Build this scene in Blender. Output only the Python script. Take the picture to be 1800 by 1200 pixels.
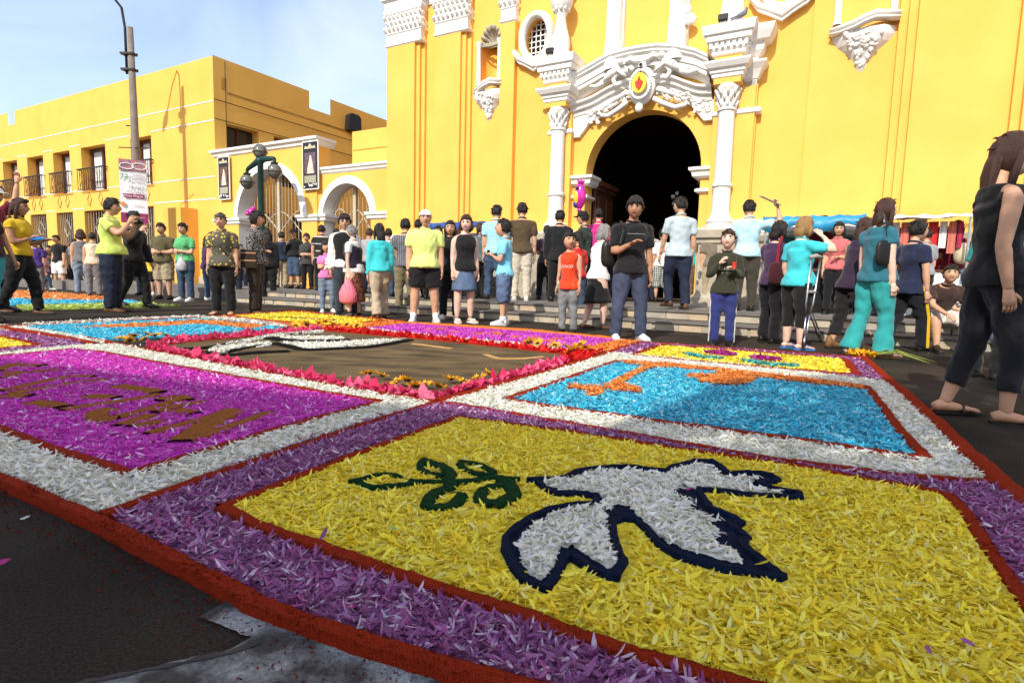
import bpy, bmesh, math, random
import numpy as np
from mathutils import Vector, Matrix, noise as mnoise
from mathutils.geometry import delaunay_2d_cdt
random.seed(7); RNG = np.random.default_rng(7)
for o in list(bpy.data.objects): bpy.data.objects.remove(o)
SC = bpy.context.scene; COL = SC.collection
# ------------------------------------------------------------------ camera
FPX, HOR, ROLL, CH = 1000.0, 492.0, 1.5, 0.72
_p = math.atan((600-HOR)/FPX); _a = math.radians(ROLL)
_f = np.array([0, math.cos(_p), -math.sin(_p)]); _r0 = np.array([1., 0, 0]); _u0 = np.array([0, math.sin(_p), math.cos(_p)])
_r = math.cos(_a)*_r0+math.sin(_a)*_u0; _u = -math.sin(_a)*_r0+math.cos(_a)*_u0
cd = bpy.data.cameras.new('camera'); cam = bpy.data.objects.new('camera', cd); COL.objects.link(cam)
cam.matrix_world = Matrix(((_r[0], _u[0], -_f[0], 0), (_r[1], _u[1], -_f[1], 0), (_r[2], _u[2], -_f[2], CH), (0, 0, 0, 1)))
cd.sensor_width = 36; cd.lens = 20.0; cd.clip_start = .05; cd.clip_end = 3000
SC.camera = cam
# ------------------------------------------------------------------ facade frame (u along the church front, v outwards, z up)
P0 = np.array([4.068, 12.052, 0.]); FA = math.radians(60.5)
FD = np.array([math.sin(FA), -math.cos(FA), 0]); FN = np.array([-math.cos(FA), -math.sin(FA), 0])
FROT = math.atan2(FD[1], FD[0])
# ------------------------------------------------------------------ world and sun
SUN_EL = 39.0
_b = math.radians(2.5); SH = math.cos(_b)*FN+math.sin(_b)*FD        # horizontal direction towards the sun
W = bpy.data.worlds.new('World'); SC.world = W; W.use_nodes = True
nt = W.node_tree; nt.nodes.clear()
def wn(t, **k):
    n = nt.nodes.new(t)
    for a, b in k.items(): setattr(n, a, b)
    return n
sky = wn('ShaderNodeTexSky', sky_type='NISHITA', sun_disc=False)
sky.sun_elevation = math.radians(SUN_EL); sky.sun_rotation = math.atan2(SH[0], SH[1])
sky.air_density = 1.0; sky.dust_density = 1.2; sky.ozone_density = 1.0
tc = wn('ShaderNodeTexCoord'); mp = wn('ShaderNodeMapping'); mp.inputs['Scale'].default_value = (1.0, 1.0, 2.2)
nz = wn('ShaderNodeTexNoise'); nz.inputs['Scale'].default_value = 2.1; nz.inputs['Detail'].default_value = 6; nz.inputs['Roughness'].default_value = .5; nz.inputs['Distortion'].default_value = .9
cr = wn('ShaderNodeValToRGB'); cr.color_ramp.elements[0].position = .34; cr.color_ramp.elements[0].color = (.12, .12, .12, 1)
cr.color_ramp.elements[1].position = .78; cr.color_ramp.elements[1].color = (.75, .75, .75, 1)
mx = wn('ShaderNodeMix', data_type='RGBA'); mx.inputs[7].default_value = (4.4, 4.8, 6.0, 1)
bg = wn('ShaderNodeBackground'); bg.inputs[1].default_value = .15
wo = wn('ShaderNodeOutputWorld'); L = nt.links.new
L(tc.outputs['Generated'], mp.inputs[0]); L(mp.outputs[0], nz.inputs[0]); L(nz.outputs[0], cr.inputs[0]); L(cr.outputs[0], mx.inputs[0])
L(sky.outputs[0], mx.inputs[6]); L(mx.outputs[2], bg.inputs[0]); L(bg.outputs[0], wo.inputs[0])
sd = bpy.data.lights.new('sun', 'SUN'); sd.energy = 2.95; sd.angle = math.radians(.55); sd.color = (1, .93, .80)
sun = bpy.data.objects.new('sun', sd); COL.objects.link(sun)
_e = math.radians(SUN_EL); SV = np.array([SH[0]*math.cos(_e), SH[1]*math.cos(_e), math.sin(_e)])
sun.rotation_euler = Vector(-SV).to_track_quat('-Z', 'Y').to_euler(); sun.location = (-10, -20, 20)
vs = SC.view_settings; vs.view_transform = 'Standard'; vs.look = 'None'; vs.exposure = 0.72; vs.gamma = 1; vs.use_curve_mapping = False
SC.render.engine = 'CYCLES'; SC.render.resolution_x = 1024; SC.render.resolution_y = 682
# ------------------------------------------------------------------ helpers: placing
def ray(x, y): return FPX*_f+(x-900)*_r-(y-600)*_u
def G(x, y, z=0.):                                   # a photo point on a level plane
    d = ray(x, y); t = (z-CH)/d[2]; return np.array([d[0]*t, d[1]*t, z])
def PX(X):
    v = np.asarray(X, float)-[0, 0, CH]; return 900+FPX*(v@_r)/(v@_f), 600-FPX*(v@_u)/(v@_f)
def U(x, y, off=0.):                                 # a photo point on a plane parallel to the church front -> (u, z)
    d = ray(x, y); C = np.array([0, 0, CH]); O = P0+FN*off; t = ((O-C)@FN)/(d@FN); X = C+t*d
    return float((X-P0)@FD), float(X[2])
def FW(u, v, z): return P0+FD*u+FN*v+np.array([0, 0, z])
# ------------------------------------------------------------------ helpers: materials
MATS = {}
def mat(name, col, rough=.75, var=.12, scale=6., bump=.0, bscale=80., metal=0., spec=.35, col2=None, sheen=0, trans=0., emit=None, attr=None, detail=4, stretch=None):
    if name in MATS: return MATS[name]
    m = bpy.data.materials.new(name); m.use_nodes = True; MATS[name] = m
    n = m.node_tree.nodes; l = m.node_tree.links; b = n['Principled BSDF']
    b.inputs['Roughness'].default_value = rough; b.inputs['Metallic'].default_value = metal; b.inputs['Specular IOR Level'].default_value = spec
    if sheen: b.inputs['Sheen Weight'].default_value = sheen
    t = n.new('ShaderNodeTexCoord'); src = t.outputs['Object']
    if stretch:
        mpn = n.new('ShaderNodeMapping'); mpn.inputs['Scale'].default_value = stretch; l.new(src, mpn.inputs[0]); src = mpn.outputs[0]
    z = n.new('ShaderNodeTexNoise'); z.inputs['Scale'].default_value = scale; z.inputs['Detail'].default_value = detail; l.new(src, z.inputs[0])
    c1 = tuple(max(0, min(1, c*(1-var))) for c in col); c2 = tuple(min(1, c*(1+var)) for c in col) if col2 is None else col2
    mixn = n.new('ShaderNodeMix'); mixn.data_type = 'RGBA'; mixn.inputs[6].default_value = (*c1, 1); mixn.inputs[7].default_value = (*c2, 1)
    rp = n.new('ShaderNodeMapRange'); rp.inputs[1].default_value = .3; rp.inputs[2].default_value = .7; l.new(z.outputs[0], rp.inputs[0]); l.new(rp.outputs[0], mixn.inputs[0])
    out = mixn.outputs[2]
    if attr:
        a = n.new('ShaderNodeAttribute'); a.attribute_name = attr
        m2 = n.new('ShaderNodeMix'); m2.data_type = 'RGBA'; m2.blend_type = 'MULTIPLY'; m2.inputs[0].default_value = 1; l.new(out, m2.inputs[6]); l.new(a.outputs['Color'], m2.inputs[7]); out = m2.outputs[2]
    l.new(out, b.inputs['Base Color'])
    if bump:
        z2 = n.new('ShaderNodeTexNoise'); z2.inputs['Scale'].default_value = bscale; z2.inputs['Detail'].default_value = 5; l.new(src, z2.inputs[0])
        bp = n.new('ShaderNodeBump'); bp.inputs['Strength'].default_value = bump; bp.inputs['Distance'].default_value = .02; l.new(z2.outputs[0], bp.inputs['Height']); l.new(bp.outputs[0], b.inputs['Normal'])
    if trans:
        tr = n.new('ShaderNodeBsdfTranslucent'); l.new(out, tr.inputs[0]); ms = n.new('ShaderNodeMixShader'); ms.inputs[0].default_value = trans
        l.new(b.outputs[0], ms.inputs[1]); l.new(tr.outputs[0], ms.inputs[2]); l.new(ms.outputs[0], n['Material Output'].inputs[0])
    if emit:
        b.inputs['Emission Color'].default_value = (*emit[0], 1); b.inputs['Emission Strength'].default_value = emit[1]
    return m
def pattern(name, kind, a, b_, scale=40., rough=.85, thr=.5, c=None, axis=0):
    """woven or printed cloth: stripes, checks, dots, flowers"""
    if name in MATS: return MATS[name]
    m = mat(name, a, rough, 0, bump=.15, bscale=300)
    n = m.node_tree.nodes; l = m.node_tree.links; bs = n['Principled BSDF']
    t = n.new('ShaderNodeTexCoord'); mx_ = n.new('ShaderNodeMix'); mx_.data_type = 'RGBA'; mx_.inputs[6].default_value = (*a, 1); mx_.inputs[7].default_value = (*b_, 1)
    def wave(ax):
        w = n.new('ShaderNodeTexWave'); w.bands_direction = 'XYZ'[ax]; w.inputs['Scale'].default_value = scale; w.inputs['Distortion'].default_value = .6; w.inputs['Detail'].default_value = 1; l.new(t.outputs['Object'], w.inputs[0])
        g = n.new('ShaderNodeMath'); g.operation = 'GREATER_THAN'; g.inputs[1].default_value = thr; l.new(w.outputs['Fac'], g.inputs[0]); return g.outputs[0]
    if kind == 'stripes': l.new(wave(axis), mx_.inputs[0])
    elif kind == 'checks':
        g = n.new('ShaderNodeMath'); g.operation = 'MAXIMUM'; l.new(wave(0), g.inputs[0]); l.new(wave(2), g.inputs[1]); l.new(g.outputs[0], mx_.inputs[0])
    else:
        v = n.new('ShaderNodeTexVoronoi'); v.inputs['Scale'].default_value = scale; l.new(t.outputs['Object'], v.inputs[0])
        g = n.new('ShaderNodeMath'); g.operation = 'LESS_THAN'; g.inputs[1].default_value = thr; l.new(v.outputs['Distance'], g.inputs[0]); l.new(g.outputs[0], mx_.inputs[0])
    out = mx_.outputs[2]
    if c:
        g2 = n.new('ShaderNodeMath'); g2.operation = 'LESS_THAN'; g2.inputs[1].default_value = thr*.45; l.new(v.outputs['Distance'], g2.inputs[0])
        m3 = n.new('ShaderNodeMix'); m3.data_type = 'RGBA'; m3.inputs[7].default_value = (*c, 1); l.new(out, m3.inputs[6]); l.new(g2.outputs[0], m3.inputs[0]); out = m3.outputs[2]
    l.new(out, bs.inputs['Base Color']); return m
# ------------------------------------------------------------------ helpers: meshes
class MB:
    """collects simple shapes into one mesh (coordinates as given)"""
    def __init__(s): s.v = []; s.f = []; s.m = []
    def add(s, vs, fs, mi=0):
        o = len(s.v); s.v.extend([tuple(map(float, q)) for q in vs]); s.f.extend([tuple(i+o for i in f) for f in fs]); s.m.extend([mi]*len(fs)); return s
    def box(s, x0, x1, y0, y1, z0, z1, mi=0):
        return s.add([(x0,y0,z0),(x1,y0,z0),(x1,y1,z0),(x0,y1,z0),(x0,y0,z1),(x1,y0,z1),(x1,y1,z1),(x0,y1,z1)],
                     [(0,3,2,1),(4,5,6,7),(0,1,5,4),(1,2,6,5),(2,3,7,6),(3,0,4,7)], mi)
    def tube(s, pts, r, n=8, mi=0, cap=True, flat=1., ref=None):
        pts = [np.asarray(p, float) for p in pts]; k = len(pts); rr = r if hasattr(r, '__len__') else [r]*k
        vs = []; px = None
        for i, p in enumerate(pts):
            t = pts[min(i+1, k-1)]-pts[max(i-1, 0)]; t = t/(np.linalg.norm(t)+1e-9)
            if px is None:
                a = np.array(ref if ref is not None else ([0, 0, 1.] if abs(t[2]) < .9 else [1., 0, 0]), float)
            else: a = px
            a = a-t*(a@t); a = a/(np.linalg.norm(a)+1e-9); px = a; b = np.cross(t, a)
            for j in range(n):
                th = 2*math.pi*j/n; ra = rr[i]; rx, ry = ra if hasattr(ra, '__len__') else (ra, ra*flat)
                vs.append(p+a*math.cos(th)*rx+b*math.sin(th)*ry)
        fs = [(i*n+j, i*n+(j+1) % n, (i+1)*n+(j+1) % n, (i+1)*n+j) for i in range(k-1) for j in range(n)]
        if cap: fs += [tuple(range(n-1, -1, -1)), tuple((k-1)*n+j for j in range(n))]
        return s.add(vs, fs, mi)
    def lathe(s, prof, c=(0,0,0), n=16, mi=0, a0=0, a1=2*math.pi):
        full = abs(a1-a0-2*math.pi) < 1e-6; k = n if full else n+1; vs = []
        for r, z in prof:
            for j in range(k):
                th = a0+(a1-a0)*j/n; vs.append((c[0]+r*math.cos(th), c[1]+r*math.sin(th), c[2]+z))
        fs = []
        for i in range(len(prof)-1):
            for j in range(n):
                j2 = (j+1) % k; fs.append((i*k+j, i*k+j2, (i+1)*k+j2, (i+1)*k+j))
        return s.add(vs, fs, mi)
    def ball(s, c, r, n=10, m=7, mi=0):
        r = r if hasattr(r, '__len__') else (r, r, r); vs = []; fs = []
        for i in range(m+1):
            ph = math.pi*i/m
            for j in range(n):
                th = 2*math.pi*j/n; vs.append((c[0]+r[0]*math.sin(ph)*math.cos(th), c[1]+r[1]*math.sin(ph)*math.sin(th), c[2]+r[2]*math.cos(ph)))
        for i in range(m):
            for j in range(n): fs.append((i*n+j, (i+1)*n+j, (i+1)*n+(j+1) % n, i*n+(j+1) % n))
        return s.add(vs, fs, mi)
    def prism(s, poly, y0, y1, mi=0):
        """polygon in (x,z) given a thickness in y; any simple outline"""
        n = len(poly); bm = bmesh.new(); vv = [bm.verts.new((p[0], 0, p[1])) for p in poly]
        ee = [bm.edges.new((vv[i], vv[(i+1) % n])) for i in range(n)]
        bmesh.ops.triangle_fill(bm, edges=ee, use_beauty=True, use_dissolve=False); bm.verts.index_update()
        tri = [tuple(v.index for v in f.verts) for f in bm.faces]; bm.free()
        vs = [(p[0], y0, p[1]) for p in poly]+[(p[0], y1, p[1]) for p in poly]
        fs = tri+[tuple(i+n for i in reversed(t)) for t in tri]+[(i, (i+1) % n, (i+1) % n+n, i+n) for i in range(n)]
        return s.add(vs, fs, mi)
    def build(s, name, mats, parent=None, smooth=False, loc=None, rot=0, bevel=0):
        me = bpy.data.meshes.new(name); me.from_pydata(s.v, [], s.f)
        for q in (mats if isinstance(mats, (list, tuple)) else [mats]): me.materials.append(q)
        if any(s.m): me.polygons.foreach_set('material_index', s.m)
        bm = bmesh.new(); bm.from_mesh(me); bmesh.ops.recalc_face_normals(bm, faces=bm.faces); bm.to_mesh(me); bm.free()
        if smooth: me.polygons.foreach_set('use_smooth', [True]*len(me.polygons))
        o = bpy.data.objects.new(name, me); COL.objects.link(o)
        if parent is not None: o.parent = parent
        if loc is not None: o.location = loc
        if rot: o.rotation_euler = (0, 0, rot)
        if bevel:
            b = o.modifiers.new('bevel', 'BEVEL'); b.width = bevel; b.segments = 2; b.limit_method = 'ANGLE'
        if smooth == 'auto':
            me.polygons.foreach_set('use_smooth', [False]*len(me.polygons))
        return o
def empty(name, loc=(0,0,0), rot=0):
    o = bpy.data.objects.new(name, None); COL.objects.link(o); o.location = loc; o.rotation_euler = (0, 0, rot); o.empty_display_size = .2; return o
def tag(o, label=None, cat=None, group=None, kind=None):
    if label: o['label'] = label
    if cat: o['category'] = cat
    if group: o['group'] = group
    if kind: o['kind'] = kind
    return o
def share(src, name, parent=None, loc=None, rot=None, scale=None):
    o = bpy.data.objects.new(name, src.data); COL.objects.link(o); o.parent = parent
    if loc is not None: o.location = loc
    if rot is not None: o.rotation_euler = rot
    if scale is not None: o.scale = scale
    return o
def inpoly(P, poly):
    poly = np.asarray(poly, float); x, y = P[:, 0], P[:, 1]; c = np.zeros(len(P), bool); n = len(poly); j = n-1
    for i in range(n):
        xi, yi = poly[i]; xj, yj = poly[j]
        with np.errstate(divide='ignore', invalid='ignore'):
            c ^= ((yi > y) != (yj > y)) & (x < (xj-xi)*(y-yi)/(yj-yi+1e-30)+xi)
        j = i
    return c
def mesh_np(name, V, faces4, mats, parent=None, smooth=False, col=None, loc=None):
    """fast mesh from arrays: V (n,3), faces (m,k) all of one size"""
    me = bpy.data.meshes.new(name); V = np.asarray(V, np.float32); F_ = np.asarray(faces4, np.int32); k = F_.shape[1]
    me.vertices.add(len(V)); me.vertices.foreach_set('co', V.ravel()); me.loops.add(F_.size); me.loops.foreach_set('vertex_index', F_.ravel())
    me.polygons.add(len(F_)); me.polygons.foreach_set('loop_start', np.arange(0, F_.size, k, dtype=np.int32))
    for q in (mats if isinstance(mats, (list, tuple)) else [mats]): me.materials.append(q)
    if smooth: me.polygons.foreach_set('use_smooth', np.ones(len(F_), bool))
    if col is not None:
        a = me.color_attributes.new('shade', 'FLOAT_COLOR', 'POINT'); a.data.foreach_set('color', np.asarray(col, np.float32).ravel())
    me.update(calc_edges=True); me.validate()
    o = bpy.data.objects.new(name, me); COL.objects.link(o)
    if parent is not None: o.parent = parent
    if loc is not None: o.location = loc
    return o
# ================================================================== materials of the place
YEL = mat('yellow_limewash', (.87, .475, .090), .85, .05, 1.3, .05, 30, col2=(.90, .50, .108))
YE2 = mat('amber_limewash', (.86, .465, .082), .85, .05, 1.3, .05, 30, col2=(.90, .49, .098))
ORG = mat('lifted_limewash', (.90, .50, .095), .85, .05, .8, .05, 30, col2=(.92, .53, .11))  # same limewash as the front, base colour raised to brighten the shaded end wall
def weather(m, k):
    n = m.node_tree.nodes; l = m.node_tree.links; b = n['Principled BSDF']; src = b.inputs['Base Color'].links[0].from_socket; t = n.new('ShaderNodeTexCoord')
    for sc_, st, lo, hi, f0 in ((.7, (1, 1, .5), .90, 1.0, .38), (5., (1, 1, .22), .97, 1.0, .36), (30., (1, 1, 1), .96, 1.0, .40)):
        mp_ = n.new('ShaderNodeMapping'); mp_.inputs['Scale'].default_value = st; l.new(t.outputs['Object'], mp_.inputs[0]); z = n.new('ShaderNodeTexNoise'); z.inputs['Scale'].default_value = sc_; z.inputs['Detail'].default_value = 6; z.inputs['Distortion'].default_value = .4; l.new(mp_.outputs[0], z.inputs[0])
        r = n.new('ShaderNodeMapRange'); r.inputs[1].default_value = f0-.1; r.inputs[2].default_value = f0+.12; r.inputs[3].default_value = 1-(1-lo)*k; r.inputs[4].default_value = hi; l.new(z.outputs[0], r.inputs[0])
        x = n.new('ShaderNodeMix'); x.data_type = 'RGBA'; x.blend_type = 'MULTIPLY'; x.inputs[0].default_value = 1; l.new(src, x.inputs[6]); l.new(r.outputs[0], x.inputs[7]); src = x.outputs[2]
    l.new(src, b.inputs['Base Color']); return m
for m_ in (YEL, YE2, ORG): weather(m_, .6)
WHI = mat('white_plaster', (.80, .78, .74), .8, .04, 3, .08, 40)
weather(WHI, 1.8)
STO = mat('pale_stone', (.40, .35, .27), .85, .18, 4, .25, 60)
STD = mat('dark_tread_stone', (.13, .12, .11), .8, .25, 5, .2, 60)
def speckle(m, scale, lo, hi):
    n = m.node_tree.nodes; l = m.node_tree.links; b = n['Principled BSDF']; src = b.inputs['Base Color'].links[0].from_socket
    t = n.new('ShaderNodeTexCoord'); z = n.new('ShaderNodeTexNoise'); z.inputs['Scale'].default_value = scale; z.inputs['Detail'].default_value = 3; z.inputs['Roughness'].default_value = .7; l.new(t.outputs['Object'], z.inputs[0])
    r = n.new('ShaderNodeMapRange'); r.inputs[1].default_value = .3; r.inputs[2].default_value = .7; r.inputs[3].default_value = lo; r.inputs[4].default_value = hi; l.new(z.outputs[0], r.inputs[0])
    x = n.new('ShaderNodeMix'); x.data_type = 'RGBA'; x.blend_type = 'MULTIPLY'; x.inputs[0].default_value = 1; l.new(src, x.inputs[6]); l.new(r.outputs[0], x.inputs[7]); l.new(x.outputs[2], b.inputs['Base Color']); return m
ASP = mat('asphalt', (.036, .031, .026), .95, .3, 1.1, 1., 330, detail=12, spec=.12, col2=(.076,.062,.049))
speckle(ASP, 140, .35, 1.8)
PAV = mat('pavement', (.17, .155, .14), .9, .2, 2, .3, 120)
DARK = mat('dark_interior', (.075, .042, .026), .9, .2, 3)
WOOD = mat('brown_door_wood', (.10, .032, .016), .55, .3, 5, .1, 40, stretch=(6, 6, .6))
GLASS = mat('window_glass', (.03, .03, .035), .08, .1, 2, spec=.6)
CURT = mat('white_curtain', (.62, .62, .60), .8, .12, 14, stretch=(8, 8, .3))
IRON = mat('cream_iron', (.50, .43, .31), .6, .1, 10)
BLKI = mat('black_iron', (.03, .025, .025), .6, .1, 10)
GRN = mat('green_painted_iron', (.012, .045, .04), .45, .2, 6)
CONC = mat('concrete_pole', (.20, .17, .14), .9, .15, 5, .1, 50)
RED = mat('red_paint', (.65, .03, .02), .5); GOLD = mat('yellow_enamel', (.85, .55, .04), .5); BLK = mat('black_paint', (.012, .012, .012), .5)
SILV = mat('metal_bright', (.62, .63, .65), .28, .05, metal=1.)
# ================================================================== ground
g = MB(); N = 60
g.add([(-400,-300,0),(400,-300,0),(400,500,0),(-400,500,0)], [(0,1,2,3)])
go = g.build('ground', ASP); tag(go, kind='structure')
# worn white paint on the road
def ground_patch(name, pix, m, z, parent=None, jag=.0):
    P = [G(*p)[:2] for p in pix]; mb = MB(); n = len(P); Q = []
    for i in range(n):
        a, b = P[i], P[(i+1) % n]; k = max(1, int(np.linalg.norm(b-a)/.02))
        for j in range(k): Q.append(a+(b-a)*j/k+RNG.normal(0, jag, 2))
    mb.prism([(q[0], q[1]) for q in Q], 0, .001)
    mb.v = [(x, zz, z+y) for x, y, zz in mb.v]
    return mb.build(name, m, parent)
PAINT = mat('worn_white_paint', (.27, .275, .275), .85, .0, 7, .5, 260, col2=(.045, .042, .04), detail=12); speckle(PAINT, 90, .45, 1.5)
PAINT.node_tree.nodes['Map Range'].inputs[1].default_value = .42; PAINT.node_tree.nodes['Map Range'].inputs[2].default_value = .60
o = ground_patch('road_marking', [(350,1087),(415,1049),(480,1075),(560,1122),(700,1168),(900,1230),(1300,1400),(300,1400),(60,1235),(130,1205),(300,1168),(418,1141),(440,1122)], PAINT, .004, jag=.0025); tag(o, kind='structure')
CRK = mat('crack_tar', (.045, .043, .04), .9, .4, 20, .5, 150)
o = ground_patch('road_crack', [(455,1128),(420,1143),(300,1170),(130,1207),(125,1212),(300,1177),(425,1150),(462,1136)], CRK, .0065, jag=.0025); tag(o, kind='structure')
# ================================================================== church steps (parallel to the front), local x = u, local y = inwards
a_ = G(1150, 581); V1 = float((a_-P0)@FN)                      # street edge of the lower step
_pl = MB(); _pl.box(-46, 12, -(V1-.62), 14, .0, .292)
plat = empty('church_forecourt', P0, FROT); tag(plat, kind='structure')
_pl.build('paving', PAV, plat)
LE = -10.2
st = empty('stone_steps', P0, FROT); tag(st, kind='structure')
lb = MB(); lb.box(LE, 12, -(V1-.02), -(V1-.62)-.003, 0, .146); lb.build('step_core', STO, st)
def stone_proto(w, d_, h, m, nm):
    mb = MB(); mb.box(0, w, 0, d_, 0, h); return mb.build(nm, m, st, bevel=.008)
pr1 = None; x = LE; k = 0
STM = [STO, mat('pale_stone_warm', (.46, .36, .25), .85, .18, 4, .25, 60), mat('pale_stone_grey', (.34, .31, .26), .85, .2, 4, .25, 60)]
while x < 9:
    for lev in (0, 1):
        w = .34+.05*math.sin(k*1.7+lev); d0 = V1 if lev == 0 else V1-.60
        mb = MB(); mb.box(x+.006, x+w-.006, -d0, -d0+.05, .012+.146*lev, .118+.146*lev)
        mb.build('stone', STM[(k*7+lev*3) % 3], st, bevel=.006)
    x += .34; k += 1
x = LE; k = 0
while x < 9:
    for lev in (0, 1):
        d0 = V1+.025 if lev == 0 else V1-.575
        mb = MB(); mb.box(x+.004, x+.93-.004, -d0, -d0+.62, .121+.1455*lev, .1465+.1475*lev)
        mb.build('tread_slab', STD, st, bevel=.006)
    x += .93; k += 1
# ================================================================== church
ch = empty('church', P0, FROT); tag(ch, 'yellow church front with white baroque portal and dark arched doorway', 'church')
UC, AR, ZS = -1.55, 1.29, 3.16
def arch_pts(uc, a, zs, z0, n=28): return [(uc+a, z0)]+[(uc+a*math.cos(t), zs+a*math.sin(t)) for t in np.linspace(0, math.pi, n)]+[(uc-a, z0)]
def ellipse(c, rx, rz, n=32): return [(c[0]+rx*math.cos(t), c[1]+rz*math.sin(t)) for t in np.linspace(0, 2*math.pi, n, endpoint=False)]
def wall_holes(mb, outer, holes, y, depth, mi=0, mi2=0):
    bm = bmesh.new(); loops = [outer]+holes; ee = []; 
    for lp in loops:
        vv = [bm.verts.new((p[0], y, p[1])) for p in lp]; ee += [bm.edges.new((vv[i], vv[(i+1) % len(vv)])) for i in range(len(vv))]
    bmesh.ops.triangle_fill(bm, edges=ee, use_beauty=True); bm.verts.index_update()
    mb.add([v.co[:] for v in bm.verts], [tuple(v.index for v in f.verts) for f in bm.faces], mi); bm.free()
    for lp in holes:
        n = len(lp); mb.add([(p[0], y, p[1]) for p in lp]+[(p[0], y+depth, p[1]) for p in lp], [(i, (i+1) % n, (i+1) % n+n, i+n) for i in range(n)], mi2)
OV = (-4.20, 6.40); ovh = ellipse(OV, .33, .46)
NC = (U(865, 100)[0], 0); NICHE = [(-5.22, 5.62), (-5.22, 6.50)]+[(-5.49+.27*math.cos(t), 6.50+.42*math.sin(t)) for t in np.linspace(0, math.pi, 14)][1:-1]+[(-5.76, 6.50), (-5.76, 5.62)]
mb = MB(); wall_holes(mb, [(-8.67,.0),(1.63,.0),(1.63,11.5),(-8.67,11.5)], [arch_pts(UC, AR, ZS, .02), ovh, NICHE], 0, .42)
mb.build('wall', YEL, ch)
mb = MB(); mb.add([(-8.67,0,0),(-8.67,14,0),(-8.67,14,11.5),(-8.67,0,11.5)], [(0,1,2,3)]); mb.box(-8.67, 9.9, 13.8, 14, 0, 11.5); mb.add([(-8.67,0,11.5),(9.9,0,11.5),(9.9,14,11.5),(-8.67,14,11.5)], [(0,1,2,3)]); mb.build('side_wall', YEL, ch)
for i, (u0, v) in enumerate([(1.63, .05), (2.98, .15), (3.11, .25), (3.24, .35), (4.58, .45), (4.70, .55), (4.82, .65)]):
    mb = MB(); mb.box(u0, 9.9, -v, 0.02, 0, 11.5-.01*i); mb.build('pilaster_step', YEL, ch, bevel=.008)
# left pilasters, each with stepped edges
def pil(u0, u1, base, side=1):
    for (da, v) in ((0, .24), (.11, .16), (.22, .08)):
        mb = MB(); mb.box(u0+.002*v, u1-.22+da, -v, .02, 0, 11.45-v*.1); mb.build('pilaster', YEL, ch, bevel=.008)
pil(-8.66, -7.48, 0); pil(-7.03, -6.02, 0)
mb = MB(); mb.box(-5.12, -4.72, -.16, .02, 0, 11.4); mb.build('pilaster', YEL, ch, bevel=.008)
def stack(mb, u0, u1, v, prof, back=0.05):
    vs = []; 
    for z, p in prof: vs += [(u0-p, back, z), (u0-p, -(v+p), z), (u1+p, -(v+p), z), (u1+p, back, z)]
    fs = []
    for i in range(len(prof)-1):
        for j in range(3): fs.append((i*4+j, i*4+j+1, (i+1)*4+j+1, (i+1)*4+j))
    k = (len(prof)-1)*4; fs += [(0,1,2,3), (k+3,k+2,k+1,k)]
    mb.add(vs, fs)
def lumps(mb, u0, u1, z0, z1, y, n, r=.05, flat=.5, seed=1):
    rg = random.Random(seed)
    for i in range(n):
        rr = r*rg.uniform(.6, 1.3); mb.ball((rg.uniform(u0, u1), y-rg.uniform(0, .02), rg.uniform(z0, z1)), (rr*rg.uniform(.7,1.3), rr*flat, rr*rg.uniform(.7, 1.4)), 7, 5)
def acanthus(mb, u0, u1, z0, z1, y, seed=3):
    rg = random.Random(seed); rows = 3
    for r_ in range(rows):
        n = max(3, int((u1-u0)/.13)); zz = z0+(z1-z0)*(r_+.3)/rows
        for i in range(n+1):
            u = u0+(u1-u0)*(i+(r_ % 2)*.5)/n
            if u > u1+.01: continue
            h = (z1-z0)/rows*.62
            mb.tube([(u, y, zz-h*.5), (u, y-.035, zz), (u+rg.uniform(-.01,.01), y-.085, zz+h*.45), (u, y-.10, zz+h*.33)], [.028,.045,.036,.012], 6)
def pcap(u0, u1, v, seed):
    mb = MB(); stack(mb, u0, u1, v, [(6.83,0),(6.86,.03),(6.90,.03),(6.92,.005),(7.13,.005)]); mb.build('capital_band', WHI, ch)
    mb = MB(); stack(mb, u0, u1, v, [(7.13,.005),(7.16,.03),(7.20,.03),(7.62,.01),(7.66,.05),(7.74,.06)]); acanthus(mb, u0, u1, 7.2, 7.64, -(v+.02), seed); acanthus(mb, u1+.01, u1+.02, 7.2, 7.64, -v*.5, seed+1)
    mb.build('capital', WHI, ch)
    mb = MB(); stack(mb, u0, u1, v, [(7.74,.06),(7.80,.04),(7.95,.05),(8.0,.12),(8.08,.14),(8.10,.06),(8.35,.06),(8.4,.18),(8.5,.28),(8.62,.34),(8.75,.36),(8.8,.30)]); mb.build('cornice', WHI, ch)
pcap(-8.66, -7.5, .24, 1); pcap(-7.03, -6.04, .24, 2); pcap(-5.12, -4.72, .16, 3)
mb = MB(); stack(mb, -8.6, 1.63, .02, [(7.78,.02),(7.85,.04),(7.98,.05),(8.02,.1),(8.1,.1),(8.12,.03),(8.36,.03),(8.45,.15),(8.6,.22),(8.7,.22)]); mb.build('upper_cornice', WHI, ch)
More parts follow.
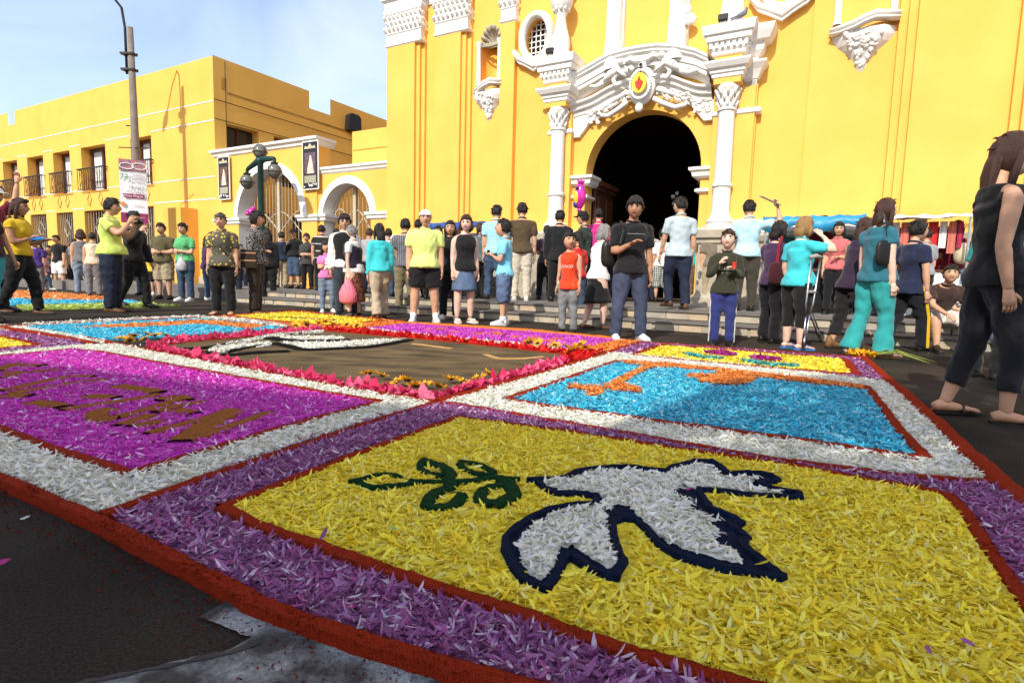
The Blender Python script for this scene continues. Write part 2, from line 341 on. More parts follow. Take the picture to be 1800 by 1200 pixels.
# ---- oval window
def oval_window(c, rx, rz, base):
    ring = [(c[0]+rx*1.12*math.cos(t), -.06, c[1]+rz*1.10*math.sin(t)) for t in np.linspace(0, 2*math.pi, 41)]
    w = MB(); w.tube(ring, [(.11, .085)]*41, 8, cap=False, ref=(0,1,0)); ring2 = [(c[0]+rx*1.28*math.cos(t), -.03, c[1]+rz*1.22*math.sin(t)) for t in np.linspace(0, 2*math.pi, 41)]
    w.tube(ring2, .045, 6, cap=False); wf = w.build('window', WHI, ch, smooth=True)
    s = MB(); pts = [(c[0]+dx, -.1, c[1]-rz*1.22+dz) for dx, dz in ((-.56,.30),(-.50,.22),(-.42,.12),(-.22,.02),(0,-.12),(.22,.02),(.42,.12),(.50,.22),(.56,.30))]
    s.tube(pts, [(.05,.08)]+[(.07,.12)]*7+[(.05,.08)], 8); s.tube([(p[0]*.97+c[0]*.03, -.13, p[2]-.09) for p in pts[1:-1]], .035, 6); s.ball(pts[0], .07); s.ball(pts[-1], .07)
    s.build('sill', WHI, wf, smooth=True)
    b = MB()
    for k in range(-2, 3):
        u = c[0]+k*rx*.36; hh = rz*math.sqrt(max(0, 1-(k*.36)**2)); b.box(u-.012, u+.012, .16, .18, c[1]-hh, c[1]+hh)
    for k in range(-3, 4):
        z = c[1]+k*rz*.27; hh = rx*math.sqrt(max(0, 1-(k*.27)**2)); b.box(c[0]-hh, c[0]+hh, .163, .183, z-.012, z+.012)
    b.build('grille', WHI, wf)
    gp = MB(); gp.prism(ellipse(c, rx, rz), .24, .26); gp.build('pane', GLASS, wf)
oval_window(OV, .33, .46, 0)
ovR = U(1385, -20); oval_window((ovR[0]-.05, 6.52), .33, .46, 0)
# ---- niches with shell, little column, sill and tapering corbel
def niche(u0, u1, zs, zt, y0, left_only=False):
    c = (u0+u1)/2; hw = (u1-u0)/2; s = MB()
    pts = [(u0-.12,-y0-.05,zs-.02),(u0+.05,-y0-.12,zs-.03),(c-.12,-y0-.2,zs+.0),(c,-y0-.22,zs+.05),(c+.15,-y0-.22,zs+.09),(u1+.12,-y0-.10,zs+.07)]
    s.tube(pts, [(.04,.08)]+[(.055,.12)]*4+[(.045,.09)], 8); s.tube([(p[0], p[1]-.03, p[2]-.08) for p in pts], [(.03,.08)]*6, 8); nf = s.build('niche', WHI, ch, smooth=True)
    k = MB()
    prof = [(0,.5),(.12,.47),(.22,.40),(.34,.26),(.44,.17),(.52,.11),(.62,.075),(.70,.01)]
    for i in range(len(prof)-1):
        (d0, w0), (d1, w1) = prof[i], prof[i+1]; z0, z1 = zs-.1-d0, zs-.1-d1
        k.add([(c-w0,-y0,z0),(c-w0*.6,-y0-w0*.42,z0),(c+w0*.6,-y0-w0*.42,z0),(c+w0,-y0,z0),(c-w1,-y0,z1),(c-w1*.6,-y0-w1*.42,z1),(c+w1*.6,-y0-w1*.42,z1),(c+w1,-y0,z1)],
              [(0,1,5,4),(1,2,6,5),(2,3,7,6)])
    rg = random.Random(int(abs(u0)*10))
    for i in range(46):
        d_ = rg.uniform(.05, .6); w_ = np.interp(d_, [p[0] for p in prof], [p[1] for p in prof]); t = rg.uniform(-.6, .6)
        k.ball((c+t*w_, -y0-w_*.42-.0, zs-.1-d_), (rg.uniform(.03,.06), .03, rg.uniform(.03,.07)), 7, 5)
    k.build('corbel', WHI, nf, smooth=True)
    q = MB(); cols = [u0-.03] if left_only else [u0-.03, u1+.03]
    for uu in cols: q.lathe([(.075,0),(.075,.06),(.055,.08),(.055,zt-zs-.1),(.07,zt-zs-.07),(.08,zt-zs)], (uu, -y0-.07, zs+.06), 12)
    q.build('colonnette', WHI, nf, smooth=True)
    return nf
nf = niche(-5.76, -5.22, 5.45, 6.48, 0)
mb = MB()                                             # concave back and scallop shell
mb.lathe([(.27, 5.62), (.27, 6.5)], (-5.49, .42-.3, 0), 12, 0, 0, math.pi); mb.build('niche_back', YEL, nf)
sh = MB()
for t in np.linspace(.12, math.pi-.12, 9):
    sh.tube([(-5.49, .22, 6.5), (-5.49+.14*math.cos(t), .25, 6.5+.2*math.sin(t)), (-5.49+.25*math.cos(t), .08, 6.5+.37*math.sin(t)), (-5.49+.29*math.cos(t), -.03, 6.5+.42*math.sin(t))], [.02,.05,.06,.045], 7)
for k in range(6): sh.ball((-5.76+.09*k+.05, .04, 6.49), (.05,.05,.06), 8, 6)
sh.tube([(-5.80,-.04,6.45),(-5.49,-.06,6.42),(-5.18,-.04,6.45)], .03, 6); sh.build('shell', STO, nf, smooth=True)
nr = niche(2.06, 2.86, 5.42, 7.4, .05)
mb = MB(); mb.box(2.06, 2.86, -.06, -.052, 5.5, 7.6); mb.build('niche_back', YEL, nr)
# ---- plinth, pedestals, columns
mb = MB(); stack(mb, -8.7, -2.95, .28, [(.28,.06),(.5,.06),(.53,.0),(1.55,0),(1.6,.05),(1.7,.07),(1.72,.02)]); mb.build('plinth', STO, ch)
mb = MB(); stack(mb, -.18, 9.9, .30, [(.28,.06),(.5,.06),(.53,.0),(1.55,0),(1.6,.05),(1.7,.07),(1.72,.02)]); mb.build('plinth', STO, ch)
mb = MB(); stack(mb, -8.7, -2.95, .27, [(1.72,.03),(1.78,.06),(1.86,.06),(1.88,0)]); stack(mb, -.18, 9.9, .29, [(1.72,.03),(1.78,.06),(1.86,.06),(1.88,0)]); mb.build('plinth_cap', WHI, ch)
CL, CR_ = U(979, 300, .30)[0], U(1271, 300, .30)[0]; CV = .30
for cu, sg in ((CL, -1), (CR_, 1)):
    mb = MB(); stack(mb, cu-.34, cu+.34, CV+.24, [(.28,.07),(.46,.07),(.5,.03),(.58,0),(1.52,0),(1.56,.04),(1.62,.04),(1.66,.1),(1.8,.11),(1.83,.06)]); pd = mb.build('pedestal', STO, ch)
    mb = MB(); stack(mb, cu-.2, cu+.2, CV+.2-.42+.42, [(.75,0),(.78,.0),(1.3,.0)], 0); 
    mb = MB(); c = (cu, -CV, 0)
    mb.lathe([(0,1.83),(.29,1.83),(.29,1.93),(.24,1.94),(.27,1.98),(.27,2.03),(.21,2.06),(.19,2.12),(.17,2.2),(.17,2.66),(.20,2.68),(.20,2.73),(.165,2.75),(.155,4.02),(.152,4.12),(.18,4.14),(.18,4.18),(.15,4.19)], c, 20); mb.build('column', WHI, ch, smooth=True).modifiers.new('e','EDGE_SPLIT')
    mb = MB(); mb.lathe([(.15,4.17),(.155,4.3),(.165,4.42),(.195,4.54),(.215,4.56),(.215,4.62),(0,4.62)], c, 16)
    for row, (zz, rr) in enumerate(((4.25,.152),(4.38,.165),(4.49,.19))):
        for k in range(9):
            t = 2*math.pi*(k+.5*(row % 2))/9; e = np.array([math.cos(t), math.sin(t), 0]); b0 = np.array([cu, -CV, zz])+e*rr
            mb.tube([b0+[0,0,-.08], b0+e*.02, b0+e*.055+[0,0,.06], b0+e*.06+[0,0,.04]], [.022,.030,.022,.008], 6)
    mb.build('column_capital', WHI, ch, smooth=True)
    mb = MB(); mb.box(cu-.28-.22*(sg < 0), cu+.28+.22*(sg > 0), -.2, .02, 0, 4.7); mb.build('portal_pilaster', YEL, ch, bevel=.01)
    mb = MB(); mb.box(cu-.22, cu+.52*(sg > 0)+.2*(sg < 0)-.0, -.12, .02, 0, 4.69); mb.build('portal_pilaster', YEL, ch, bevel=.01)
    mb = MB(); stack(mb, cu-.28, cu+.28+.3*(sg > 0), .2, [(4.08,.0),(4.1,.03),(4.17,.03),(4.19,.0)]); mb.build('necking', WHI, ch)
    mb = MB(); mb.box(cu-.25, cu+.25, -CV-.19, .02, 4.62, 4.74); mb.box(cu-.25, cu+.25, -CV-.18, .02, 5.0, 5.16); mb.build('frieze_block', YEL, ch)
    mb = MB(); stack(mb, cu-.26, cu+.26, CV+.18, [(4.72,0),(4.74,.03),(4.80,.03),(4.82,.06),(4.88,.07),(4.90,.12),(4.98,.17),(5.02,.18),(5.03,.05)]); mb.build('lower_cornice_block', WHI, ch)
    mb = MB(); stack(mb, cu-.26, cu+.26, CV+.18, [(5.14,.0),(5.16,.05),(5.22,.06),(5.24,.08),(5.36,.08),(5.38,.15),(5.48,.16),(5.50,.20),(5.60,.22),(5.66,.24),(5.68,.14)])
    for k in range(7):
        uu = cu-.32+k*.107; mb.box(uu-.03, uu+.03, -CV-.18-.13, -CV-.22, 5.26, 5.35)
    for k in range(4):
        yy = -CV-.12+k*.11
        for ss in (-1, 1): mb.box(cu+ss*.33-.05, cu+ss*.33+.05, yy-.03, yy+.03, 5.26, 5.35)
    mb.build('cornice_block', WHI, ch)
    if sg > 0:                                        # the outer return of the right hand block
        mb = MB(); stack(mb, cu+.26, cu+.52, .22, [(4.72,0),(4.80,.03),(4.88,.07),(4.98,.15),(5.02,.16),(5.03,.05)]); stack(mb, cu+.26, cu+.52, .22, [(5.14,.0),(5.22,.07),(5.36,.10),(5.38,.18),(5.5,.24),(5.62,.28),(5.64,.1)]); mb.box(cu+.26, cu+.5, -.2, 0, 4.6, 5.3); mb.build('cornice_return', WHI, ch)
# ---- swept cornices of the portal (heights read along the front)
def curve_from(pix, off): return [U(x, y, off) for x, y in pix]
def sweep(mb, cv, prof, dense=36):
    us = np.array([c[0] for c in cv]); zs = np.array([c[1] for c in cv]); t = np.linspace(0, 1, len(us)); T = np.linspace(0, 1, dense)
    uu = np.interp(T, t, us); zz = np.interp(T, t, zs)
    for _ in range(2): zz[1:-1] = (zz[:-2]+2*zz[1:-1]+zz[2:])/4
    vs = [(u, -p, z+dz) for u, z in zip(uu, zz) for dz, p in prof]; k = len(prof)
    fs = [(i*k+j, i*k+j+1, (i+1)*k+j+1, (i+1)*k+j) for i in range(dense-1) for j in range(k-1)]
    mb.add(vs, fs); return uu, zz
up = curve_from([(1000,131),(1030,115),(1067,93),(1107,82),(1153,75),(1187,77),(1220,84),(1245,95)], .40)
mb = MB(); uu, zz = sweep(mb, up, [(0,.0),(0,.40),(-.05,.40),(-.09,.36),(-.12,.36),(-.17,.30),(-.28,.28),(-.30,.20),(-.38,.18),(-.39,.14),(-.46,.10),(-.50,.02)]); cc = mb.build('upper_swept_cornice', WHI, ch)
mb = MB()
for i in range(0, 70):
    u = uu[0]+(uu[-1]-uu[0])*i/70; z = float(np.interp(u, uu, zz))
    mb.box(u-.022, u+.022, -.255, -.15, z-.375, z-.305)
mb.build('dentil_row', WHI, cc)
lo = curve_from([(1000,182),(1037,170),(1070,150),(1100,138),(1150,128),(1180,131),(1203,140),(1227,148),(1250,147)], .30)
mb = MB(); uu2, zz2 = sweep(mb, lo, [(0,0),(0,.30),(-.05,.29),(-.09,.22),(-.16,.20),(-.18,.14),(-.27,.12),(-.30,.05),(-.33,.0)]); mb.build('lower_swept_cornice', WHI, ch)
# spandrel panels between cornice and arch
for pixs in ([(1003,205),(1003,243),(1018,242),(1036,218),(1065,197),(1090,182),(1075,180),(1050,192),(1030,200)], [(1195,165),(1213,184),(1237,213),(1256,211),(1258,172),(1240,175),(1220,174)]):
    mb = MB(); mb.prism([U(x, y, .08) for x, y in pixs], -.10, .01); o = mb.build('spandrel', WHI, ch, bevel=.012)
    us_ = [U(x, y, .08) for x, y in pixs]; m2 = MB(); cx = sum(p[0] for p in us_)/len(us_); cz = sum(p[1] for p in us_)/len(us_); lumps(m2, cx-.16, cx+.16, cz-.14, cz+.14, -.10, 22, .045, .5, 5); m2.build('relief', WHI, o, smooth=True)
# imposts of the door arch
for uu_, sg in ((UC-AR, -1), (UC+AR, 1)):
    mb = MB(); u0, u1 = (uu_-.42, uu_+.10) if sg < 0 else (uu_-.10, uu_+.42)
    stack(mb, u0, u1, .05, [(2.92,.0),(2.96,.05),(3.04,.07),(3.08,.12),(3.14,.12),(3.16,.02)], .42); stack(mb, u0+.06*(sg > 0), u1-.06*(sg < 0), .03, [(2.62,0),(2.65,.05),(2.70,.05),(2.72,0)], .42); mb.build('impost', WHI, ch)
# ---- cartouche over the door: scrolls, putti, red heart
CT = U(1125, 148, .35)
ct = MB(); c0, c1 = CT
def sc(pts, r): ct.tube([(c0+a, y, c1+b) for a, y, b in pts], r, 8)
ct.ball((c0, -.20, c1), (.30, .13, .40), 16, 12)
for s in (-1, 1):
    sc([(s*.30,-.3,.32),(s*.50,-.32,.34),(s*.62,-.30,.20),(s*.55,-.32,.06),(s*.42,-.33,.08)], [.05,.062,.06,.05,.03])
    sc([(s*.28,-.28,-.30),(s*.48,-.25,-.42),(s*.72,-.20,-.52),(s*.92,-.16,-.48),(s*.98,-.16,-.36),(s*.90,-.17,-.28)], [.05,.055,.055,.05,.038,.022])
    sc([(s*.34,-.28,-.12),(s*.56,-.24,-.20),(s*.80,-.2,-.30),(s*1.05,-.16,-.44)], [.045,.04,.036,.018])
    sc([(s*.10,-.3,.46),(s*.24,-.32,.56),(s*.36,-.3,.50)], [.05,.06,.03])
    # putto: torso, head, arm, leg
    sc([(s*.46,-.34,.40),(s*.66,-.36,.30),(s*.84,-.32,.16)], [.07,.085,.055]); ct.ball((c0+s*.44, -.40, c1+.50), .07, 10, 8)
    sc([(s*.82,-.32,.17),(s*.98,-.30,.10),(s*1.16,-.26,.14)], [.07,.055,.03]); sc([(s*.52,-.38,.38),(s*.40,-.42,.26),(s*.30,-.40,.18)], [.045,.04,.03])
for k in range(30):
    t = 2*math.pi*k/30; ct.ball((c0+.215*math.cos(t), -.345, c1+.285*math.sin(t)), (.032,.03,.036), 7, 5)
ct.ball((c0-.02, -.28, c1-.46), (.09,.07,.10), 10, 8); lumps(ct, c0-.3, c0+.3, c1+.4, c1+.62, -.22, 20, .06, .6, 9)
rgc = random.Random(12)
for s in (-1, 1):
    for k in range(34):                               # small leaves along the scrolls
        q_ = rgc.uniform(.25, 1.0); a_x = s*q_; a_z = np.interp(q_, [.25,.5,.75,1.0], [-.18,-.26,-.36,-.42])+rgc.uniform(-.10,.12); ct.tube([(c0+a_x, -.18, c1+a_z), (c0+a_x+s*.03, -.25, c1+a_z+.03), (c0+a_x+s*.08, -.2, c1+a_z+rgc.uniform(-.05,.05))], [.018,.03,.006], 5)
cto = ct.build('cartouche', WHI, ch, smooth=True)
mb = MB(); mb.prism([(c0+.155*math.cos(t), c1+.01+.205*math.sin(t)) for t in np.linspace(0, 6.283, 24, endpoint=False)], -.42, -.38); od = mb.build('medallion', GOLD, cto)
mb = MB(); mb.prism([(c0+x*.085, c1-.03+z*.085) for x, z in ((-1,.55),(-.6,.95),(0,.75),(.6,.95),(1,.55),(.62,-.6),(0,-1.25),(-.62,-.6))], -.445, -.415); mb.build('heart', RED, od)
mb = MB(); mb.prism([(c0+x, c1+z) for x, z in ((-.03,.06),(0,.15),(.03,.06))], -.44, -.415); mb.build('flame', RED, od)
mb = MB(); mb.ball((c0-.01,-.34,c1+.40), .035, 8, 6); mb.box(c0-.045, c0+.04, -.36, -.33, c1+.31, c1+.335); mb.box(c0-.012, c0+.010, -.36, -.33, c1+.24, c1+.38); mb.build('cross', BLK, cto)
# ---- upper storey above the portal
for xx in (1078, 1190):
    u, _ = U(xx, 40, .25); mb = MB(); mb.lathe([(.20,5.3),(.20,5.85),(.165,5.9),(.165,9)], (u, -.18, 0), 14); mb.box(u-.2, u+.2, -.14, .02, 5.3, 9); mb.build('upper_column', WHI, ch, smooth=True).modifiers.new('e','EDGE_SPLIT')
mb = MB(); u, z = U(1196, 40, .3); lumps(mb, u-.02, u+.2, 5.95, 6.3, -.2, 14, .08, .6, 4); mb.build('capital_scroll', WHI, ch, smooth=True)
for cu in (CL+.02, CR_+.0):
    mb = MB(); prof = [(0,5.66),(.24,5.66),(.24,5.78),(.20,5.85),(.22,5.98),(.20,6.12),(.14,6.32),(.10,6.55),(.12,6.6),(.12,6.64),(.20,6.74),(.25,6.86),(.25,7.0),(.20,7.1),(.13,7.16),(.15,7.22),(.14,7.26),(.2,7.4),(.24,7.6),(.26,7.7),(.3,7.72),(.3,7.9),(0,7.9)]
    mb.lathe(prof, (cu, -.38, 0), 18)
    for k in range(10):
        t = 2*math.pi*k/10; mb.ball((cu+.17*math.cos(t), -.38+.17*math.sin(t), 6.72), (.035,.035,.06), 6, 5); mb.ball((cu+.22*math.cos(t), -.38+.22*math.sin(t), 7.5), (.05,.05,.09), 6, 5)
    mb.build('baluster_urn', WHI, ch, smooth=True)
# ---- door, dark nave behind
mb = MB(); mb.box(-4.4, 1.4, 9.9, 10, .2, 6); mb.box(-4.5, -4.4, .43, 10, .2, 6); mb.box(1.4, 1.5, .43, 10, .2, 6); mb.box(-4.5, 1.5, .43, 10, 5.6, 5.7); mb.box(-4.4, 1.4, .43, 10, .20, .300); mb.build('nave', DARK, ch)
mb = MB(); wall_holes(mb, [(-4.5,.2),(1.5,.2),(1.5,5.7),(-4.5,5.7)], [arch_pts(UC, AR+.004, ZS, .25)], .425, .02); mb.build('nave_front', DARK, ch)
for s in (-1, 1):
    u = UC+s*(AR-.02); lf = MB(); lf.box(min(u, u-s*.07), max(u, u-s*.07), .46, 1.66, .31, 3.0)
    dl = lf.build('door_leaf', WOOD, ch, bevel=.01)
    pn = MB()
    for a, b in ((.55, 1.0), (1.1, 1.56)):
        for z0, z1 in ((.5, 1.3), (1.42, 2.1), (2.2, 2.75)): pn.box(min(u-s*.07, u-s*.11), max(u-s*.07, u-s*.11), a, b, z0, z1)
    pn.build('panel', WOOD, dl, bevel=.02)
    cn = MB(); cn.box(min(u, u-s*.2), max(u, u-s*.2), .46, 1.7, 2.99, 3.10)
    for k in range(8): cn.box(min(u-s*.07, u-s*.15), max(u-s*.07, u-s*.15), .5+k*.15, .57+k*.15, 2.90, 2.985)
    cn.build('door_cornice', WOOD, dl)
mb = MB(); mb.box(-1.6, -.2, 3.2, 3.8, 5.3, 5.4)
for k in range(9): mb.box(-1.6+k*.165, -1.57+k*.165, 3.15, 3.85, 5.24, 5.3)
mb.build('ceiling_lamp', mat('lamp_louvre', (.5,.48,.4), .6, emit=((1,.9,.7), .10)), ch)
# ================================================================== boundary wall with two arches
aw = empty('arcade_wall', P0, FROT); tag(aw, 'yellow boundary wall with two white trimmed arches beside the church', 'wall')
A1, A2 = (-13.85, 1.56, 2.50), (-10.43, .97, 2.45)
mb = MB(); wall_holes(mb, [(-16.62,.0),(-11.62,.0),(-11.62,4.70),(-16.62,4.70)], [arch_pts(*A1, .02)], -.06, .55, 0, 1)
mb.add([(-11.62,-.06,0),(-11.62,.5,0),(-11.62,.5,4.7),(-11.62,-.06,4.7)], [(0,1,2,3)]); mb.add([(-16.62,.49,4.7),(-11.62,.49,4.7),(-11.62,-.06,4.7),(-16.62,-.06,4.7)], [(0,1,2,3)])
mb.build('tall_wall', [YEL, WHI], aw)
mb = MB(); wall_holes(mb, [(-11.62,.0),(-8.68,.0),(-8.68,3.80),(-11.62,3.80)], [arch_pts(*A2, .02)], 0, .5, 0, 1); mb.add([(-11.62,.5,3.8),(-8.68,.5,3.8),(-8.68,0,3.8),(-11.62,0,3.8)], [(0,1,2,3)]); mb.build('low_wall', [YEL, WHI], aw)
mb = MB(); wall_holes(mb, [(-16.62,.0),(-8.68,.0),(-8.68,3.80),(-11.62,3.8),(-11.62,4.7),(-16.62,4.70)], [arch_pts(*A1, .02), arch_pts(*A2, .02)], .495, .001); mb.build('wall_back', YEL, aw)
def trim(A, w, y, nm):
    t = np.linspace(0, math.pi, 33); vs = []
    for q in t:
        for rr, yy in ((A[1], y+.1), (A[1], y-.05), (A[1]+w*.8, y-.05), (A[1]+w, y-.02), (A[1]+w, y+.02)): vs.append((A[0]+rr*math.cos(q), yy, A[2]+rr*math.sin(q)))
    m_ = MB(); m_.add(vs, [(i*5+j, i*5+j+1, (i+1)*5+j+1, (i+1)*5+j) for i in range(32) for j in range(4)]); m_.build(nm, WHI, aw)
trim(A1, .24, -.06, 'arch_trim'); trim(A2, .22, 0, 'arch_trim')
for u0, u1, v in ((-16.6, A1[0]-A1[1]+.06, .06), (A1[0]+A1[1]-.10, -11.60, .06), (-11.61, A2[0]-A2[1]+.08, .0), (A2[0]+A2[1]-.08, -8.70, .0)):
    mb = MB(); stack(mb, u0, u1, v, [(2.34,0),(2.38,.05),(2.45,.06),(2.48,.10),(2.56,.10),(2.57,.02)], .50); mb.build('impost', WHI, aw)
mb = MB(); stack(mb, -16.6, -11.60, .06, [(4.62,0),(4.66,.05),(4.74,.07),(4.78,.14),(4.86,.14),(4.87,.02)], .6); mb.build('coping', WHI, aw)
mb = MB(); stack(mb, -11.50, -8.80, .0, [(3.74,0),(3.78,.04),(3.84,.06),(3.87,.10),(3.94,.10),(3.95,.02)], .55); mb.build('coping', WHI, aw)
mb = MB(); mb.box(-10.74, -8.66, .55, 4, 3.9, 5.05); mb.box(-10.7, -8.66, .52, .548, 4.50, 4.515); mb.build('upper_wall', YEL, aw)
def gate(A, label):
    gt = empty('iron_gate', P0, FROT); tag(gt, label, 'gate'); y = .34
    n = int(A[1]*2/.15); proto = None
    for k in range(1, n):
        u = A[0]-A[1]+A[1]*2*k/n; h = A[2]+math.sqrt(max(.01, A[1]**2-(u-A[0])**2))-.02
        b = MB(); b.tube([(u, y, .3), (u, y, h)], .0095, 6); b.build('bar', IRON, gt)
    r = MB(); r.tube([(A[0]+A[1]*math.cos(t)*.97, y+.03, A[2]-.45+.75*abs(math.sin(t*2))*(1 if t < 1.57 else 1)) for t in np.linspace(0, math.pi, 30)], .022, 6)
    r.tube([(A[0]+q, y+.04, A[2]-.2+.45*math.cos(q/A[1]*math.pi)) for q in np.linspace(-A[1], A[1], 24)], .02, 6); r.tube([(A[0]-A[1], y+.05, .42), (A[0]+A[1], y+.05, .42)], .025, 6); r.build('rail', IRON, gt)
    p = MB(); p.box(A[0]-.06, A[0]+.06, y-.03, y+.06, .3, A[2]+A[1]*.99); p.build('post', IRON, gt)
gate(A1, 'cream barred iron gate filling the taller arch behind the lamp post'); gate(A2, 'cream barred iron gate in the lower arch next to the church')
# ================================================================== courtyard behind and the long left building
cy = empty('courtyard_building', P0, FROT); tag(cy, 'ochre courtyard block seen through the arches', 'building')
mb = MB(); mb.box(-16.5, -6, 13, 13.3, 0, 5.2); mb.build('wall', ORG, cy)
for k in range(4): mb = MB(); mb.box(-16.2+k*2.2, -14.35+k*2.2, 12.95, 12.99, .5, 3.4); mb.build('window', GLASS, cy)
lb = empty('long_building', P0, FROT); tag(lb, 'long two storey yellow building with balcony windows at the left', 'building')
CU = -16.68
BAYS = [(-22.05,-20.60),(-25.93,-23.95),(-28.44,-26.92),(-31.0,-29.4),(-33.65,-32.05),(-36.6,-35.0),(-39.4,-37.8)]
holes = []
for a, b in BAYS: holes += [[(a,3.98),(b,3.98),(b,5.80),(a,5.80)], [(a,.75),(b,.75),(b,3.18),(a,3.18)]]
un = U(26, 205)[0]; u1n = U(14, 205)[0]
mb = MB(); wall_holes(mb, [(CU,0),(CU,8.03),(un,8.03),(un,7.45),(u1n,7.45),(u1n,8.03),(-46,8.03),(-46,0)], holes, 0, .5); mb.build('front_wall', YE2, lb)
mb = MB(); mb.box(-46, CU, .3, .5, 7.0, 7.44); mb.box(-46, CU, 8.9, 9.1, 0, 7.0); mb.box(-46, CU, .5, 9, 6.9, 7.0); mb.build('roof', ORG, lb)
mb = MB(); sw = [(0.002,0),(11,0),(11,8.05),(5.2,8.05),(5.2,7.40),(4.1,7.40),(4.1,8.06),(0.002,8.06)]
bm = MB(); wall_holes(bm, sw, [[(.46,4.1),(1.76,4.1),(1.76,5.93),(.46,5.93)],[(2.4,4.1),(3.57,4.1),(3.57,5.93),(2.4,5.93)],[(8.4,4.0),(8.7,4.0),(8.7,5.0),(8.4,5.0)],[(.5,1.0),(2.2,1.0),(2.2,3.0),(.5,3.0)],[(3.2,1.0),(5.2,1.0),(5.2,3.0),(3.2,3.0)]], 0, .45)
bm.v = [(CU-y, x, z) for x, y, z in bm.v]; bm.build('end_wall', ORG, lb)
for y0, y1, z0, z1 in ((.46,1.76,4.1,5.93),(2.4,3.57,4.1,5.93),(8.4,8.7,4,5),(.5,2.2,1,3),(3.2,5.2,1,3)):
    mb = MB(); mb.box(CU-.42, CU-.40, y0, y1, z0, z1); w = mb.build('window', GLASS, lb)
    mb = MB(); mb.box(CU-.40, CU-.34, (y0+y1)/2-.04, (y0+y1)/2+.04, z0, z1); mb.build('mullion', WOOD, w)
mb = MB()
for z in (6.62, 5.98): mb.box(CU, CU+.012, .01, 11, z, z+.018)
mb.box(CU, CU+.012, .44, .455, 4, 8.0); mb.build('joint_line', BLKI, lb)
mb = MB(); mb.prism([(6.0,7.0),(6.75,7.0),(6.75,7.6),(6.62,7.72),(6.2,7.72),(6.05,7.6)], 0, .25); mb.v = [(CU+.25-y, x, z) for x, y, z in mb.v]; mb.build('roof_hatch', BLK, lb)
mb = MB()
for z in (6.55, 5.91, 4.02, 3.26):
    segs = [(-46, CU)]
    if z in (5.91, 4.02, 3.26):
        segs = []; e = CU
        for a, b in BAYS: segs.append((b+.02, e)); e = a-.02
        segs.append((-46, e))
    for a, b in segs: mb.box(a, b, -.012, .004, z, z+.035)
mb.build('string_line', WHI, lb)
for i, (a, b) in enumerate(BAYS):
    for z0, z1, up_ in ((3.98,5.80,1),(.75,3.18,0)):
        mb = MB(); mb.box(a, b, .44, .46, z0, z1); w = mb.build('window', GLASS, lb)
        fr = MB(); wd = b-a
        for q in (0, .48, .94): fr.box(a+wd*q, a+wd*(q+.07), .34, .435, z0, z1)
        fr.box(a, b, .345, .43, z1-.12, z1); fr.box(a, b, .345, .43, z0, z0+.10); fr.build('frame', WOOD, w)
        for q0, q1 in ((.08,.44),(.58,.92)):
            cu_ = MB(); nn = 10; cu_.add([(a+wd*(q0+(q1-q0)*j/nn), .415+.008*(j % 2), z) for z in (z0+.1, z1-.1) for j in range(nn+1)], [(j, j+1, j+nn+2, j+nn+1) for j in range(nn)])
            if up_ or q0 > .5: cu_.build('curtain', CURT, w)
        if up_:
            rl = MB(); rl.box(a-.12, b+.12, -.16, -.11, 4.86, 4.91); rl.box(a-.12, b+.12, -.15, -.12, 4.02, 4.05)
            for k in range(13): u = a-.1+(wd+.2)*k/12; rl.box(u-.01, u+.01, -.145, -.125, 4.04, 4.88)
            for k in range(6):
                u = a+(wd)*(k+.5)/6; rl.tube([(u-.1,-.135,4.06),(u,-.135,4.3),(u+.1,-.135,4.45),(u,-.135,4.6),(u-.1,-.135,4.84)], .008, 4)
            rl.box(a-.12, a-.09, -.15, .02, 4.86, 4.90); rl.box(b+.09, b+.12, -.15, .02, 4.86, 4.90); rl.build('railing', BLKI, lb)
        else:
            gr = MB()
            for k in range(9): u = a+wd*(k+.5)/9; gr.box(u-.01, u+.01, .10, .12, z0, z1)
            for zc in (1.4, 2.5):
                q = [(a+wd/2, .09, zc-.4), (a+wd/2+.28, .09, zc), (a+wd/2, .09, zc+.4), (a+wd/2-.28, .09, zc), (a+wd/2, .09, zc-.4)]; gr.tube(q, .018, 4, cap=False)
            gr.build('window_grille', IRON, lb)
    for k in range(2):
        uc = a+(b-a)*(.27+.46*k); q = [(uc,-.012,3.36),(uc+.17,-.012,3.64),(uc,-.012,3.92),(uc-.17,-.012,3.64),(uc,-.012,3.36)]
        d_ = MB(); d_.tube(q, .014, 4, cap=False); d_.build('diamond', mat('diamond_groove', (.30,.20,.06), .8), lb)
mb = MB(); mb.box(-46, CU+.0, -.05, -.002, 0, .55); mb.build('dado', STO, lb)
mb = MB(); mb.box(-18.9, -17.8, -.62, -.003, 0, 2.95); mb.build('buttress', YE2, lb)
# ================================================================== utility pole, festival banner
POLE = np.array([-12.79, 19.62])
up_ = empty('utility_pole', (*POLE, 0)); tag(up_, 'tall concrete utility pole in front of the long yellow building', 'pole')
mb = MB(); mb.tube([(0,0,0),(0,0,4),(0,0,8.62)], [.155,.13,.085], 14); mb.build('shaft', CONC, up_, smooth=True)
mb = MB()
for z in (7.25, 7.75): mb.box(-.30, .13, -.13, .13, z, z+.06); mb.tube([(-.34,0,z+.03),(.2,0,z+.03)], .03, 6)
mb.build('clamp', BLKI, up_)
e = SH; mb = MB(); mb.tube([(-.17,0,7.15),(-.17,0,8.6),(-.20+e[0]*.05,e[1]*.05,9.2),(-.35+e[0]*.3,e[1]*.3,9.62),(-.7+e[0]*.9,e[1]*.9,9.78),(-1.1+e[0]*1.5,e[1]*1.5,9.6)], .04, 8); arm = mb.build('lamp_arm', BLKI, up_, smooth=True)
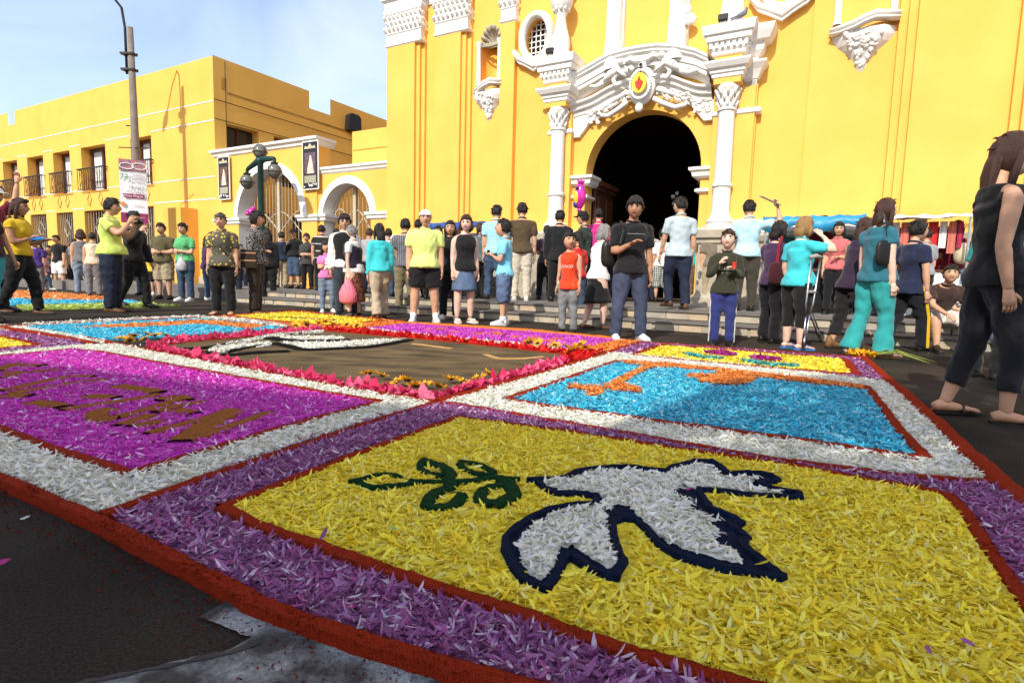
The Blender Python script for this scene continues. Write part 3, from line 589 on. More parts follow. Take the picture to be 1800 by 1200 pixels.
mb = MB(); hp = np.array([-1.1+e[0]*1.5, e[1]*1.5, 9.6]); mb.tube([hp, hp+[-.15+e[0]*.2, e[1]*.2, -.1], hp+[-.35+e[0]*.4, e[1]*.4, -.2]], [.06,.16,.08], 10); mb.build('lamp_head', SILV, arm, smooth=True)
mb = MB(); mb.tube([(-.28,0,5.5),(-.05,0,5.5)], .02, 6); mb.tube([(-.5,-.1,4.77),(.5,-.1,4.77)], .018, 6); mb.build('bracket', BLKI, up_)
def text_mesh(body, size, parent, m, loc, rot, name='lettering', align='CENTER', ext=.002, bold=False):
    cu = bpy.data.curves.new(name, 'FONT'); cu.body = body; cu.size = size; cu.align_x = align; cu.align_y = 'CENTER'; cu.extrude = ext; cu.resolution_u = 2
    if bold: cu.offset = size*.02
    t = bpy.data.objects.new('tmp', cu); COL.objects.link(t); bpy.context.view_layer.update()
    me = bpy.data.meshes.new_from_object(t.evaluated_get(bpy.context.evaluated_depsgraph_get())); bpy.data.objects.remove(t)
    me.materials.clear(); me.materials.append(m); o = bpy.data.objects.new(name, me); COL.objects.link(o); o.parent = parent; o.location = loc; o.rotation_euler = rot; return o
bw, bh = .76, 2.06
bnp = G(231, 400, 2.5); bdir = np.array([POLE[0], POLE[1]]); 
bn = empty('festival_banner', (POLE[0]+.06, POLE[1]-.28, 2.28), math.radians(33)); tag(bn, 'white festival banner with purple footer hung on the utility pole', 'banner')
BW = mat('banner_white', (.86,.86,.87), .7, .02); BP = mat('banner_purple', (.30,.03,.12), .7, .05)
mb = MB(); n_ = 8; mb.add([(-bw/2+bw*i/n_, .008*math.sin(i*.9), z) for z in (0, bh) for i in range(n_+1)]+[(-bw/2+bw*i/n_, .008*math.sin(i*.9)+.006, z) for z in (0, bh) for i in range(n_+1)],
    [(i, i+1, i+n_+2, i+n_+1) for i in range(n_)]+[(i+2*n_+2, i+2*n_+3, i+3*n_+4, i+3*n_+3) for i in range(n_)]); mb.build('sheet', BW, bn)
mb = MB(); mb.box(-bw/2, bw/2, -.035, -.024, 0, .33); mb.build('footer', BP, bn)
mb = MB(); mb.prism([(-.26,.82),(.28,.82),(.31,.95),(-.30,.95)], -.036, -.026); mb.build('title_box', BP, bn)
GRP = pattern('grape_print', 'dots', (.45,.20,.16), (.16,.10,.34), 13, thr=.42, c=(.55,.50,.75))
mb = MB(); mb.box(-bw/2, bw/2, -.035, -.024, bh-.36, bh); mb.build('photo_strip', GRP, bn)
mb = MB()
for x_, z_, r_ in ((-.16,bh-.18,.19),(.19,bh-.16,.2)): mb.tube([(x_+r_*math.cos(t), -.04, z_-.04+.5*r_*math.sin(t)) for t in np.linspace(0, 6.28, 20)], .018, 5, cap=False)
mb.build('basket_rim', WHI, bn)
TG = mat('print_green', (.12,.38,.14), .7); TGR = mat('print_grey', (.30,.30,.32), .7); RX = (math.pi/2, 0, 0)
for tx, sz, m_, x_, z_ in (('73', .30, TG, -.30, 1.56), ('festival de la', .075, TGR, .12, 1.70), ('vendimia', .155, TGR, .16, 1.58), ('de Surco', .15, TGR, .14, 1.44), ('28 abril', .17, TGR, .10, 1.24), ('al', .16, TGR, -.17, 1.09), ('1 mayo', .16, TGR, .12, 1.09), ('Plaza Mayor', .13, BW, 0, .93), ('municipalidad', .06, TGR, .1, .62), ('santiago de surco', .07, BW, .1, .21), ('tierra de vino', .06, BW, .1, .13)):
    text_mesh(tx, sz*.84, bn, m_, (x_*.82, -.040, z_*.95), RX, bold=False)
mb = MB(); mb.prism([(-.30+.06*math.cos(t), .60+.08*math.sin(t)) for t in np.linspace(0, 6.283, 12, endpoint=False)], -.036, -.026); mb.build('crest', mat('print_orange', (.75,.25,.05), .7), bn)
# ================================================================== saint posters on the arch wall
def poster(pa, pb, w, label, col1, seed):
    (ua, za), (ub, zb) = U(*pa, .2), U(*pb, .2); h = za-zb
    r = empty('hanging_poster', FW((ua+ub)/2, .16, zb), FROT); tag(r, label, 'poster')
    mb = MB(); mb.box(-w/2, w/2, 0, .03, 0, h); mb.build('board', WHI, r)
    mb = MB(); mb.box(-w/2+.035, w/2-.035, -.006, -.001, .035, h-.035); mb.build('print', mat('poster_black', (.02,.018,.02), .6), r)
    mb = MB(); rg = random.Random(seed)
    mb.prism([(-w*.36,h*.84),(w*.36,h*.84),(w*.30,h*.90),(w*.14,h*.88),(0,h*.95),(-w*.14,h*.88),(-w*.30,h*.90)], -.014, -.008); mb.build('crown', mat('poster_gold', (.50,.45,.30), .7, .3, 30), r)
    mb = MB(); mb.box(-w*.34, w*.34, -.012, -.008, h*.32, h*.76); mb.build('picture', mat('poster_pic%d' % seed, col1, .7, .5, 9, col2=(.10,.03,.03)), r)
    mb = MB(); mb.prism([(-w*.17,h*.33),(w*.24,h*.33),(w*.18,h*.52),(w*.12,h*.62),(w*.08,h*.70),(-.0,h*.70),(-w*.05,h*.6),(-w*.13,h*.48)], -.018, -.013); mb.build('figure', mat('poster_robe%d' % seed, (.66,.55,.45), .7, .25, 12), r)
    mb = MB(); mb.box(-w*.36, w*.36, -.012, -.008, h*.14, h*.29); mb.build('caption', mat('poster_caption', (.34,.33,.24), .7, .3, 60), r)
    mb = MB()
    for k in range(14): mb.ball((-w*.4+w*.8*rg.random(), -.01, h*(.06+.06*rg.random())), (.025,.006,.025), 6, 4)
    mb.build('ornament', WHI, r)
poster((393,274), (390,351), .62, 'tall poster of a kneeling figure on the wall by the building corner', (.35,.22,.10), 1)
poster((543,247), (544,333), .70, 'tall poster of standing figures between the two arches', (.30,.26,.36), 2)
# ================================================================== three globe lamp post
lp = G(458, 470, .72); lpu = U(458, 300, 1.3); lpos = FW(lpu[0], 1.3, 0)
lt = empty('street_lamp', lpos, FROT); tag(lt, 'dark green lamp post with three wire caged globes before the taller arch', 'street lamp')
zt = U(460, 275, 1.3)[1]
mb = MB(); mb.lathe([(.24,0),(.24,.3),(.16,.4),(.11,1.0),(.092,1.1),(.082,zt-.2),(.13,zt-.15),(.13,zt-.05),(0,zt-.05)], n=14); mb.build('post', GRN, lt, smooth=True)
mb = MB(); mb.tube([(-.62,0,zt-.34),(-.55,0,zt-.30),(0,0,zt-.08),(.55,0,zt-.10),(.62,0,zt-.12)], [.05,.06,.10,.07,.06], 8); mb.tube([(-.62,0,zt-.36),(-.62,0,zt-.48)], .05, 8); mb.tube([(.62,0,zt-.12),(.62,0,zt-.26)], .05, 8); mb.build('arm', GRN, lt)
GLB = mat('smoky_globe', (.15,.14,.12), .12, .25, 5, spec=.6)
for x_, z_ in ((0, zt+.14), (-.62, zt-.68), (.62, zt-.46)):
    mb = MB(); mb.ball((x_, 0, z_), .205, 18, 12); gl = mb.build('globe', GLB, lt, smooth=True)
    mb = MB(); mb.tube([(x_+.212*math.cos(t), .212*math.sin(t), z_-.02) for t in np.linspace(0, 6.283, 25)], .010, 5, cap=False)
    for a in (0, 1.57): mb.tube([(x_+.212*math.cos(t)*math.cos(a), .212*math.cos(t)*math.sin(a), z_+.212*math.sin(t)) for t in np.linspace(0, 6.283, 25)], .007, 5, cap=False)
    mb.build('cage', BLKI, gl); mb = MB(); mb.lathe([(.0,-.25),(.07,-.25),(.1,-.19),(.12,-.16)], (x_, 0, z_ if z_ > zt else z_+.40), 10); mb.build('cup', GRN, gl)
# ================================================================== opposite building and trees behind the camera that shade the foreground
def shade_line():
    a, b = G(60, 640)[:2], G(1745, 842)[:2]; return a, b
HB = 9.0; off = HB/math.tan(_e)
a, b = shade_line(); dd = (b-a)/np.linalg.norm(b-a); q = a-dd*9; r_ = b+dd*1.0
OB = empty('opposite_building', (*(q+SH[:2]*off), 0), math.atan2(dd[1], dd[0])); tag(OB, 'plain ochre block across the plaza behind the viewer', 'building')
Lg = float(np.linalg.norm(r_-q)); mb = MB(); mb.box(0, Lg, -8, -.0, 0, HB); mb.build('wall', ORG, OB)
for k in range(6): mb = MB(); mb.box(1+k*(Lg/6.5), 2+k*(Lg/6.5), .002, .03, 3.2, 5.2); mb.build('window', GLASS, OB)
# ================================================================== the flower carpet, laid on the road
PET = mat('petal', (1, 1, 1), .6, .06, 40, attr='shade', trans=.22, spec=.25)
REDS = mat('red_sawdust', (.44, .036, .008), .95, .50, 330, 1.0, 420, spec=.1)
ORAS = mat('orange_sawdust', (.75, .20, .03), .95, .25, 60, .8, 420, spec=.1)
NAVY = mat('navy_sawdust', (.006, .016, .050), .95, .35, 60, .9, 420, spec=.1)
GRNS = mat('green_sawdust', (.006, .055, .016), .95, .35, 60, .9, 420, spec=.1)
BRNS = mat('brown_sawdust', (.40, .14, .028), .95, .3, 60, .9, 420, spec=.1)
BLKS = mat('black_sawdust', (.008, .008, .008), .95, .35, 60, .9, 420, spec=.1)
def gw(pix): return np.array([G(x, y, .018)[:2] for x, y in pix])
def resample(P, step, closed=False):
    P = np.asarray(P, float); Q = np.vstack([P, P[:1]]) if closed else P; out = []
    for i in range(len(Q)-1):
        k = max(1, int(round(np.linalg.norm(Q[i+1]-Q[i])/step))); out += [Q[i]+(Q[i+1]-Q[i])*j/k for j in range(k)]
    if not closed: out.append(Q[-1])
    return np.array(out)
def smoothline(P, it=2):
    P = np.asarray(P, float)
    for _ in range(it):
        Q = [P[0]]
        for i in range(len(P)-1): Q += [P[i]*.75+P[i+1]*.25, P[i]*.25+P[i+1]*.75]
        Q.append(P[-1]); P = np.array(Q)
    return P
def vnoise(P, s, seed=0.):
    return np.array([mnoise.noise((p[0]*s+seed, p[1]*s, seed)) for p in P])
STRIPS = []
def strip(name, parent, pix, w, h, m, step=None, z0=0., world=False, taper=False, smooth=0):
    P = np.asarray(pix, float) if world else gw(pix)
    if smooth: P = smoothline(P, smooth)
    dist = np.linalg.norm(P, axis=1).min(); st_ = step or max(.012, dist*.006); P = resample(P, st_)
    T = np.gradient(P, axis=0); T /= np.linalg.norm(T, axis=1)[:, None]+1e-9; Nn = np.stack([-T[:, 1], T[:, 0]], 1)
    if h > .02 or 'stroke' in name: STRIPS.append((P.copy(), w*.92 if 'stroke' in name else w))
    k = len(P); ww = w*(1+.16*vnoise(P, 5, 3.)+.12*vnoise(P, 23, 9.)+.10*vnoise(P, 60, 2.))
    if taper: ww = ww*np.clip(np.minimum(np.arange(k), np.arange(k)[::-1])/4+.35, 0, 1)
    P = P+Nn*(.10*w*vnoise(P, 7, 5.))[:, None]
    prof = [(-.66, 0), (-.54, .62), (-.44, .98), (-.20, 1.03), (0, 1.0), (.20, 1.04), (.44, .98), (.54, .62), (.66, 0)]; V = []
    for i in range(k):
        for a, b in prof: V.append((*(P[i]+Nn[i]*a*ww[i]), z0+b*h))
    V = np.array(V); nz_ = np.array([mnoise.noise((v[0]*70, v[1]*70, 1.)) for v in V])*h*.16+np.array([mnoise.noise((v[0]*9, v[1]*9, 4.)) for v in V])*h*.2; V[:, 2] = np.where(V[:, 2] > z0+1e-6, V[:, 2]+nz_, z0-.001)
    np_ = len(prof); Fc = [(i*np_+j, i*np_+j+1, (i+1)*np_+j+1, (i+1)*np_+j) for i in range(k-1) for j in range(np_-1)]
    return mesh_np(name, V, [f[::-1] for f in Fc], m, parent)
def blob(name, parent, poly, h, m, z0=0., world=True, grid=None, edge=.03, rough=.12):
    P = np.asarray(poly, float) if world else gw(poly); dist = np.linalg.norm(P, axis=1).min(); gs = grid or max(.016, dist*.010)
    B = resample(P, gs, True); B = B+RNG.normal(0, gs*.12, B.shape); lo_, hi_ = B.min(0), B.max(0)
    gx, gy = np.meshgrid(np.arange(lo_[0], hi_[0], gs), np.arange(lo_[1], hi_[1], gs)); I = np.stack([gx.ravel(), gy.ravel()], 1)+RNG.normal(0, gs*.15, (gx.size, 2)); I = I[inpoly(I, B)]
    d = np.full(len(I), 9.)
    for i in range(0, len(I), 400):
        d[i:i+400] = np.sqrt(((I[i:i+400, None]-B[None])**2).sum(2)).min(1)
    keep = d > gs*.5; I = I[keep]; d = d[keep]
    vin = [Vector(b) for b in B]+[Vector(p) for p in I]; nb = len(B)
    vo, _, fo, *_r = delaunay_2d_cdt(vin, [], [list(range(nb))], 1, 1e-6)
    V = []
    for v in vo:
        V.append((v.x, v.y, 0))
    V = np.array(V); dd_ = np.full(len(V), 9.)
    for i in range(0, len(V), 400): dd_[i:i+400] = np.sqrt(((V[i:i+400, None, :2]-B[None])**2).sum(2)).min(1)
    t = np.clip(dd_/edge, 0, 1); prof = np.sqrt(1-(1-t)**2)
    V[:, 2] = z0+h*prof*(1+rough*np.array([mnoise.noise((v[0]*60, v[1]*60, 2.)) for v in V])+.15*np.array([mnoise.noise((v[0]*8, v[1]*8, 7.)) for v in V]))-.001*(t < .01)
    mb = MB(); mb.v = [tuple(v) for v in V]; mb.f = [tuple(f) for f in fo if len(f) == 3]; mb.m = [0]*len(mb.f); return mb.build(name, m, parent)
def petal_geo(pos, yaw, pit, rol, L_, W_, curl, rows, lod):
    n = len(pos)
    if lod == 0: prof = [(-.5, .10), (0., .5), (.5, .05)]
    elif lod == 1: prof = [(-.5, .22), (-.18, .46), (.2, .5), (.5, .06)]
    else: prof = [(-.5, .2), (-.25, .42), (.05, .52), (.32, .42), (.5, .06)]
    wid = [-1, 1] if lod < 2 else [-1, 0, 1]
    cy_, sy_, cp, sp_, cr_, sr_ = np.cos(yaw), np.sin(yaw), np.cos(pit), np.sin(pit), np.cos(rol), np.sin(rol)
    V = []
    for (t, w) in prof:
        for a in wid:
            x = t*L_; y = a*w*W_; z = curl*(t+.5)**2*L_ - (0 if a else .18*w*W_)
            y2 = y*cr_-z*sr_; z2 = y*sr_+z*cr_; x3 = x*cp-z2*sp_; z3 = x*sp_+z2*cp
            V.append(np.stack([pos[:, 0]+x3*cy_-y2*sy_, pos[:, 1]+x3*sy_+y2*cy_, pos[:, 2]+z3], 1))
    V = np.stack(V, 1); k = V.shape[1]; q = len(wid); Fc = []
    for i in range(len(prof)-1):
        for j in range(q-1): Fc.append((i*q+j, i*q+j+1, (i+1)*q+j+1, (i+1)*q+j))
    Fa = (np.arange(n)*k)[:, None, None]+np.array(Fc)[None]
    return V.reshape(-1, 3), Fa.reshape(-1, 4), k
def sample_in(poly, dens, excl=(), frame=True):
    poly = np.asarray(poly); lo_, hi_ = poly.min(0), poly.max(0); n = int((hi_-lo_).prod()*dens)
    P = RNG.uniform(lo_, hi_, (n, 2)); P = P[inpoly(P, poly)]
    for e_ in excl: P = P[~inpoly(P, e_)]
    if frame:
        v = np.c_[P, np.zeros(len(P))]-[0, 0, CH]; dz = v@_f; ok = dz > .3; v = v[ok]; P = P[ok]; dz = dz[ok]
        x = 900+FPX*(v@_r)/dz; y = 600-FPX*(v@_u)/dz; P = P[(x > -260) & (x < 2060) & (y < 1330)]
    return P
def off_strips(P):
    keep = np.ones(len(P), bool); lo_, hi_ = P.min(0), P.max(0)
    for Q, w in STRIPS:
        near = ((Q > lo_-w) & (Q < hi_+w)).all(1)
        if not near.any(): continue
        Q = Q[near]; R2 = (w*.5+.006)**2; bb0, bb1 = Q.min(0)-w, Q.max(0)+w; ii = np.where(((P > bb0) & (P < bb1)).all(1))[0]
        for i in range(0, len(ii), 4000):
            c_ = ii[i:i+4000]; keep[c_] &= (((P[c_][:, None]-Q[None])**2).sum(2).min(1) > R2)
    return P[keep]
def petals(name, parent, poly, dens, L_, W_, cols, excl=(), z0=.012, dz=.016, lod=1, tilt=.20, curl=.3, kind='stuff', P=None, frame=True):
    P = sample_in(poly, dens, excl, frame) if P is None else P
    if len(P): P = off_strips(P)
    n = len(P)
    if not n: return None
    z = z0+RNG.uniform(0, 1, n)**.7*dz; pos = np.c_[P, z]
    sz = np.exp(RNG.normal(-.06, .34, n)).clip(.35, 1.9)
    V, Fa, k = petal_geo(pos, RNG.uniform(0, 6.283, n), RNG.normal(.05, tilt, n), RNG.normal(0, .5, n), L_*sz, W_*sz*RNG.uniform(.75, 1.25, n), RNG.uniform(-curl*.4, curl, n)*1.6, 0, lod)
    pal = np.array([c[:3] for c in cols]); wt = np.array([c[3] for c in cols]); ci = RNG.choice(len(cols), n, p=wt/wt.sum())
    c = pal[ci]*RNG.uniform(.78, 1.12, (n, 1)); c = np.c_[c.clip(0, 1), np.ones(n)]
    o = mesh_np(name, V, Fa, PET, parent, col=np.repeat(c, k, 0))
    if kind: o['kind'] = kind
    return o
def single_petals(parent, poly, excl, num, L_, W_, cols, z0, dz):
    """the petals nearest the camera, each an object of its own that shares its mesh with its like"""
    P = sample_in(poly, 6000, excl); x = np.array([PX((p[0], p[1], .03)) for p in P]); P = P[(x[:, 0] > 0) & (x[:, 0] < 1800) & (x[:, 1] < 1195)]
    P = off_strips(P); d = np.linalg.norm(P-[0, 0], axis=1)+RNG.uniform(0, .35, len(P)); P = P[np.argsort(d)][:num]; protos = []
    for k in range(8):
        V, Fa, _ = petal_geo(np.zeros((1, 3)), np.zeros(1), np.zeros(1), np.array([RNG.normal(0, .4)]), np.array([L_*RNG.uniform(.8, 1.25)]), np.array([W_*RNG.uniform(.8, 1.2)]), np.array([RNG.uniform(-.1, .55)]), 0, 2)
        c = np.array(cols[k % len(cols)][:3])*RNG.uniform(.85, 1.12); me = mesh_np('petal', V, Fa, PET, parent, smooth=True, col=np.tile(np.r_[c.clip(0, 1), 1], (len(V), 1))); protos.append(me)
    for i, p in enumerate(P):
        o = protos[i] if i < 8 else share(protos[i % 8], 'petal', parent)
        o.location = (p[0], p[1], z0+RNG.uniform(.4, 1)*dz); o.rotation_euler = (RNG.normal(0, .25), RNG.normal(-.12, .25), RNG.uniform(0, 6.28))
def bed(parent, poly, col, h=.014, excl=()):
    m = mat('bed_%d_%d_%d' % tuple(int(c*99) for c in col), col, .9, .35, 40, .6, 200, detail=6); P = np.asarray(poly); mb = MB()
    mb.prism([(p[0], p[1]) for p in P], 0, .01); mb.v = [(x, zz, h-.01+y) for x, y, zz in mb.v]; return mb.build('petal_bed', m, parent)
def thing(name, label, cat, pix, group=None):
    p = G(*pix); o = empty(name, (0, 0, 0)); tag(o, label, cat, group); return o
YP = [(.94,.79,.045,6), (.96,.86,.11,4), (.88,.67,.03,3), (.90,.85,.26,1.5), (.60,.44,.03,.4)]
PUP = [(.33,.11,.29,5), (.44,.20,.41,4), (.23,.06,.20,3.5), (.68,.54,.68,2), (.40,.085,.28,2)]
WHP = [(.84,.84,.72,6), (.90,.90,.84,4), (.74,.73,.56,3), (.84,.84,.82,2)]
PKP = [(.70,.05,.56,6), (.78,.10,.66,4), (.58,.03,.46,3), (.84,.60,.82,1.6), (.66,.06,.46,2)]
BLP = [(.06,.58,.78,6), (.14,.66,.82,4), (.035,.42,.64,3), (.46,.78,.84,1.4)]
ORP = [(.86,.28,.05,5), (.92,.42,.14,3), (.80,.20,.03,2)]
RSP = [(.72,.05,.16,5), (.80,.14,.28,3), (.60,.03,.11,3)]; RDP = [(.68,.012,.012,5), (.55,.01,.01,3)]
# ---- red ridges between the panels
OUTL = [(-160,778),(0,840),(85,876),(170,914),(280,967),(450,1057),(550,1098),(700,1145),(895,1200),(1100,1258),(1300,1310)]
OUTR = [(1516,626),(1562,668),(1593,692),(1625,722),(1658,750),(1697,789),(1737,825),(1770,852),(1808,882),(1880,940),(2050,1075)]
N1 = [(178,905),(360,840),(525,784),(650,743),(765,707)]; N2 = [(765,707),(800,710),(930,732),(1078,757),(1220,783),(1355,806),(1500,825),(1633,840),(1752,846)]
N3 = [(150,593),(205,604),(263,616),(380,639),(513,664),(613,683),(765,706)]; N4 = [(768,706),(830,690),(880,675),(969,651),(1035,631),(1124,602)]
DOVE_B = [(390,892),(450,922),(600,975),(750,1027),(895,1072),(1000,1111),(1100,1145),(1250,1188),(1375,1217),(1560,1265),(1900,1330),(1990,1290),(1905,1190),(1808,1068),(1770,1012),(1730,955),(1698,902),(1668,872),(1633,862),(1411,822),(1189,789),(967,755),(806,734),(625,800),(500,849)]
sb = thing('sawdust_edging', 'dark red sawdust ridges that divide the flower carpet into panels', 'border', (770,705))
strip('sawdust_line', sb, OUTL, .042, .026, REDS); strip('sawdust_line', sb, OUTR, .075, .028, REDS); strip('sawdust_line', sb, N1, .040, .024, REDS, z0=.001); strip('sawdust_line', sb, N2, .038, .024, REDS, z0=.0015)
strip('sawdust_line', sb, N3, .045, .028, REDS, z0=.001); strip('sawdust_line', sb, N4, .055, .030, REDS, z0=.0015)
strip('sawdust_line', sb, [(0,574),(150,566),(300,560),(400,555),(513,545),(580,553),(680,562),(712,565)], .09, .03, REDS); strip('sawdust_line', sb, [(1124,601),(1300,613),(1516,629)], .07, .03, REDS)
strip('sawdust_line', sb, [(-60,566),(40,580),(110,592),(170,604)], .06, .028, REDS)
grp = RNG.uniform(0, 1, (2600, 1)); base = resample(gw(OUTL), .02); idx = RNG.integers(0, len(base), 2600); P = base[idx]+RNG.normal(0, .055, (2600, 2))+np.array([-.03,-.035]); 
V = np.concatenate([np.c_[P, np.full(2600, .004)][:, None]+RNG.normal(0, .0022, (2600, 4, 3))], 0).reshape(-1, 3); V[:, 2] = np.abs(V[:, 2])+.001
Fa = (np.arange(2600)*4)[:, None, None]+np.array([(0,1,2),(0,2,3),(0,3,1),(1,3,2)])[None]; o = mesh_np('sawdust_crumbs', V, Fa.reshape(-1, 3), REDS, sb); o['kind'] = 'stuff'
for LN, w_, n_g in ((OUTL, .042, 4200), (DOVE_B, .041, 4200), (N1, .04, 1500), (N2, .04, 1200)):
    base = resample(gw(LN), .012); vis = np.linalg.norm(base, axis=1) < 3.6; base = base[vis]; idx = RNG.integers(0, len(base), n_g); P = base[idx]+RNG.uniform(-.5, .5, (n_g, 2))*w_*1.1
    V = (np.c_[P, np.full(n_g, .0255 if w_ > .0415 else .0245)][:, None]+RNG.normal(0, .0017, (n_g, 4, 3))).reshape(-1, 3); Fa = (np.arange(n_g)*4)[:, None, None]+np.array([(0,1,2),(0,2,3),(0,3,1),(1,3,2)])[None]; o = mesh_np('sawdust_grains', V, Fa.reshape(-1, 3), REDS, sb); o['kind'] = 'stuff'
# ---- near panel: white dove with a green sprig on yellow
dv = thing('flower_carpet', 'yellow petal panel with a white dove and green sprig, nearest the viewer', 'flower panel', (1000,900))
strip('sawdust_line', dv, DOVE_B+[DOVE_B[0]], .040, .025, REDS, z0=.001)
DW = gw(DOVE_B)
def cz(s, ox, oy, L): return [(ox+x/s, oy+y/s) for x, y in L]
dove_out = cz(1800/940., 560, 740, [(690,205),(745,200),(825,192),(860,172),(950,158),(1050,155),(1165,170),(1200,150),(1260,135),(1330,137),(1365,155),(1385,178),(1440,175),(1530,185),(1560,205),(1545,214),(1490,218),(1530,228),(1590,240),(1628,250),(1634,266),(1600,270),(1540,262),(1420,255),(1290,240),(1310,270),(1330,300),(1400,325),(1440,352),(1420,362),(1390,352),(1440,385),(1462,400),(1440,420),(1480,460),(1530,500),(1578,535),(1560,545),(1470,530),(1360,515),(1250,485),(1190,462),(1130,420),(1090,372),(1062,345),(1030,342),(1005,350),(1010,400),(1030,460),(1045,480),(1010,545),(975,540),(880,500),(845,470),(815,530),(790,570),(770,585),(735,570),(680,550),(640,500),(612,440),(615,400),(650,365),(700,330),(770,300),(850,285),(920,280),(925,262),(800,255),(755,240),(735,218)])
dove_in = cz(1800/940., 560, 740, [(738,212),(800,203),(850,200),(900,182),(960,172),(1050,170),(1160,185),(1220,165),(1275,150),(1325,155),(1350,180),(1350,195),(1440,195),(1500,202),(1440,212),(1400,222),(1500,235),(1600,252),(1540,250),(1400,238),(1200,230),(1215,262),(1275,285),(1230,298),(1330,335),(1400,345),(1270,345),(1320,362),(1370,388),(1320,400),(1340,425),(1400,450),(1440,490),(1380,480),(1280,450),(1180,425),(1120,380),(1075,330),(1040,292),(1005,285),(975,310),(968,360),(985,420),(1003,480),(975,505),(900,462),(850,425),(815,432),(790,500),(750,545),(715,525),(680,475),(668,415),(710,370),(770,330),(850,300),(945,290),(965,270),(930,250),(850,245),(790,232)])
DO, DI = gw(dove_out), gw(dove_in)
# solid sawdust under the white, so the outline reads as one laid mass
blob('dove_outline', dv, DO, .023, NAVY, edge=.016, rough=.2)
_q = resample(DO, .02, True); _t = np.roll(_q, -1, 0)-np.roll(_q, 1, 0); _t /= np.linalg.norm(_t, axis=1)[:, None]+1e-9; _n = np.stack([-_t[:, 1], _t[:, 0]], 1)
if inpoly(_q+_n*.01, DO).mean() < .5: _n = -_n
_q = _q+_n*.013; strip('dove_outline_ridge', dv, np.vstack([_q, _q[:1]]), .024, .033, NAVY, world=True, step=.02)
leaf = []; LF = lambda L: cz(3.6, 600, 740, L)
for i, (L, w) in enumerate([([(45,400),(120,385),(180,362),(260,350),(340,352),(385,375)], .022), ([(100,398),(150,425),(220,438),(330,430),(410,420),(465,400),(430,388)], .026), ([(510,255),(560,280),(640,300),(690,330),(690,370),(660,395)], .045), ([(485,300),(540,340),(600,355),(650,365)], .028), ([(515,255),(490,300)], .03),
        ([(735,265),(780,268),(860,285),(930,310),(975,345)], .028), ([(740,270),(770,310),(830,340),(900,355),(970,355)], .026), ([(470,395),(600,402),(700,400),(820,395),(900,385),(985,365),(1060,385),(1130,380)], .026), ([(700,395),(690,430),(620,450),(560,490),(535,565)], .045), ([(540,560),(620,560),(710,545),(740,510),(770,475)], .045), ([(760,470),(690,480)], .028),
        ([(985,370),(1050,400),(1085,440),(1095,480),(1040,510),(970,560)], .05), ([(1030,410),(930,430),(880,470),(870,510),(920,530),(965,545)], .04)]):
    o = strip('sprig_line', dv, LF(L), w, .030, GRNS, z0=.002, smooth=2, taper=True); pw = gw(LF(L)); leaf.append((smoothline(pw, 1), w*.5))
def near_line(P, lines):
    m = np.zeros(len(P), bool)
    for L, w in lines:
        Q = resample(L, .015)
        for i in range(0, len(P), 3000): m[i:i+3000] |= (((P[i:i+3000, None]-Q[None])**2).sum(2).min(1) < w*w)
    return m
bed(dv, DW, (.80,.62,.04), .020)
P = sample_in(DW, 20000, [DO]); P = P[~near_line(P, [(a, b+.008) for a, b in leaf]+[(np.vstack([DO, DO[:1]]), .018)])]
pn = np.linalg.norm(P, axis=1)
petals('petals', dv, None, 0, .026, .0060, YP, P=P[pn < 2.2], lod=1); petals('petals', dv, None, 0, .028, .0064, YP, P=P[pn >= 2.2], lod=0)
single_petals(dv, DW, [DO], 300, .034, .0082, YP, .022, .012)
P = sample_in(DI, 19000); P = P[~near_line(P, [(np.vstack([DI, DI[:1]]), .006)])]; blob('dove_bed', dv, DI, .004, mat('white_petal_bed', (.74,.74,.64), .9, .2, 60, .5, 200), z0=.0225, edge=.01); petals('dove_petals', dv, None, 0, .023, .0068, WHP, P=P, z0=.025, dz=.010)
petals('stray_petals', dv, DW, 9, .02, .007, [(.6,.03,.3,1),(.3,.1,.3,1),(.8,.8,.75,2),(.1,.5,.5,1)], z0=.036, dz=.006)
petals('stray_petals', dv, DO, 16, .04, .01, YP, excl=[DI], z0=.036, dz=.006)
# ---- purple frame round the dove panel
pf = thing('flower_edging', 'purple petal border framing the yellow dove panel', 'flower border', (300,900))
PUR = gw([(195,900),(360,832),(525,777),(650,737),(765,705),(800,709),(930,730),(1078,755),(1220,781),(1355,804),(1500,823),(1633,839),(1748,848),(1808,885),(1900,960),(2100,1150),(2050,1330),(1200,1330),(1100,1256),(895,1198),(700,1143),(550,1096),(450,1054),(280,965)])
bed(pf, PUR, (.24,.08,.21), .014); dw_in = gw(DOVE_B)
petals('petals', pf, PUR, 16500, .026, .0055, PUP, excl=[dw_in], z0=.010, dz=.016, curl=.4, tilt=.22)
single_petals(pf, PUR, [dw_in], 300, .031, .0068, PUP[:4], .016, .014)
petals('stray_petals', pf, PUR, 12, .022, .006, [(.7,.05,.4,1),(.8,.8,.8,2),(.1,.45,.6,.4)], excl=[dw_in], z0=.034, dz=.006)
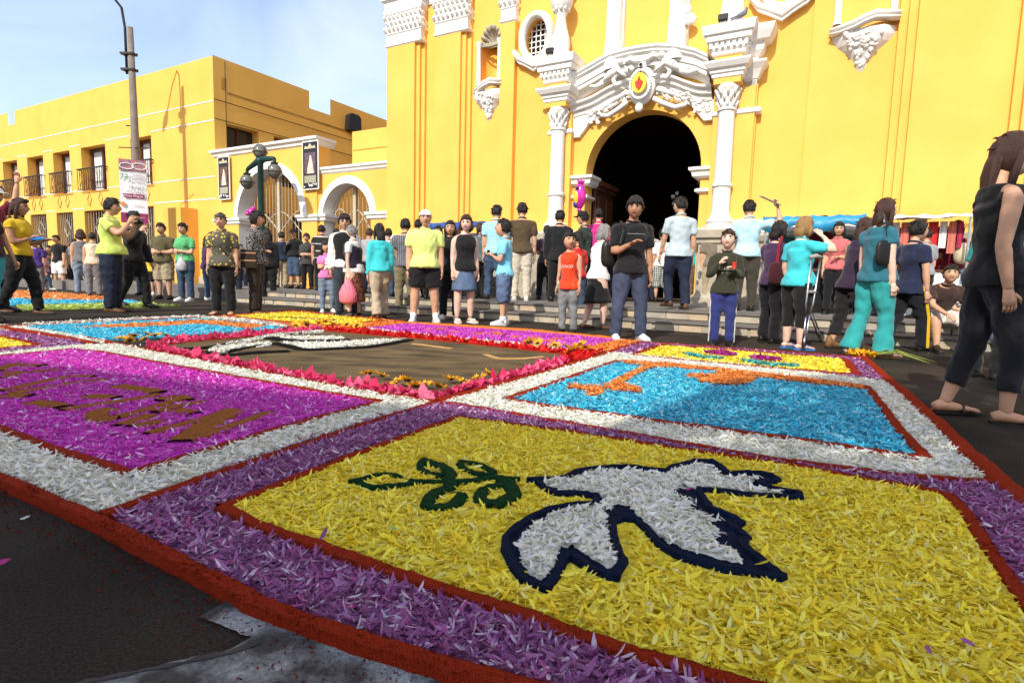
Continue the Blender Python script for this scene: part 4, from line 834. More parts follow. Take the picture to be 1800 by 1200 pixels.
# ---- left panel: magenta with brown lettering, white frame
pk = thing('flower_carpet', 'magenta petal panel with brown lettering and white border at the left', 'flower panel', (300,700))
PKB = [(-190,700),(0,754),(97,790),(167,812),(225,832),(250,826),(361,793),(500,751),(668,706),(547,686),(380,656),(247,632),(180,619),(128,614),(0,626),(-150,640)]
PKW = gw(PKB); strip('sawdust_line', pk, PKB[:-1], .045, .026, REDS, z0=.001)
WF = gw([(-170,772),(0,838),(85,873),(178,905),(360,836),(525,780),(650,739),(762,706),(613,684),(513,665),(380,640),(263,618),(205,606),(140,607),(0,621),(-150,634)])
bed(pk, WF, (.66,.66,.57), .012); mb_ = bed(pk, PKW, (.44,.03,.38), .015)
LT = lambda L: [(x/3.6, 600+y/3.6) for x, y in L]
for L, w in [([(930,588),(1200,520),(1480,436)], .05), ([(1470,440),(1330,520),(1150,635)], .11), ([(1190,633),(1330,592),(1700,455)], .055), ([(700,432),(600,462),(630,500),(745,492)], .09), ([(740,480),(880,450),(1030,405),(1150,370)], .05), ([(770,538),(950,472)], .07), ([(850,545),(1020,508)], .06), ([(980,452),(1100,420),(1290,385)], .055), ([(1010,378),(1130,352),(1180,375)], .09), ([(1120,440),(1230,460)], .07),
        ([(200,392),(300,400),(390,420)], .10), ([(400,440),(560,412),(800,380),(1010,338)], .07), ([(560,352),(720,362)], .11), ([(740,288),(860,300),(1000,328)], .10), ([(30,350),(180,350)], .11), ([(60,340),(260,302),(500,262),(680,247)], .06), ([(10,318),(230,270),(420,228),(590,226)], .07), ([(60,152),(260,158)], .11), ([(0,236),(200,198),(380,182)], .06), ([(20,208),(150,200)], .12), ([(-20,190),(90,150)], .09)]:
    strip('lettering_stroke', pk, LT(L), w, .014, BRNS, z0=.015, smooth=1)
petals('petals', pk, PKW, 9500, .026, .0068, PKP, z0=.012, dz=.016, lod=0)
petals('white_petals', pk, WF, 11500, .028, .0078, WHP, excl=[PKW], z0=.010, dz=.022, lod=0)
# ---- right panel: blue with orange figures, white frame
bl = thing('flower_carpet', 'blue petal panel with orange cross shape and white border at the right', 'flower panel', (1300,720))
BLB = [(890,702),(964,714),(1080,729),(1180,744),(1374,769),(1541,794),(1626,805),(1619,795),(1583,757),(1549,712),(1524,680),(1400,664),(1280,651),(1180,640),(1084,635)]
BLW = gw(BLB); strip('sawdust_line', bl, BLB+[BLB[0]], .05, .026, REDS, z0=.001)
WB = gw([(775,706),(930,730),(1078,755),(1220,781),(1355,804),(1500,823),(1633,838),(1745,838),(1697,786),(1658,748),(1625,720),(1593,690),(1562,671),(1420,654),(1250,636),(1130,624),(1080,620),(1035,632),(969,652),(880,676),(830,691)])
bed(bl, WB, (.66,.66,.57), .012); bed(bl, BLW, (.02,.22,.34), .013)
OA = gw([(1088,634),(1180,640),(1280,651),(1400,664),(1524,680),(1520,686),(1400,673),(1330,665),(1325,672),(1305,679),(1270,678),(1230,673),(1224,668),(1242,665),(1204,665),(1214,660),(1255,660),(1262,654),(1180,648),(1146,648),(1120,660),(1094,676),(1130,686),(1126,692),(1086,689),(1064,686),(1056,698),(1032,698),(1030,688),(994,684),(998,678),(1030,680),(1056,682),(1086,668),(1108,656),(1132,645),(1100,641)])
blob('orange_ridge', bl, OA, .020, REDS, z0=.010, edge=.02)
petals('orange_petals', bl, OA, 9000, .026, .009, ORP, z0=.026, dz=.014, lod=0)
petals('petals', bl, BLW, 8200, .028, .0085, BLP, excl=[OA], z0=.012, dz=.018, lod=0)
petals('white_petals', bl, WB, 10000, .028, .008, WHP, excl=[BLW], z0=.010, dz=.020, lod=0)
# ---- far right panel: yellow with turquoise leaves and magenta flowers
yr = thing('flower_carpet', 'yellow petal panel with two turquoise and magenta flowers at the right', 'flower panel', (1330,630))
YRB = [(1110,625),(1162,607),(1320,619),(1486,632),(1505,659),(1380,650),(1250,638)]; YRW = gw(YRB); strip('sawdust_line', yr, YRB+[YRB[0]], .07, .03, REDS, z0=.001)
PR = gw([(1078,620),(1126,602),(1300,614),(1516,630),(1562,670),(1420,653),(1250,635),(1130,624)]); bed(yr, PR, (.16,.04,.15), .010); bed(yr, YRW, (.50,.33,.02), .013)
def tq(pts): return gw(cz(3.6, 1180, 590, pts))
T1, T2 = tq([(60,105),(130,112),(200,128),(340,140),(330,155),(220,152),(110,135)]), tq([(420,155),(480,150),(600,170),(740,182),(825,182),(800,205),(640,200),(470,178)])
M1, M2 = tq([(195,108),(240,100),(330,100),(415,122),(405,136),(340,132),(250,122)]), tq([(490,135),(560,128),(640,142),(710,155),(690,166),(600,165),(520,158)])
sun_ex = [T1, T2, M1, M2]
petals('petals', yr, YRW, 5200, .034, .013, YP, excl=sun_ex, z0=.012, dz=.016, lod=0); petals('purple_petals', yr, PR, 5200, .034, .012, PUP, excl=[YRW], z0=.010, dz=.018, lod=0)
for t in (T1, T2): blob('leaf_ridge', yr, t, .016, GRNS, z0=.004); petals('leaf_petals', yr, t, 3500, .03, .013, [(.06,.42,.40,3),(.12,.55,.5,2),(.02,.2,.14,2)], z0=.02, dz=.012, lod=0)
for t in (M1, M2): petals('flower_petals', yr, t, 6000, .034, .015, [(.38,.02,.22,3),(.25,.015,.14,2),(.5,.06,.3,1)], z0=.016, dz=.022, lod=0)
# ---- far panels
fy = thing('flower_carpet', 'small looking yellow petal panel at the far corner by the black clad women', 'flower panel', (540,560))
FYB = [(404,556),(513,548),(600,556),(673,564),(571,573),(480,564)]; FYW = gw(FYB); strip('sawdust_line', fy, FYB+[FYB[0]], .08, .03, REDS, z0=.001); bed(fy, FYW, (.6,.42,.03), .013)
petals('petals', fy, FYW, 2600, .045, .02, YP, z0=.012, dz=.016, lod=0)
PF = gw([(390,556),(513,546),(600,553),(706,564),(580,575),(560,577),(470,567)]); petals('orange_petals', fy, PF, 2200, .045, .018, ORP+[(.4,.1,.3,2)], excl=[FYW], z0=.008, dz=.016, lod=0); bed(fy, PF, (.5,.12,.05), .008)
strip('wreath', fy, cz(4.5, 380, 535, [(420,112),(500,103),(600,105),(660,118)]), .10, .02, GRNS, z0=.014); strip('wreath', fy, cz(4.5, 380, 535, [(650,112),(780,118),(950,130)]), .14, .02, mat('plum_sawdust', (.14,.03,.10), .95, .4, 60), z0=.014)
fp = thing('flower_carpet', 'pink petal panel with orange lettering at the feet of the crowd', 'flower panel', (850,585))
FPB = [(646,577),(712,569),(850,578),(950,585),(1084,597),(1010,614),(930,605),(800,594)]; FPW = gw(FPB); bed(fp, FPW, (.45,.06,.40), .013)
strip('sawdust_line', fp, [(640,576),(712,566),(850,574),(950,581),(1092,595)], .09, .03, ORAS)
petals('petals', fp, FPW, 3400, .036, .014, [(.66,.08,.60,5),(.74,.16,.68,4),(.56,.05,.5,2)], z0=.012, dz=.016, lod=0)
WS = gw([(640,577),(800,594),(930,605),(1004,613),(1000,618),(920,611),(790,600),(632,581)]); bed(fp, WS, (.5,.5,.45), .010); petals('white_petals', fp, WS, 4200, .036, .014, WHP, z0=.010, dz=.02, lod=0)
OB_ = gw([(1012,615),(1090,597),(1124,600),(1040,624),(1030,620)]); bed(fp, OB_, (.5,.14,.03), .010); petals('orange_petals', fp, OB_, 4200, .036, .014, ORP, z0=.010, dz=.02, lod=0)
OB2 = gw([(580,574),(709,564),(716,568),(650,576),(600,578)]); bed(fp, OB2, (.5,.14,.03), .009); petals('orange_petals', fp, OB2, 3000, .04, .016, ORP, z0=.009, dz=.02, lod=0)
for L in ([(350,72),(410,70)], [(440,70),(490,60)], [(520,88),(560,82)], [(650,98),(720,92)], [(740,92),(850,104)], [(880,115),(940,110)], [(1010,125),(1070,122)], [(1100,145),(1190,122)], [(790,82),(830,100)], [(1030,115),(1050,140)]):
    strip('lettering_stroke', fp, cz(3.46, 640, 560, L), .12, .014, ORAS, z0=.018)
fb = thing('flower_carpet', 'turquoise petal panel with an orange streak on the far left', 'flower panel', (250,575))
FBB = [(44,574),(110,584),(184,597),(300,591),(400,585),(498,577),(420,566),(342,560),(200,566)]; FBW = gw(FBB); bed(fb, FBW, (.03,.30,.42), .013)
OS = gw([(133,577),(180,573),(250,569),(355,563),(400,566),(470,573),(440,579),(395,574),(350,570),(290,574),(240,576),(180,577)])
petals('petals', fb, FBW, 3400, .038, .015, BLP, excl=[OS], z0=.012, dz=.016, lod=0); petals('orange_petals', fb, OS, 3200, .04, .016, ORP, z0=.014, dz=.02, lod=0)
WL = gw([(-60,569),(0,576),(100,588),(178,603),(186,598),(110,586),(44,575),(0,571)]); bed(fb, WL, (.5,.5,.45), .010); petals('white_petals', fb, WL, 4000, .036, .014, WHP, z0=.010, dz=.02, lod=0)
WL2 = gw([(44,573),(200,565),(342,558),(430,565),(498,575),(506,573),(440,561),(345,555),(200,561),(44,569)]); petals('white_petals', fb, WL2, 2500, .04, .016, WHP, z0=.010, dz=.02, lod=0)
yl = thing('flower_carpet', 'yellow petal panel cut off by the left edge of the photo', 'flower panel', (10,600))
YLW = gw([(-200,588),(0,593),(62,606),(0,612),(-200,622)]); strip('sawdust_line', yl, [(-150,584),(0,591),(70,607),(0,614),(-150,622)], .07, .028, REDS); bed(yl, YLW, (.5,.33,.02), .013); petals('petals', yl, YLW, 4200, .036, .014, YP, z0=.012, dz=.016, lod=0)
PL = gw([(-150,572),(0,580),(90,592),(150,602),(140,607),(0,620),(-150,632)]); bed(yl, PL, (.16,.04,.15), .008); petals('purple_petals', yl, PL, 4600, .034, .012, PUP, excl=[YLW], z0=.008, dz=.018, lod=0)
c2 = thing('flower_carpet', 'second carpet strip of orange, turquoise and lime petals far left', 'flower panel', (150,530))
for pp, cc in (([(-80,508),(60,512),(200,522),(205,528),(60,525),(-80,523)], ORP+[(.8,.6,.3,3)]), ([(-80,524),(60,527),(235,529),(250,533),(100,536),(-80,536)], BLP), ([(30,537),(250,533),(318,537),(240,541),(100,543),(40,545)], [(.50,.60,.10,4),(.6,.7,.3,2),(.3,.45,.1,2)])):
    pw = gw(pp); bed(c2, pw, tuple(np.array(cc[0][:3])*.7), .012); petals('petals', c2, pw, 900, .07, .03, cc, z0=.010, dz=.02, lod=0, frame=False)
# ---- centre picture of brown sawdust with flower frame
cp = thing('sawdust_picture', 'brown sawdust picture with white figure at the centre of the carpet', 'picture', (650,620))
CPB = [(258,610),(420,590),(570,579),(800,599),(1025,624),(880,672),(768,702),(613,681),(420,645)]; CPW = gw(CPB)
BRD = mat('brown_sand', (.080,.054,.026), .95, .45, 2.2, .5, 300, col2=(.18,.125,.050), detail=9, stretch=(1.0,2.6,1))
mb = MB(); mb.prism([(p[0], p[1]) for p in CPW], 0, .012); mb.v = [(x, zz, .002+y) for x, y, zz in mb.v]; mb.build('sand_sheet', BRD, cp)
def c5(L): return cz(3., 180, 560, L)
for L, w in ([(440,160),(520,155),(640,145)], .10), ([(545,175),(600,188),(680,192),(800,180),(980,172)], .09), ([(560,160),(640,140),(780,110),(900,85),(1150,68)], .10), ([(900,130),(1010,150),(1060,165),(1200,160),(1420,150),(1620,112)], .10), ([(880,100),(960,115),(1100,120),(1300,112)], .14), ([(640,180),(760,150),(900,130)], .07):
    strip('black_outline', cp, c5(L), w, .016, BLKS, z0=.012, smooth=1)
for L in ([(552,172),(600,150),(700,140),(800,132),(895,128),(890,140),(780,152),(680,168),(630,188),(580,186)], [(640,138),(780,108),(900,82),(1150,64),(1175,72),(1000,82),(880,100),(740,130)], [(930,130),(1010,145),(1060,160),(1200,155),(1400,140),(1610,108),(1500,112),(1340,120),(1200,128),(1060,128)], [(930,100),(1080,95),(1270,98),(1280,108),(1100,112),(960,108)]):
    pw = gw(c5(L)); blob('white_base', cp, pw, .012, mat('white_salt', (.7,.7,.66), .9, .1, 30, .6, 300), z0=.012); petals('white_petals', cp, pw, 4500, .032, .012, WHP, z0=.020, dz=.014, lod=0)
strip('ochre_stroke', cp, cz(3.46, 640, 560, [(300,150),(420,165),(540,180)]), .07, .006, mat('ochre_sand', (.42,.24,.08), .95, .3, 40), z0=.012); strip('ochre_stroke', cp, cz(3.46, 640, 560, [(740,215),(820,240),(960,240),(1090,228)]), .06, .006, mat('ochre_sand', (.42,.24,.08)), z0=.012)
FR = {'pink_left': ([(262,609),(420,639),(606,675),(767,697),(765,704),(613,682),(513,663),(380,638),(255,614)], RSP), 'pink_right': ([(768,697),(882,666),(990,634),(1000,640),(900,668),(770,704)], RSP), 'red': ([(572,581),(800,601),(992,622),(1000,618),(930,612),(800,597),(640,582),(580,578)], RDP), 'red2': ([(985,632),(1010,622),(1060,616),(1035,630),(1000,640)], RDP), 'pink_far': ([(268,606),(420,593),(570,582),(560,577),(420,588),(290,598)], RSP)}
for k_, (pp, cc) in FR.items():
    pw = gw(pp); bed(cp, pw, tuple(np.array(cc[0][:3])*.55), .016); petals('blossoms', cp, pw, 4600 if 'far' not in k_ else 3000, .032, .028, cc, z0=.014, dz=.026 if k_.startswith('pink_l') or k_ == 'pink_right' else .012, lod=1, tilt=.6, curl=1.0)
    strip('sawdust_line', cp, pp[:len(pp)//2+1], .035, .022, REDS if 'red' not in k_ else REDS, z0=.002)
# ---- sunflowers lying on the corners of the picture
SFY = mat('sunflower_petal', (.85,.42,.015), .6, .15, 30, trans=.2); SFD = mat('sunflower_disc', (.05,.025,.008), .9, .5, 120, .9, 300)
V, Fa, _ = petal_geo(np.zeros((22, 3)), np.linspace(0, 6.283, 22, endpoint=False)+RNG.normal(0, .08, 22), np.full(22, -.15)+RNG.normal(0, .25, 22), RNG.normal(0, .3, 22), np.full(22, .055)*RNG.uniform(.85, 1.15, 22), np.full(22, .017), np.full(22, .5), 0, 2)
k_ = 15; yaw = np.linspace(0, 6.283, 22, endpoint=False); V = V.reshape(22, k_, 3)+np.stack([np.cos(yaw)*.045, np.sin(yaw)*.045, np.zeros(22)], 1)[:, None]
sf0 = mesh_np('petals', V.reshape(-1, 3), Fa, SFY); mb = MB(); mb.ball((0,0,0), (.03,.03,.016), 12, 8); sd0 = mb.build('disc', SFD, None, smooth=True)
first = True
for where, pts in {'near': [(648,668),(672,672),(697,684),(716,681),(745,690),(771,692),(792,678),(815,684),(843,676),(730,692),(860,668)], 'left': [(212,603),(236,598),(255,603),(272,597),(292,597),(228,607),(258,594)], 'far': [(540,577),(560,573),(585,575),(610,577),(628,579),(520,579),(572,570)], 'right': [(945,612),(975,615),(996,617),(1012,622),(1028,618),(1020,613),(930,609),(1004,625)]}.items():
    order = {p: i for i, p in enumerate(sorted(pts))}
    for i, p in enumerate(pts):
        q = G(*p); r = empty('sunflower', (q[0], q[1], .050)); s = RNG.uniform(.62, .9)*(1.35 if where in ('far', 'right') else 1.); r.scale = (s, s, s)
        r.rotation_euler = (RNG.normal(.25, .35), RNG.normal(0, .3), RNG.uniform(0, 6))
        ORD = ['leftmost', 'second from left', 'third from left', 'fourth from left', 'fifth from left', 'sixth from left', 'seventh from left', 'eighth from left', 'ninth from left', 'tenth from left', 'rightmost']
        tag(r, 'sunflower head at the %s corner of the brown picture, %s' % (where, 'rightmost' if order[p] == len(pts)-1 else ORD[order[p]]), 'sunflower', 'sunflowers at the %s corner of the centre picture' % where)
        if first: sf0.parent = r; sd0.parent = r; first = False
        else: share(sf0, 'petals', r); share(sd0, 'disc', r)
# ---- loose petals on the road and a little yellow bunch with grass at the right corner
lp_ = petals('loose_petals', None, np.array([[-4.,1.0],[5.,1.0],[5.,6.5],[-4.,6.5]]), 5, .028, .009, [(.8,.8,.76,4),(.6,.05,.3,1),(.7,.5,.05,1)], z0=.003, dz=.004); tag(lp_, 'stray petals scattered on the dark road', 'petals', kind='stuff')
bq = empty('flower_bunch', G(1516, 628)); tag(bq, 'yellow flower bunch with long pale leaves by the teal trouser hem', 'flowers')
petals('petals', bq, np.array([[-.12,-.08],[.1,-.08],[.1,.08],[-.12,.08]]), 9000, .05, .016, [(.85,.5,.02,3),(.8,.3,.02,1)], z0=.01, dz=.06, tilt=.7, kind=None, frame=False)
mb = MB(); rg = random.Random(3)
for k in range(9):
    a = rg.uniform(-.9, .25); l_ = rg.uniform(.35, .6); mb.tube([(.05,0,.03),(.05+l_*.5*math.cos(a), l_*.5*math.sin(a), .07+rg.uniform(0,.04)),(.05+l_*math.cos(a), l_*math.sin(a), .01)], [(.004,.012),(.003,.012),(.001,.002)], 5)
mb.build('leaves', mat('pale_leaf', (.35,.42,.08), .6), bq)
# ================================================================== people
TMP = bpy.data.scenes.new('tmp')
def remesh(mb, voxel, it=3):
    me = bpy.data.meshes.new('t'); me.from_pydata(mb.v, [], mb.f)
    bm = bmesh.new(); bm.from_mesh(me); bmesh.ops.recalc_face_normals(bm, faces=bm.faces); bm.to_mesh(me); bm.free()
    o = bpy.data.objects.new('t', me); TMP.collection.objects.link(o)
    r = o.modifiers.new('r', 'REMESH'); r.mode = 'VOXEL'; r.voxel_size = voxel; r.use_smooth_shade = True
    s = o.modifiers.new('s', 'SMOOTH'); s.factor = .5; s.iterations = it
    TMP.view_layers[0].update(); dg = TMP.view_layers[0].depsgraph
    out = bpy.data.meshes.new_from_object(o.evaluated_get(dg)); bpy.data.objects.remove(o); bpy.data.meshes.remove(me)
    return out
def cloth_folds(me, amp, rg, vert=1.):
    n = len(me.vertices); co = np.empty(n*3, np.float32); me.vertices.foreach_get('co', co); co = co.reshape(-1, 3); no = np.empty(n*3, np.float32)
    me.vertex_normals.foreach_get('vector', no); no = no.reshape(-1, 3); d = np.zeros(n)
    for _ in range(7):
        k = np.array([rg.uniform(-1, 1), rg.uniform(-1, 1), rg.uniform(-1, 1)/vert]); k = k/np.linalg.norm(k)*rg.uniform(28, 75); ph = rg.uniform(0, 6.28)
        s_ = np.sin(co@k+ph+1.5*np.sin(co@(k[[1, 2, 0]]*.4)+ph)); d += np.sign(s_)*np.abs(s_)**.7*rg.uniform(.5, 1)
    co += no*(d*amp/3.)[:, None]; me.vertices.foreach_set('co', co.ravel().astype(np.float32)); me.update()
CM = {}
def cm(r, g_, b, rough=.88, var=.10):
    k = (round(r, 3), round(g_, 3), round(b, 3))
    if k not in CM: CM[k] = mat('cloth_%03d_%03d_%03d' % tuple(int(c*999) for c in k), (r, g_, b), rough, var, 9, .25, 260, spec=.2, sheen=.15)
    return CM[k]
SK = {'m': mat('skin_medium', (.56,.315,.195), .5, .10, 12, spec=.35), 'd': mat('skin_deep', (.40,.20,.115), .5, .12, 12, spec=.35), 'l': mat('skin_light', (.70,.46,.36), .5, .08, 12, spec=.35)}
HB_ = mat('hair_black', (.012,.009,.008), .45, .4, 60, .5, 160, stretch=(3,3,.35)); HBR = mat('hair_brown', (.05,.02,.012), .45, .4, 60, .5, 160, stretch=(3,3,.35)); HGR = mat('hair_grey', (.25,.24,.23), .6, .35, 60, .5, 160, stretch=(3,3,.35)); HBL = mat('hair_blonde', (.30,.17,.065), .5, .35, 60, .5, 160, stretch=(3,3,.35)); HDG = mat('hair_dark_grey', (.07,.065,.06), .5, .5, 60, .5, 160, stretch=(3,3,.35))
EYEW = mat('eye_white', (.6,.57,.53), .3); EYED = mat('eye_dark', (.015,.01,.008), .2); LIP = mat('lip', (.26,.06,.045), .45)
DENIM = mat('denim', (.045,.075,.13), .9, .35, 7, .35, 300); DENL = mat('denim_light', (.17,.24,.33), .9, .3, 6, .35, 300); DEND = mat('denim_dark', (.014,.02,.042), .9, .3, 6, .3, 300)
BLACKC = cm(.010,.010,.011); WHITEC = cm(.78,.77,.74)
SHB = mat('shoe_black', (.012,.011,.010), .4, .2, 8); SHW = mat('shoe_white', (.72,.72,.70), .5, .08, 12); SHBR = mat('shoe_brown', (.10,.045,.02), .5, .2, 8); SOLE = mat('rubber_sole', (.55,.54,.50), .8); SOLD = mat('dark_sole', (.02,.018,.016), .8)
def nrm(v): v = np.asarray(v, float); return v/np.linalg.norm(v)
def head_pt(th, ph, t=0., woman=False):
    """front is +y; unit = half the head height"""
    sz, cz_ = math.cos(ph), math.sin(ph); x = cz_*math.sin(th); y = cz_*math.cos(th); z = sz
    jaw = max(0, -z); X = x*.70*(1-.30*jaw**2); Y = y*.84*(1-.12*jaw); Z = z*(1. if z > 0 else 1.02)
    if y > 0: Y += .16*jaw*y
    else: Y -= .08*y*0
    if y > .3:
        def gss(cx, cz2, sx, sz2): return math.exp(-((x*.7-cx)/sx)**2-((z-cz2)/sz2)**2)
        Y += .27*gss(0, -.17, .11, .15)+.09*gss(0, .08, .08, .2)-.09*(gss(.27, .07, .14, .10)+gss(-.27, .07, .14, .10))+.05*(gss(.26, .22, .2, .08)+gss(-.26, .22, .2, .08))
        Y += .05*gss(0, -.42, .2, .07)+.07*gss(0, -.80, .2, .16)-.03*gss(0, -.56, .2, .07)+.03*(gss(.36, -.2, .16, .16)+gss(-.36, -.2, .16, .16))
    return np.array([X, Y, Z])*(1+t)
def surf(x, z):
    ph = math.acos(z); jaw = max(0, -z); q = min(.99, abs(x)/(.70*math.sin(ph)*(1-.30*jaw**2))); return head_pt(math.asin(q), ph)[1]
def head_mesh(mb, M, nt_=22, np_=17, fm=None, mi=0):
    vs = []; 
    for i in range(np_+1):
        for j in range(nt_):
            th = 2*math.pi*j/nt_; ph = math.pi*i/np_; p = fm(th, ph) if fm else head_pt(th, ph); vs.append(M(p))
    fs = [(i*nt_+j, (i+1)*nt_+j, (i+1)*nt_+(j+1) % nt_, i*nt_+(j+1) % nt_) for i in range(np_) for j in range(nt_)]
    mb.add(vs, fs, mi)
ARM = {'down': ((.10,.0,-1),(.05,.16,-1)), 'back': ((.12,-.22,-1),(.02,.12,-1)), 'fwd': ((.12,.28,-1),(.0,.45,-1)), 'front': ((.14,.02,-1),(-.72,.62,.05)), 'cross': ((.14,.18,-1),(-.95,.42,.12)), 'hold': ((.12,.12,-1),(-.22,.95,.30)), 'holdin': ((.14,.15,-1),(-.60,.72,.42)),
       'camera': ((.32,.62,-.55),(-.50,.52,.95)), 'mouth': ((.20,.25,-.95),(-.52,.55,.80)), 'nape': ((.45,.62,-.15),(-.55,-.42,.75)), 'raised': ((.55,.35,.75),(.05,.1,1)), 'raisedhead': ((.95,.15,.15),(-.10,.30,.85)), 'hip': ((.45,-.25,-.85),(-.55,.35,-.75)), 'bag': ((.10,.10,-1),(-.02,.02,-1)), 'crutch': ((.24,.05,-1),(.0,.42,-.9)), 'knee': ((.10,.62,-.72),(-.25,.75,-.35)), 'lap': ((.12,.35,-.9),(-.55,.8,-.05))}
LEG = {'stand': (((.05,.02,-1),(.02,-.03,-1)), ((.05,.02,-1),(.02,-.03,-1))), 'rest': (((.03,.0,-1),(.0,-.02,-1)), ((.12,.16,-1),(.03,-.10,-1))), 'apart': (((.13,.02,-1),(.06,-.02,-1)), ((.13,.02,-1),(.06,-.02,-1))),
       'walk': (((.02,.36,-1),(.0,.10,-1)), ((.02,-.16,-1),(.0,-.52,-1))), 'walk2': (((.02,-.16,-1),(.0,-.55,-1)), ((.02,.34,-1),(.0,.08,-1))), 'step': (((.03,.22,-1),(.0,-.02,-1)), ((.03,-.10,-1),(.0,-.30,-1))), 'climb': (((.02,-.10,-1),(0,-.18,-1)), ((.02,.40,-1),(.0,-.25,-1))), 'sit': (((.22,1,.06),(.0,.20,-1)), ((.22,1,.06),(.02,-.10,-1))), 'sit2': (((.05,1,.04),(-.12,.40,-1)), ((.05,1,.04),(.30,.55,-.9)))}
PEOPLE = {}
def person(key, px, yh, yf, label, z=0., face=180, sex='m', skin='m', top=None, bottom=None, hair=('short', None), arms=('down', 'down'), legs='stand', lean=0., head=(0, 0), fat=1., shoes='shoe', shoem=None, child=0., sw=1., extra=None, group=None, twist=0., vest=None, cap=None, glasses=False, seat=None, slim=1.):
    rg = random.Random(hash(key) % 1000 if isinstance(key, int) else sum(map(ord, key)))
    root_p = G(px, yf, z); depth = root_p[1]
    f = sex == 'f'; B = {}
    # ---- joints for unit height
    hz = .525-.02*child; leg = LEG[legs]; J = {}
    sw_ = (.102 if f else .113)*sw*(1-.12*child)*(1+.25*(fat-1)); hw = .050*(1+.3*(fat-1))
    la = math.radians(lean)
    def spine(p):                                     # bend forward above the pelvis
        p = np.asarray(p, float); q = p-[0, 0, hz]; return np.array([q[0], q[1]*math.cos(la)+q[2]*math.sin(la), q[2]*math.cos(la)-q[1]*math.sin(la)])+[0, 0, hz]
    for s, i in ((1, 0), (-1, 1)):
        th, sn = nrm(leg[i][0]), nrm(leg[i][1]); th = th*[s, 1, 1]; sn = sn*[s, 1, 1]
        hp = np.array([s*hw, 0, hz-.01]); kn = hp+th*.242; an = kn+sn*.232; J['hip', s], J['knee', s], J['ank', s] = hp, kn, an
        sh = spine((s*sw_, -.005, .787-.01*child)); pose = ARM[arms[i]] if isinstance(arms[i], str) else arms[i]
        u = spine(nrm(np.array(pose[0])*[s, 1, 1])+[0, 0, hz])-[0, 0, hz]; w = spine(nrm(np.array(pose[1])*[s, 1, 1])+[0, 0, hz])-[0, 0, hz]
        if lean > 25: u, w = nrm(np.array(pose[0])*[s, 1, 1]), nrm(np.array(pose[1])*[s, 1, 1])
        J['cl', s] = spine((s*.045, -.004, .812)); J['sh', s] = sh; J['el', s] = sh+u*.170; J['wr', s] = J['el', s]+w*.150; J['hd', s] = w
    zmin = min(J['ank', 1][2], J['ank', -1][2])-.040
    nk = spine((0, .0, .850)); hr_ = .0700*(1+.30*child); hc = spine((0, .018, .850))+np.array([0, .010, .012+hr_*.98])
    topz = hc[2]+hr_*1.04-zmin
    # ---- height from the photo
    lo_, hi_ = .3, 2.6
    for _ in range(30):
        mid = (lo_+hi_)/2
        if PX(root_p+[0, 0, mid])[1] > yh: lo_ = mid
        else: hi_ = mid
    h = mid/topz; PEOPLE[key] = h
    if seat is not None: pass
    vox = min(.024, max(.008, depth*.0022))
    rz = math.radians(face); r = empty('person', root_p, rz); tag(r, label, 'person', group)
    Z = lambda p: (np.asarray(p, float)-[0, 0, zmin])*h
    def torso(mb, k, r0, r1, grow=0., belly=1.):
        bw = 1+.55*(fat-1); rings = [(.470,.062,.048), (.495,.082*(1.06 if f else 1),.060), (.530,.092*(1.08 if f else .98),.066*(1.06 if f else 1)), (.575,.086,.062), (.615,.075 if f else .082,.056), (.665,.076 if f else .086,.060), (.715,.086 if f else .095,.068 if f else .066), (.755,.092 if f else .102,.074 if f else .068), (.790,.086 if f else .098,.060), (.812,.070 if f else .080,.053), (.830,.055 if f else .060,.047), (.845,.043 if f else .046,.042), (.858,.034,.036)]
        P_, R_ = [], []
        for z_, a, b in rings:
            if z_ < r0-.001 or z_ > r1+.001: continue
            fa = bw if z_ < .72 else 1+.25*(fat-1); yb = .014*(z_ > .7)*(1 if f else .5)*(z_ < .8)+.03*(fat-1)*(z_ < .7)
            cx = .85 if child else 1
            P_.append(Z(spine((0, yb, z_)))); R_.append(((a*fa*cx*(sw if z_ > .7 else 1)*k+grow)*h, (b*fa*k+grow)*h))
        mb.tube(P_, R_, 14, ref=(1, 0, 0))
    def limb(mb, names, s, rad, frac=1., grow=0., k=1., start=0.):
        kn_ = [0, .16, .38, .6, .7, .85, 1.0] if names[0] == 'cl' else [0, .18, .35, .5, .62, .8, 1.0]
        pts = [Z(J[n, s]) for n in names]; L_ = [0]; 
        for a, b in zip(pts, pts[1:]): L_.append(L_[-1]+np.linalg.norm(b-a))
        T = L_[-1]; ts = [t for t in np.linspace(start, frac, 11)]; P_, R_ = [], []
        for t in ts:
            q = t*T; i = max(j for j in range(len(L_)-1) if L_[j] <= q+1e-9); w = (q-L_[i])/(L_[i+1]-L_[i]); P_.append(pts[i]+(pts[i+1]-pts[i])*w); R_.append((float(np.interp(t, kn_, rad))*k+grow)*h)
        mb.tube(P_, R_, 10)
    AR_ = [.026, .0355, .0310, .0262, .0268, .0225, .0172]; AR_ = [a*(.88 if f else 1)*(1+.35*(fat-1))*(.9 if child else 1) for a in AR_]
    LR_ = [.066, .063, .053, .040, .040, .033, .0235]; LR_ = [a*(1-(1-slim)*1.15)*(1+.35*(fat-1))*(.92 if child else 1) for a in LR_]
    tm, sl, hem = top if top else (None, 0, .5)
    kind, bmat, bl = bottom
    # ---- body
    mb = MB(); torso(mb, .86, .47, .85); 
    for s in (1, -1):
        limb(mb, ('cl', 'sh', 'el', 'wr'), s, AR_); limb(mb, ('hip', 'knee', 'ank'), s, LR_, k=.94 if bl > .95 else .97)
    mb.tube([Z(nk-[0, 0, .03]), Z(nk), Z(hc-[0, .012, hr_*.35])], [.036*h, .033*h, .031*h], 10)
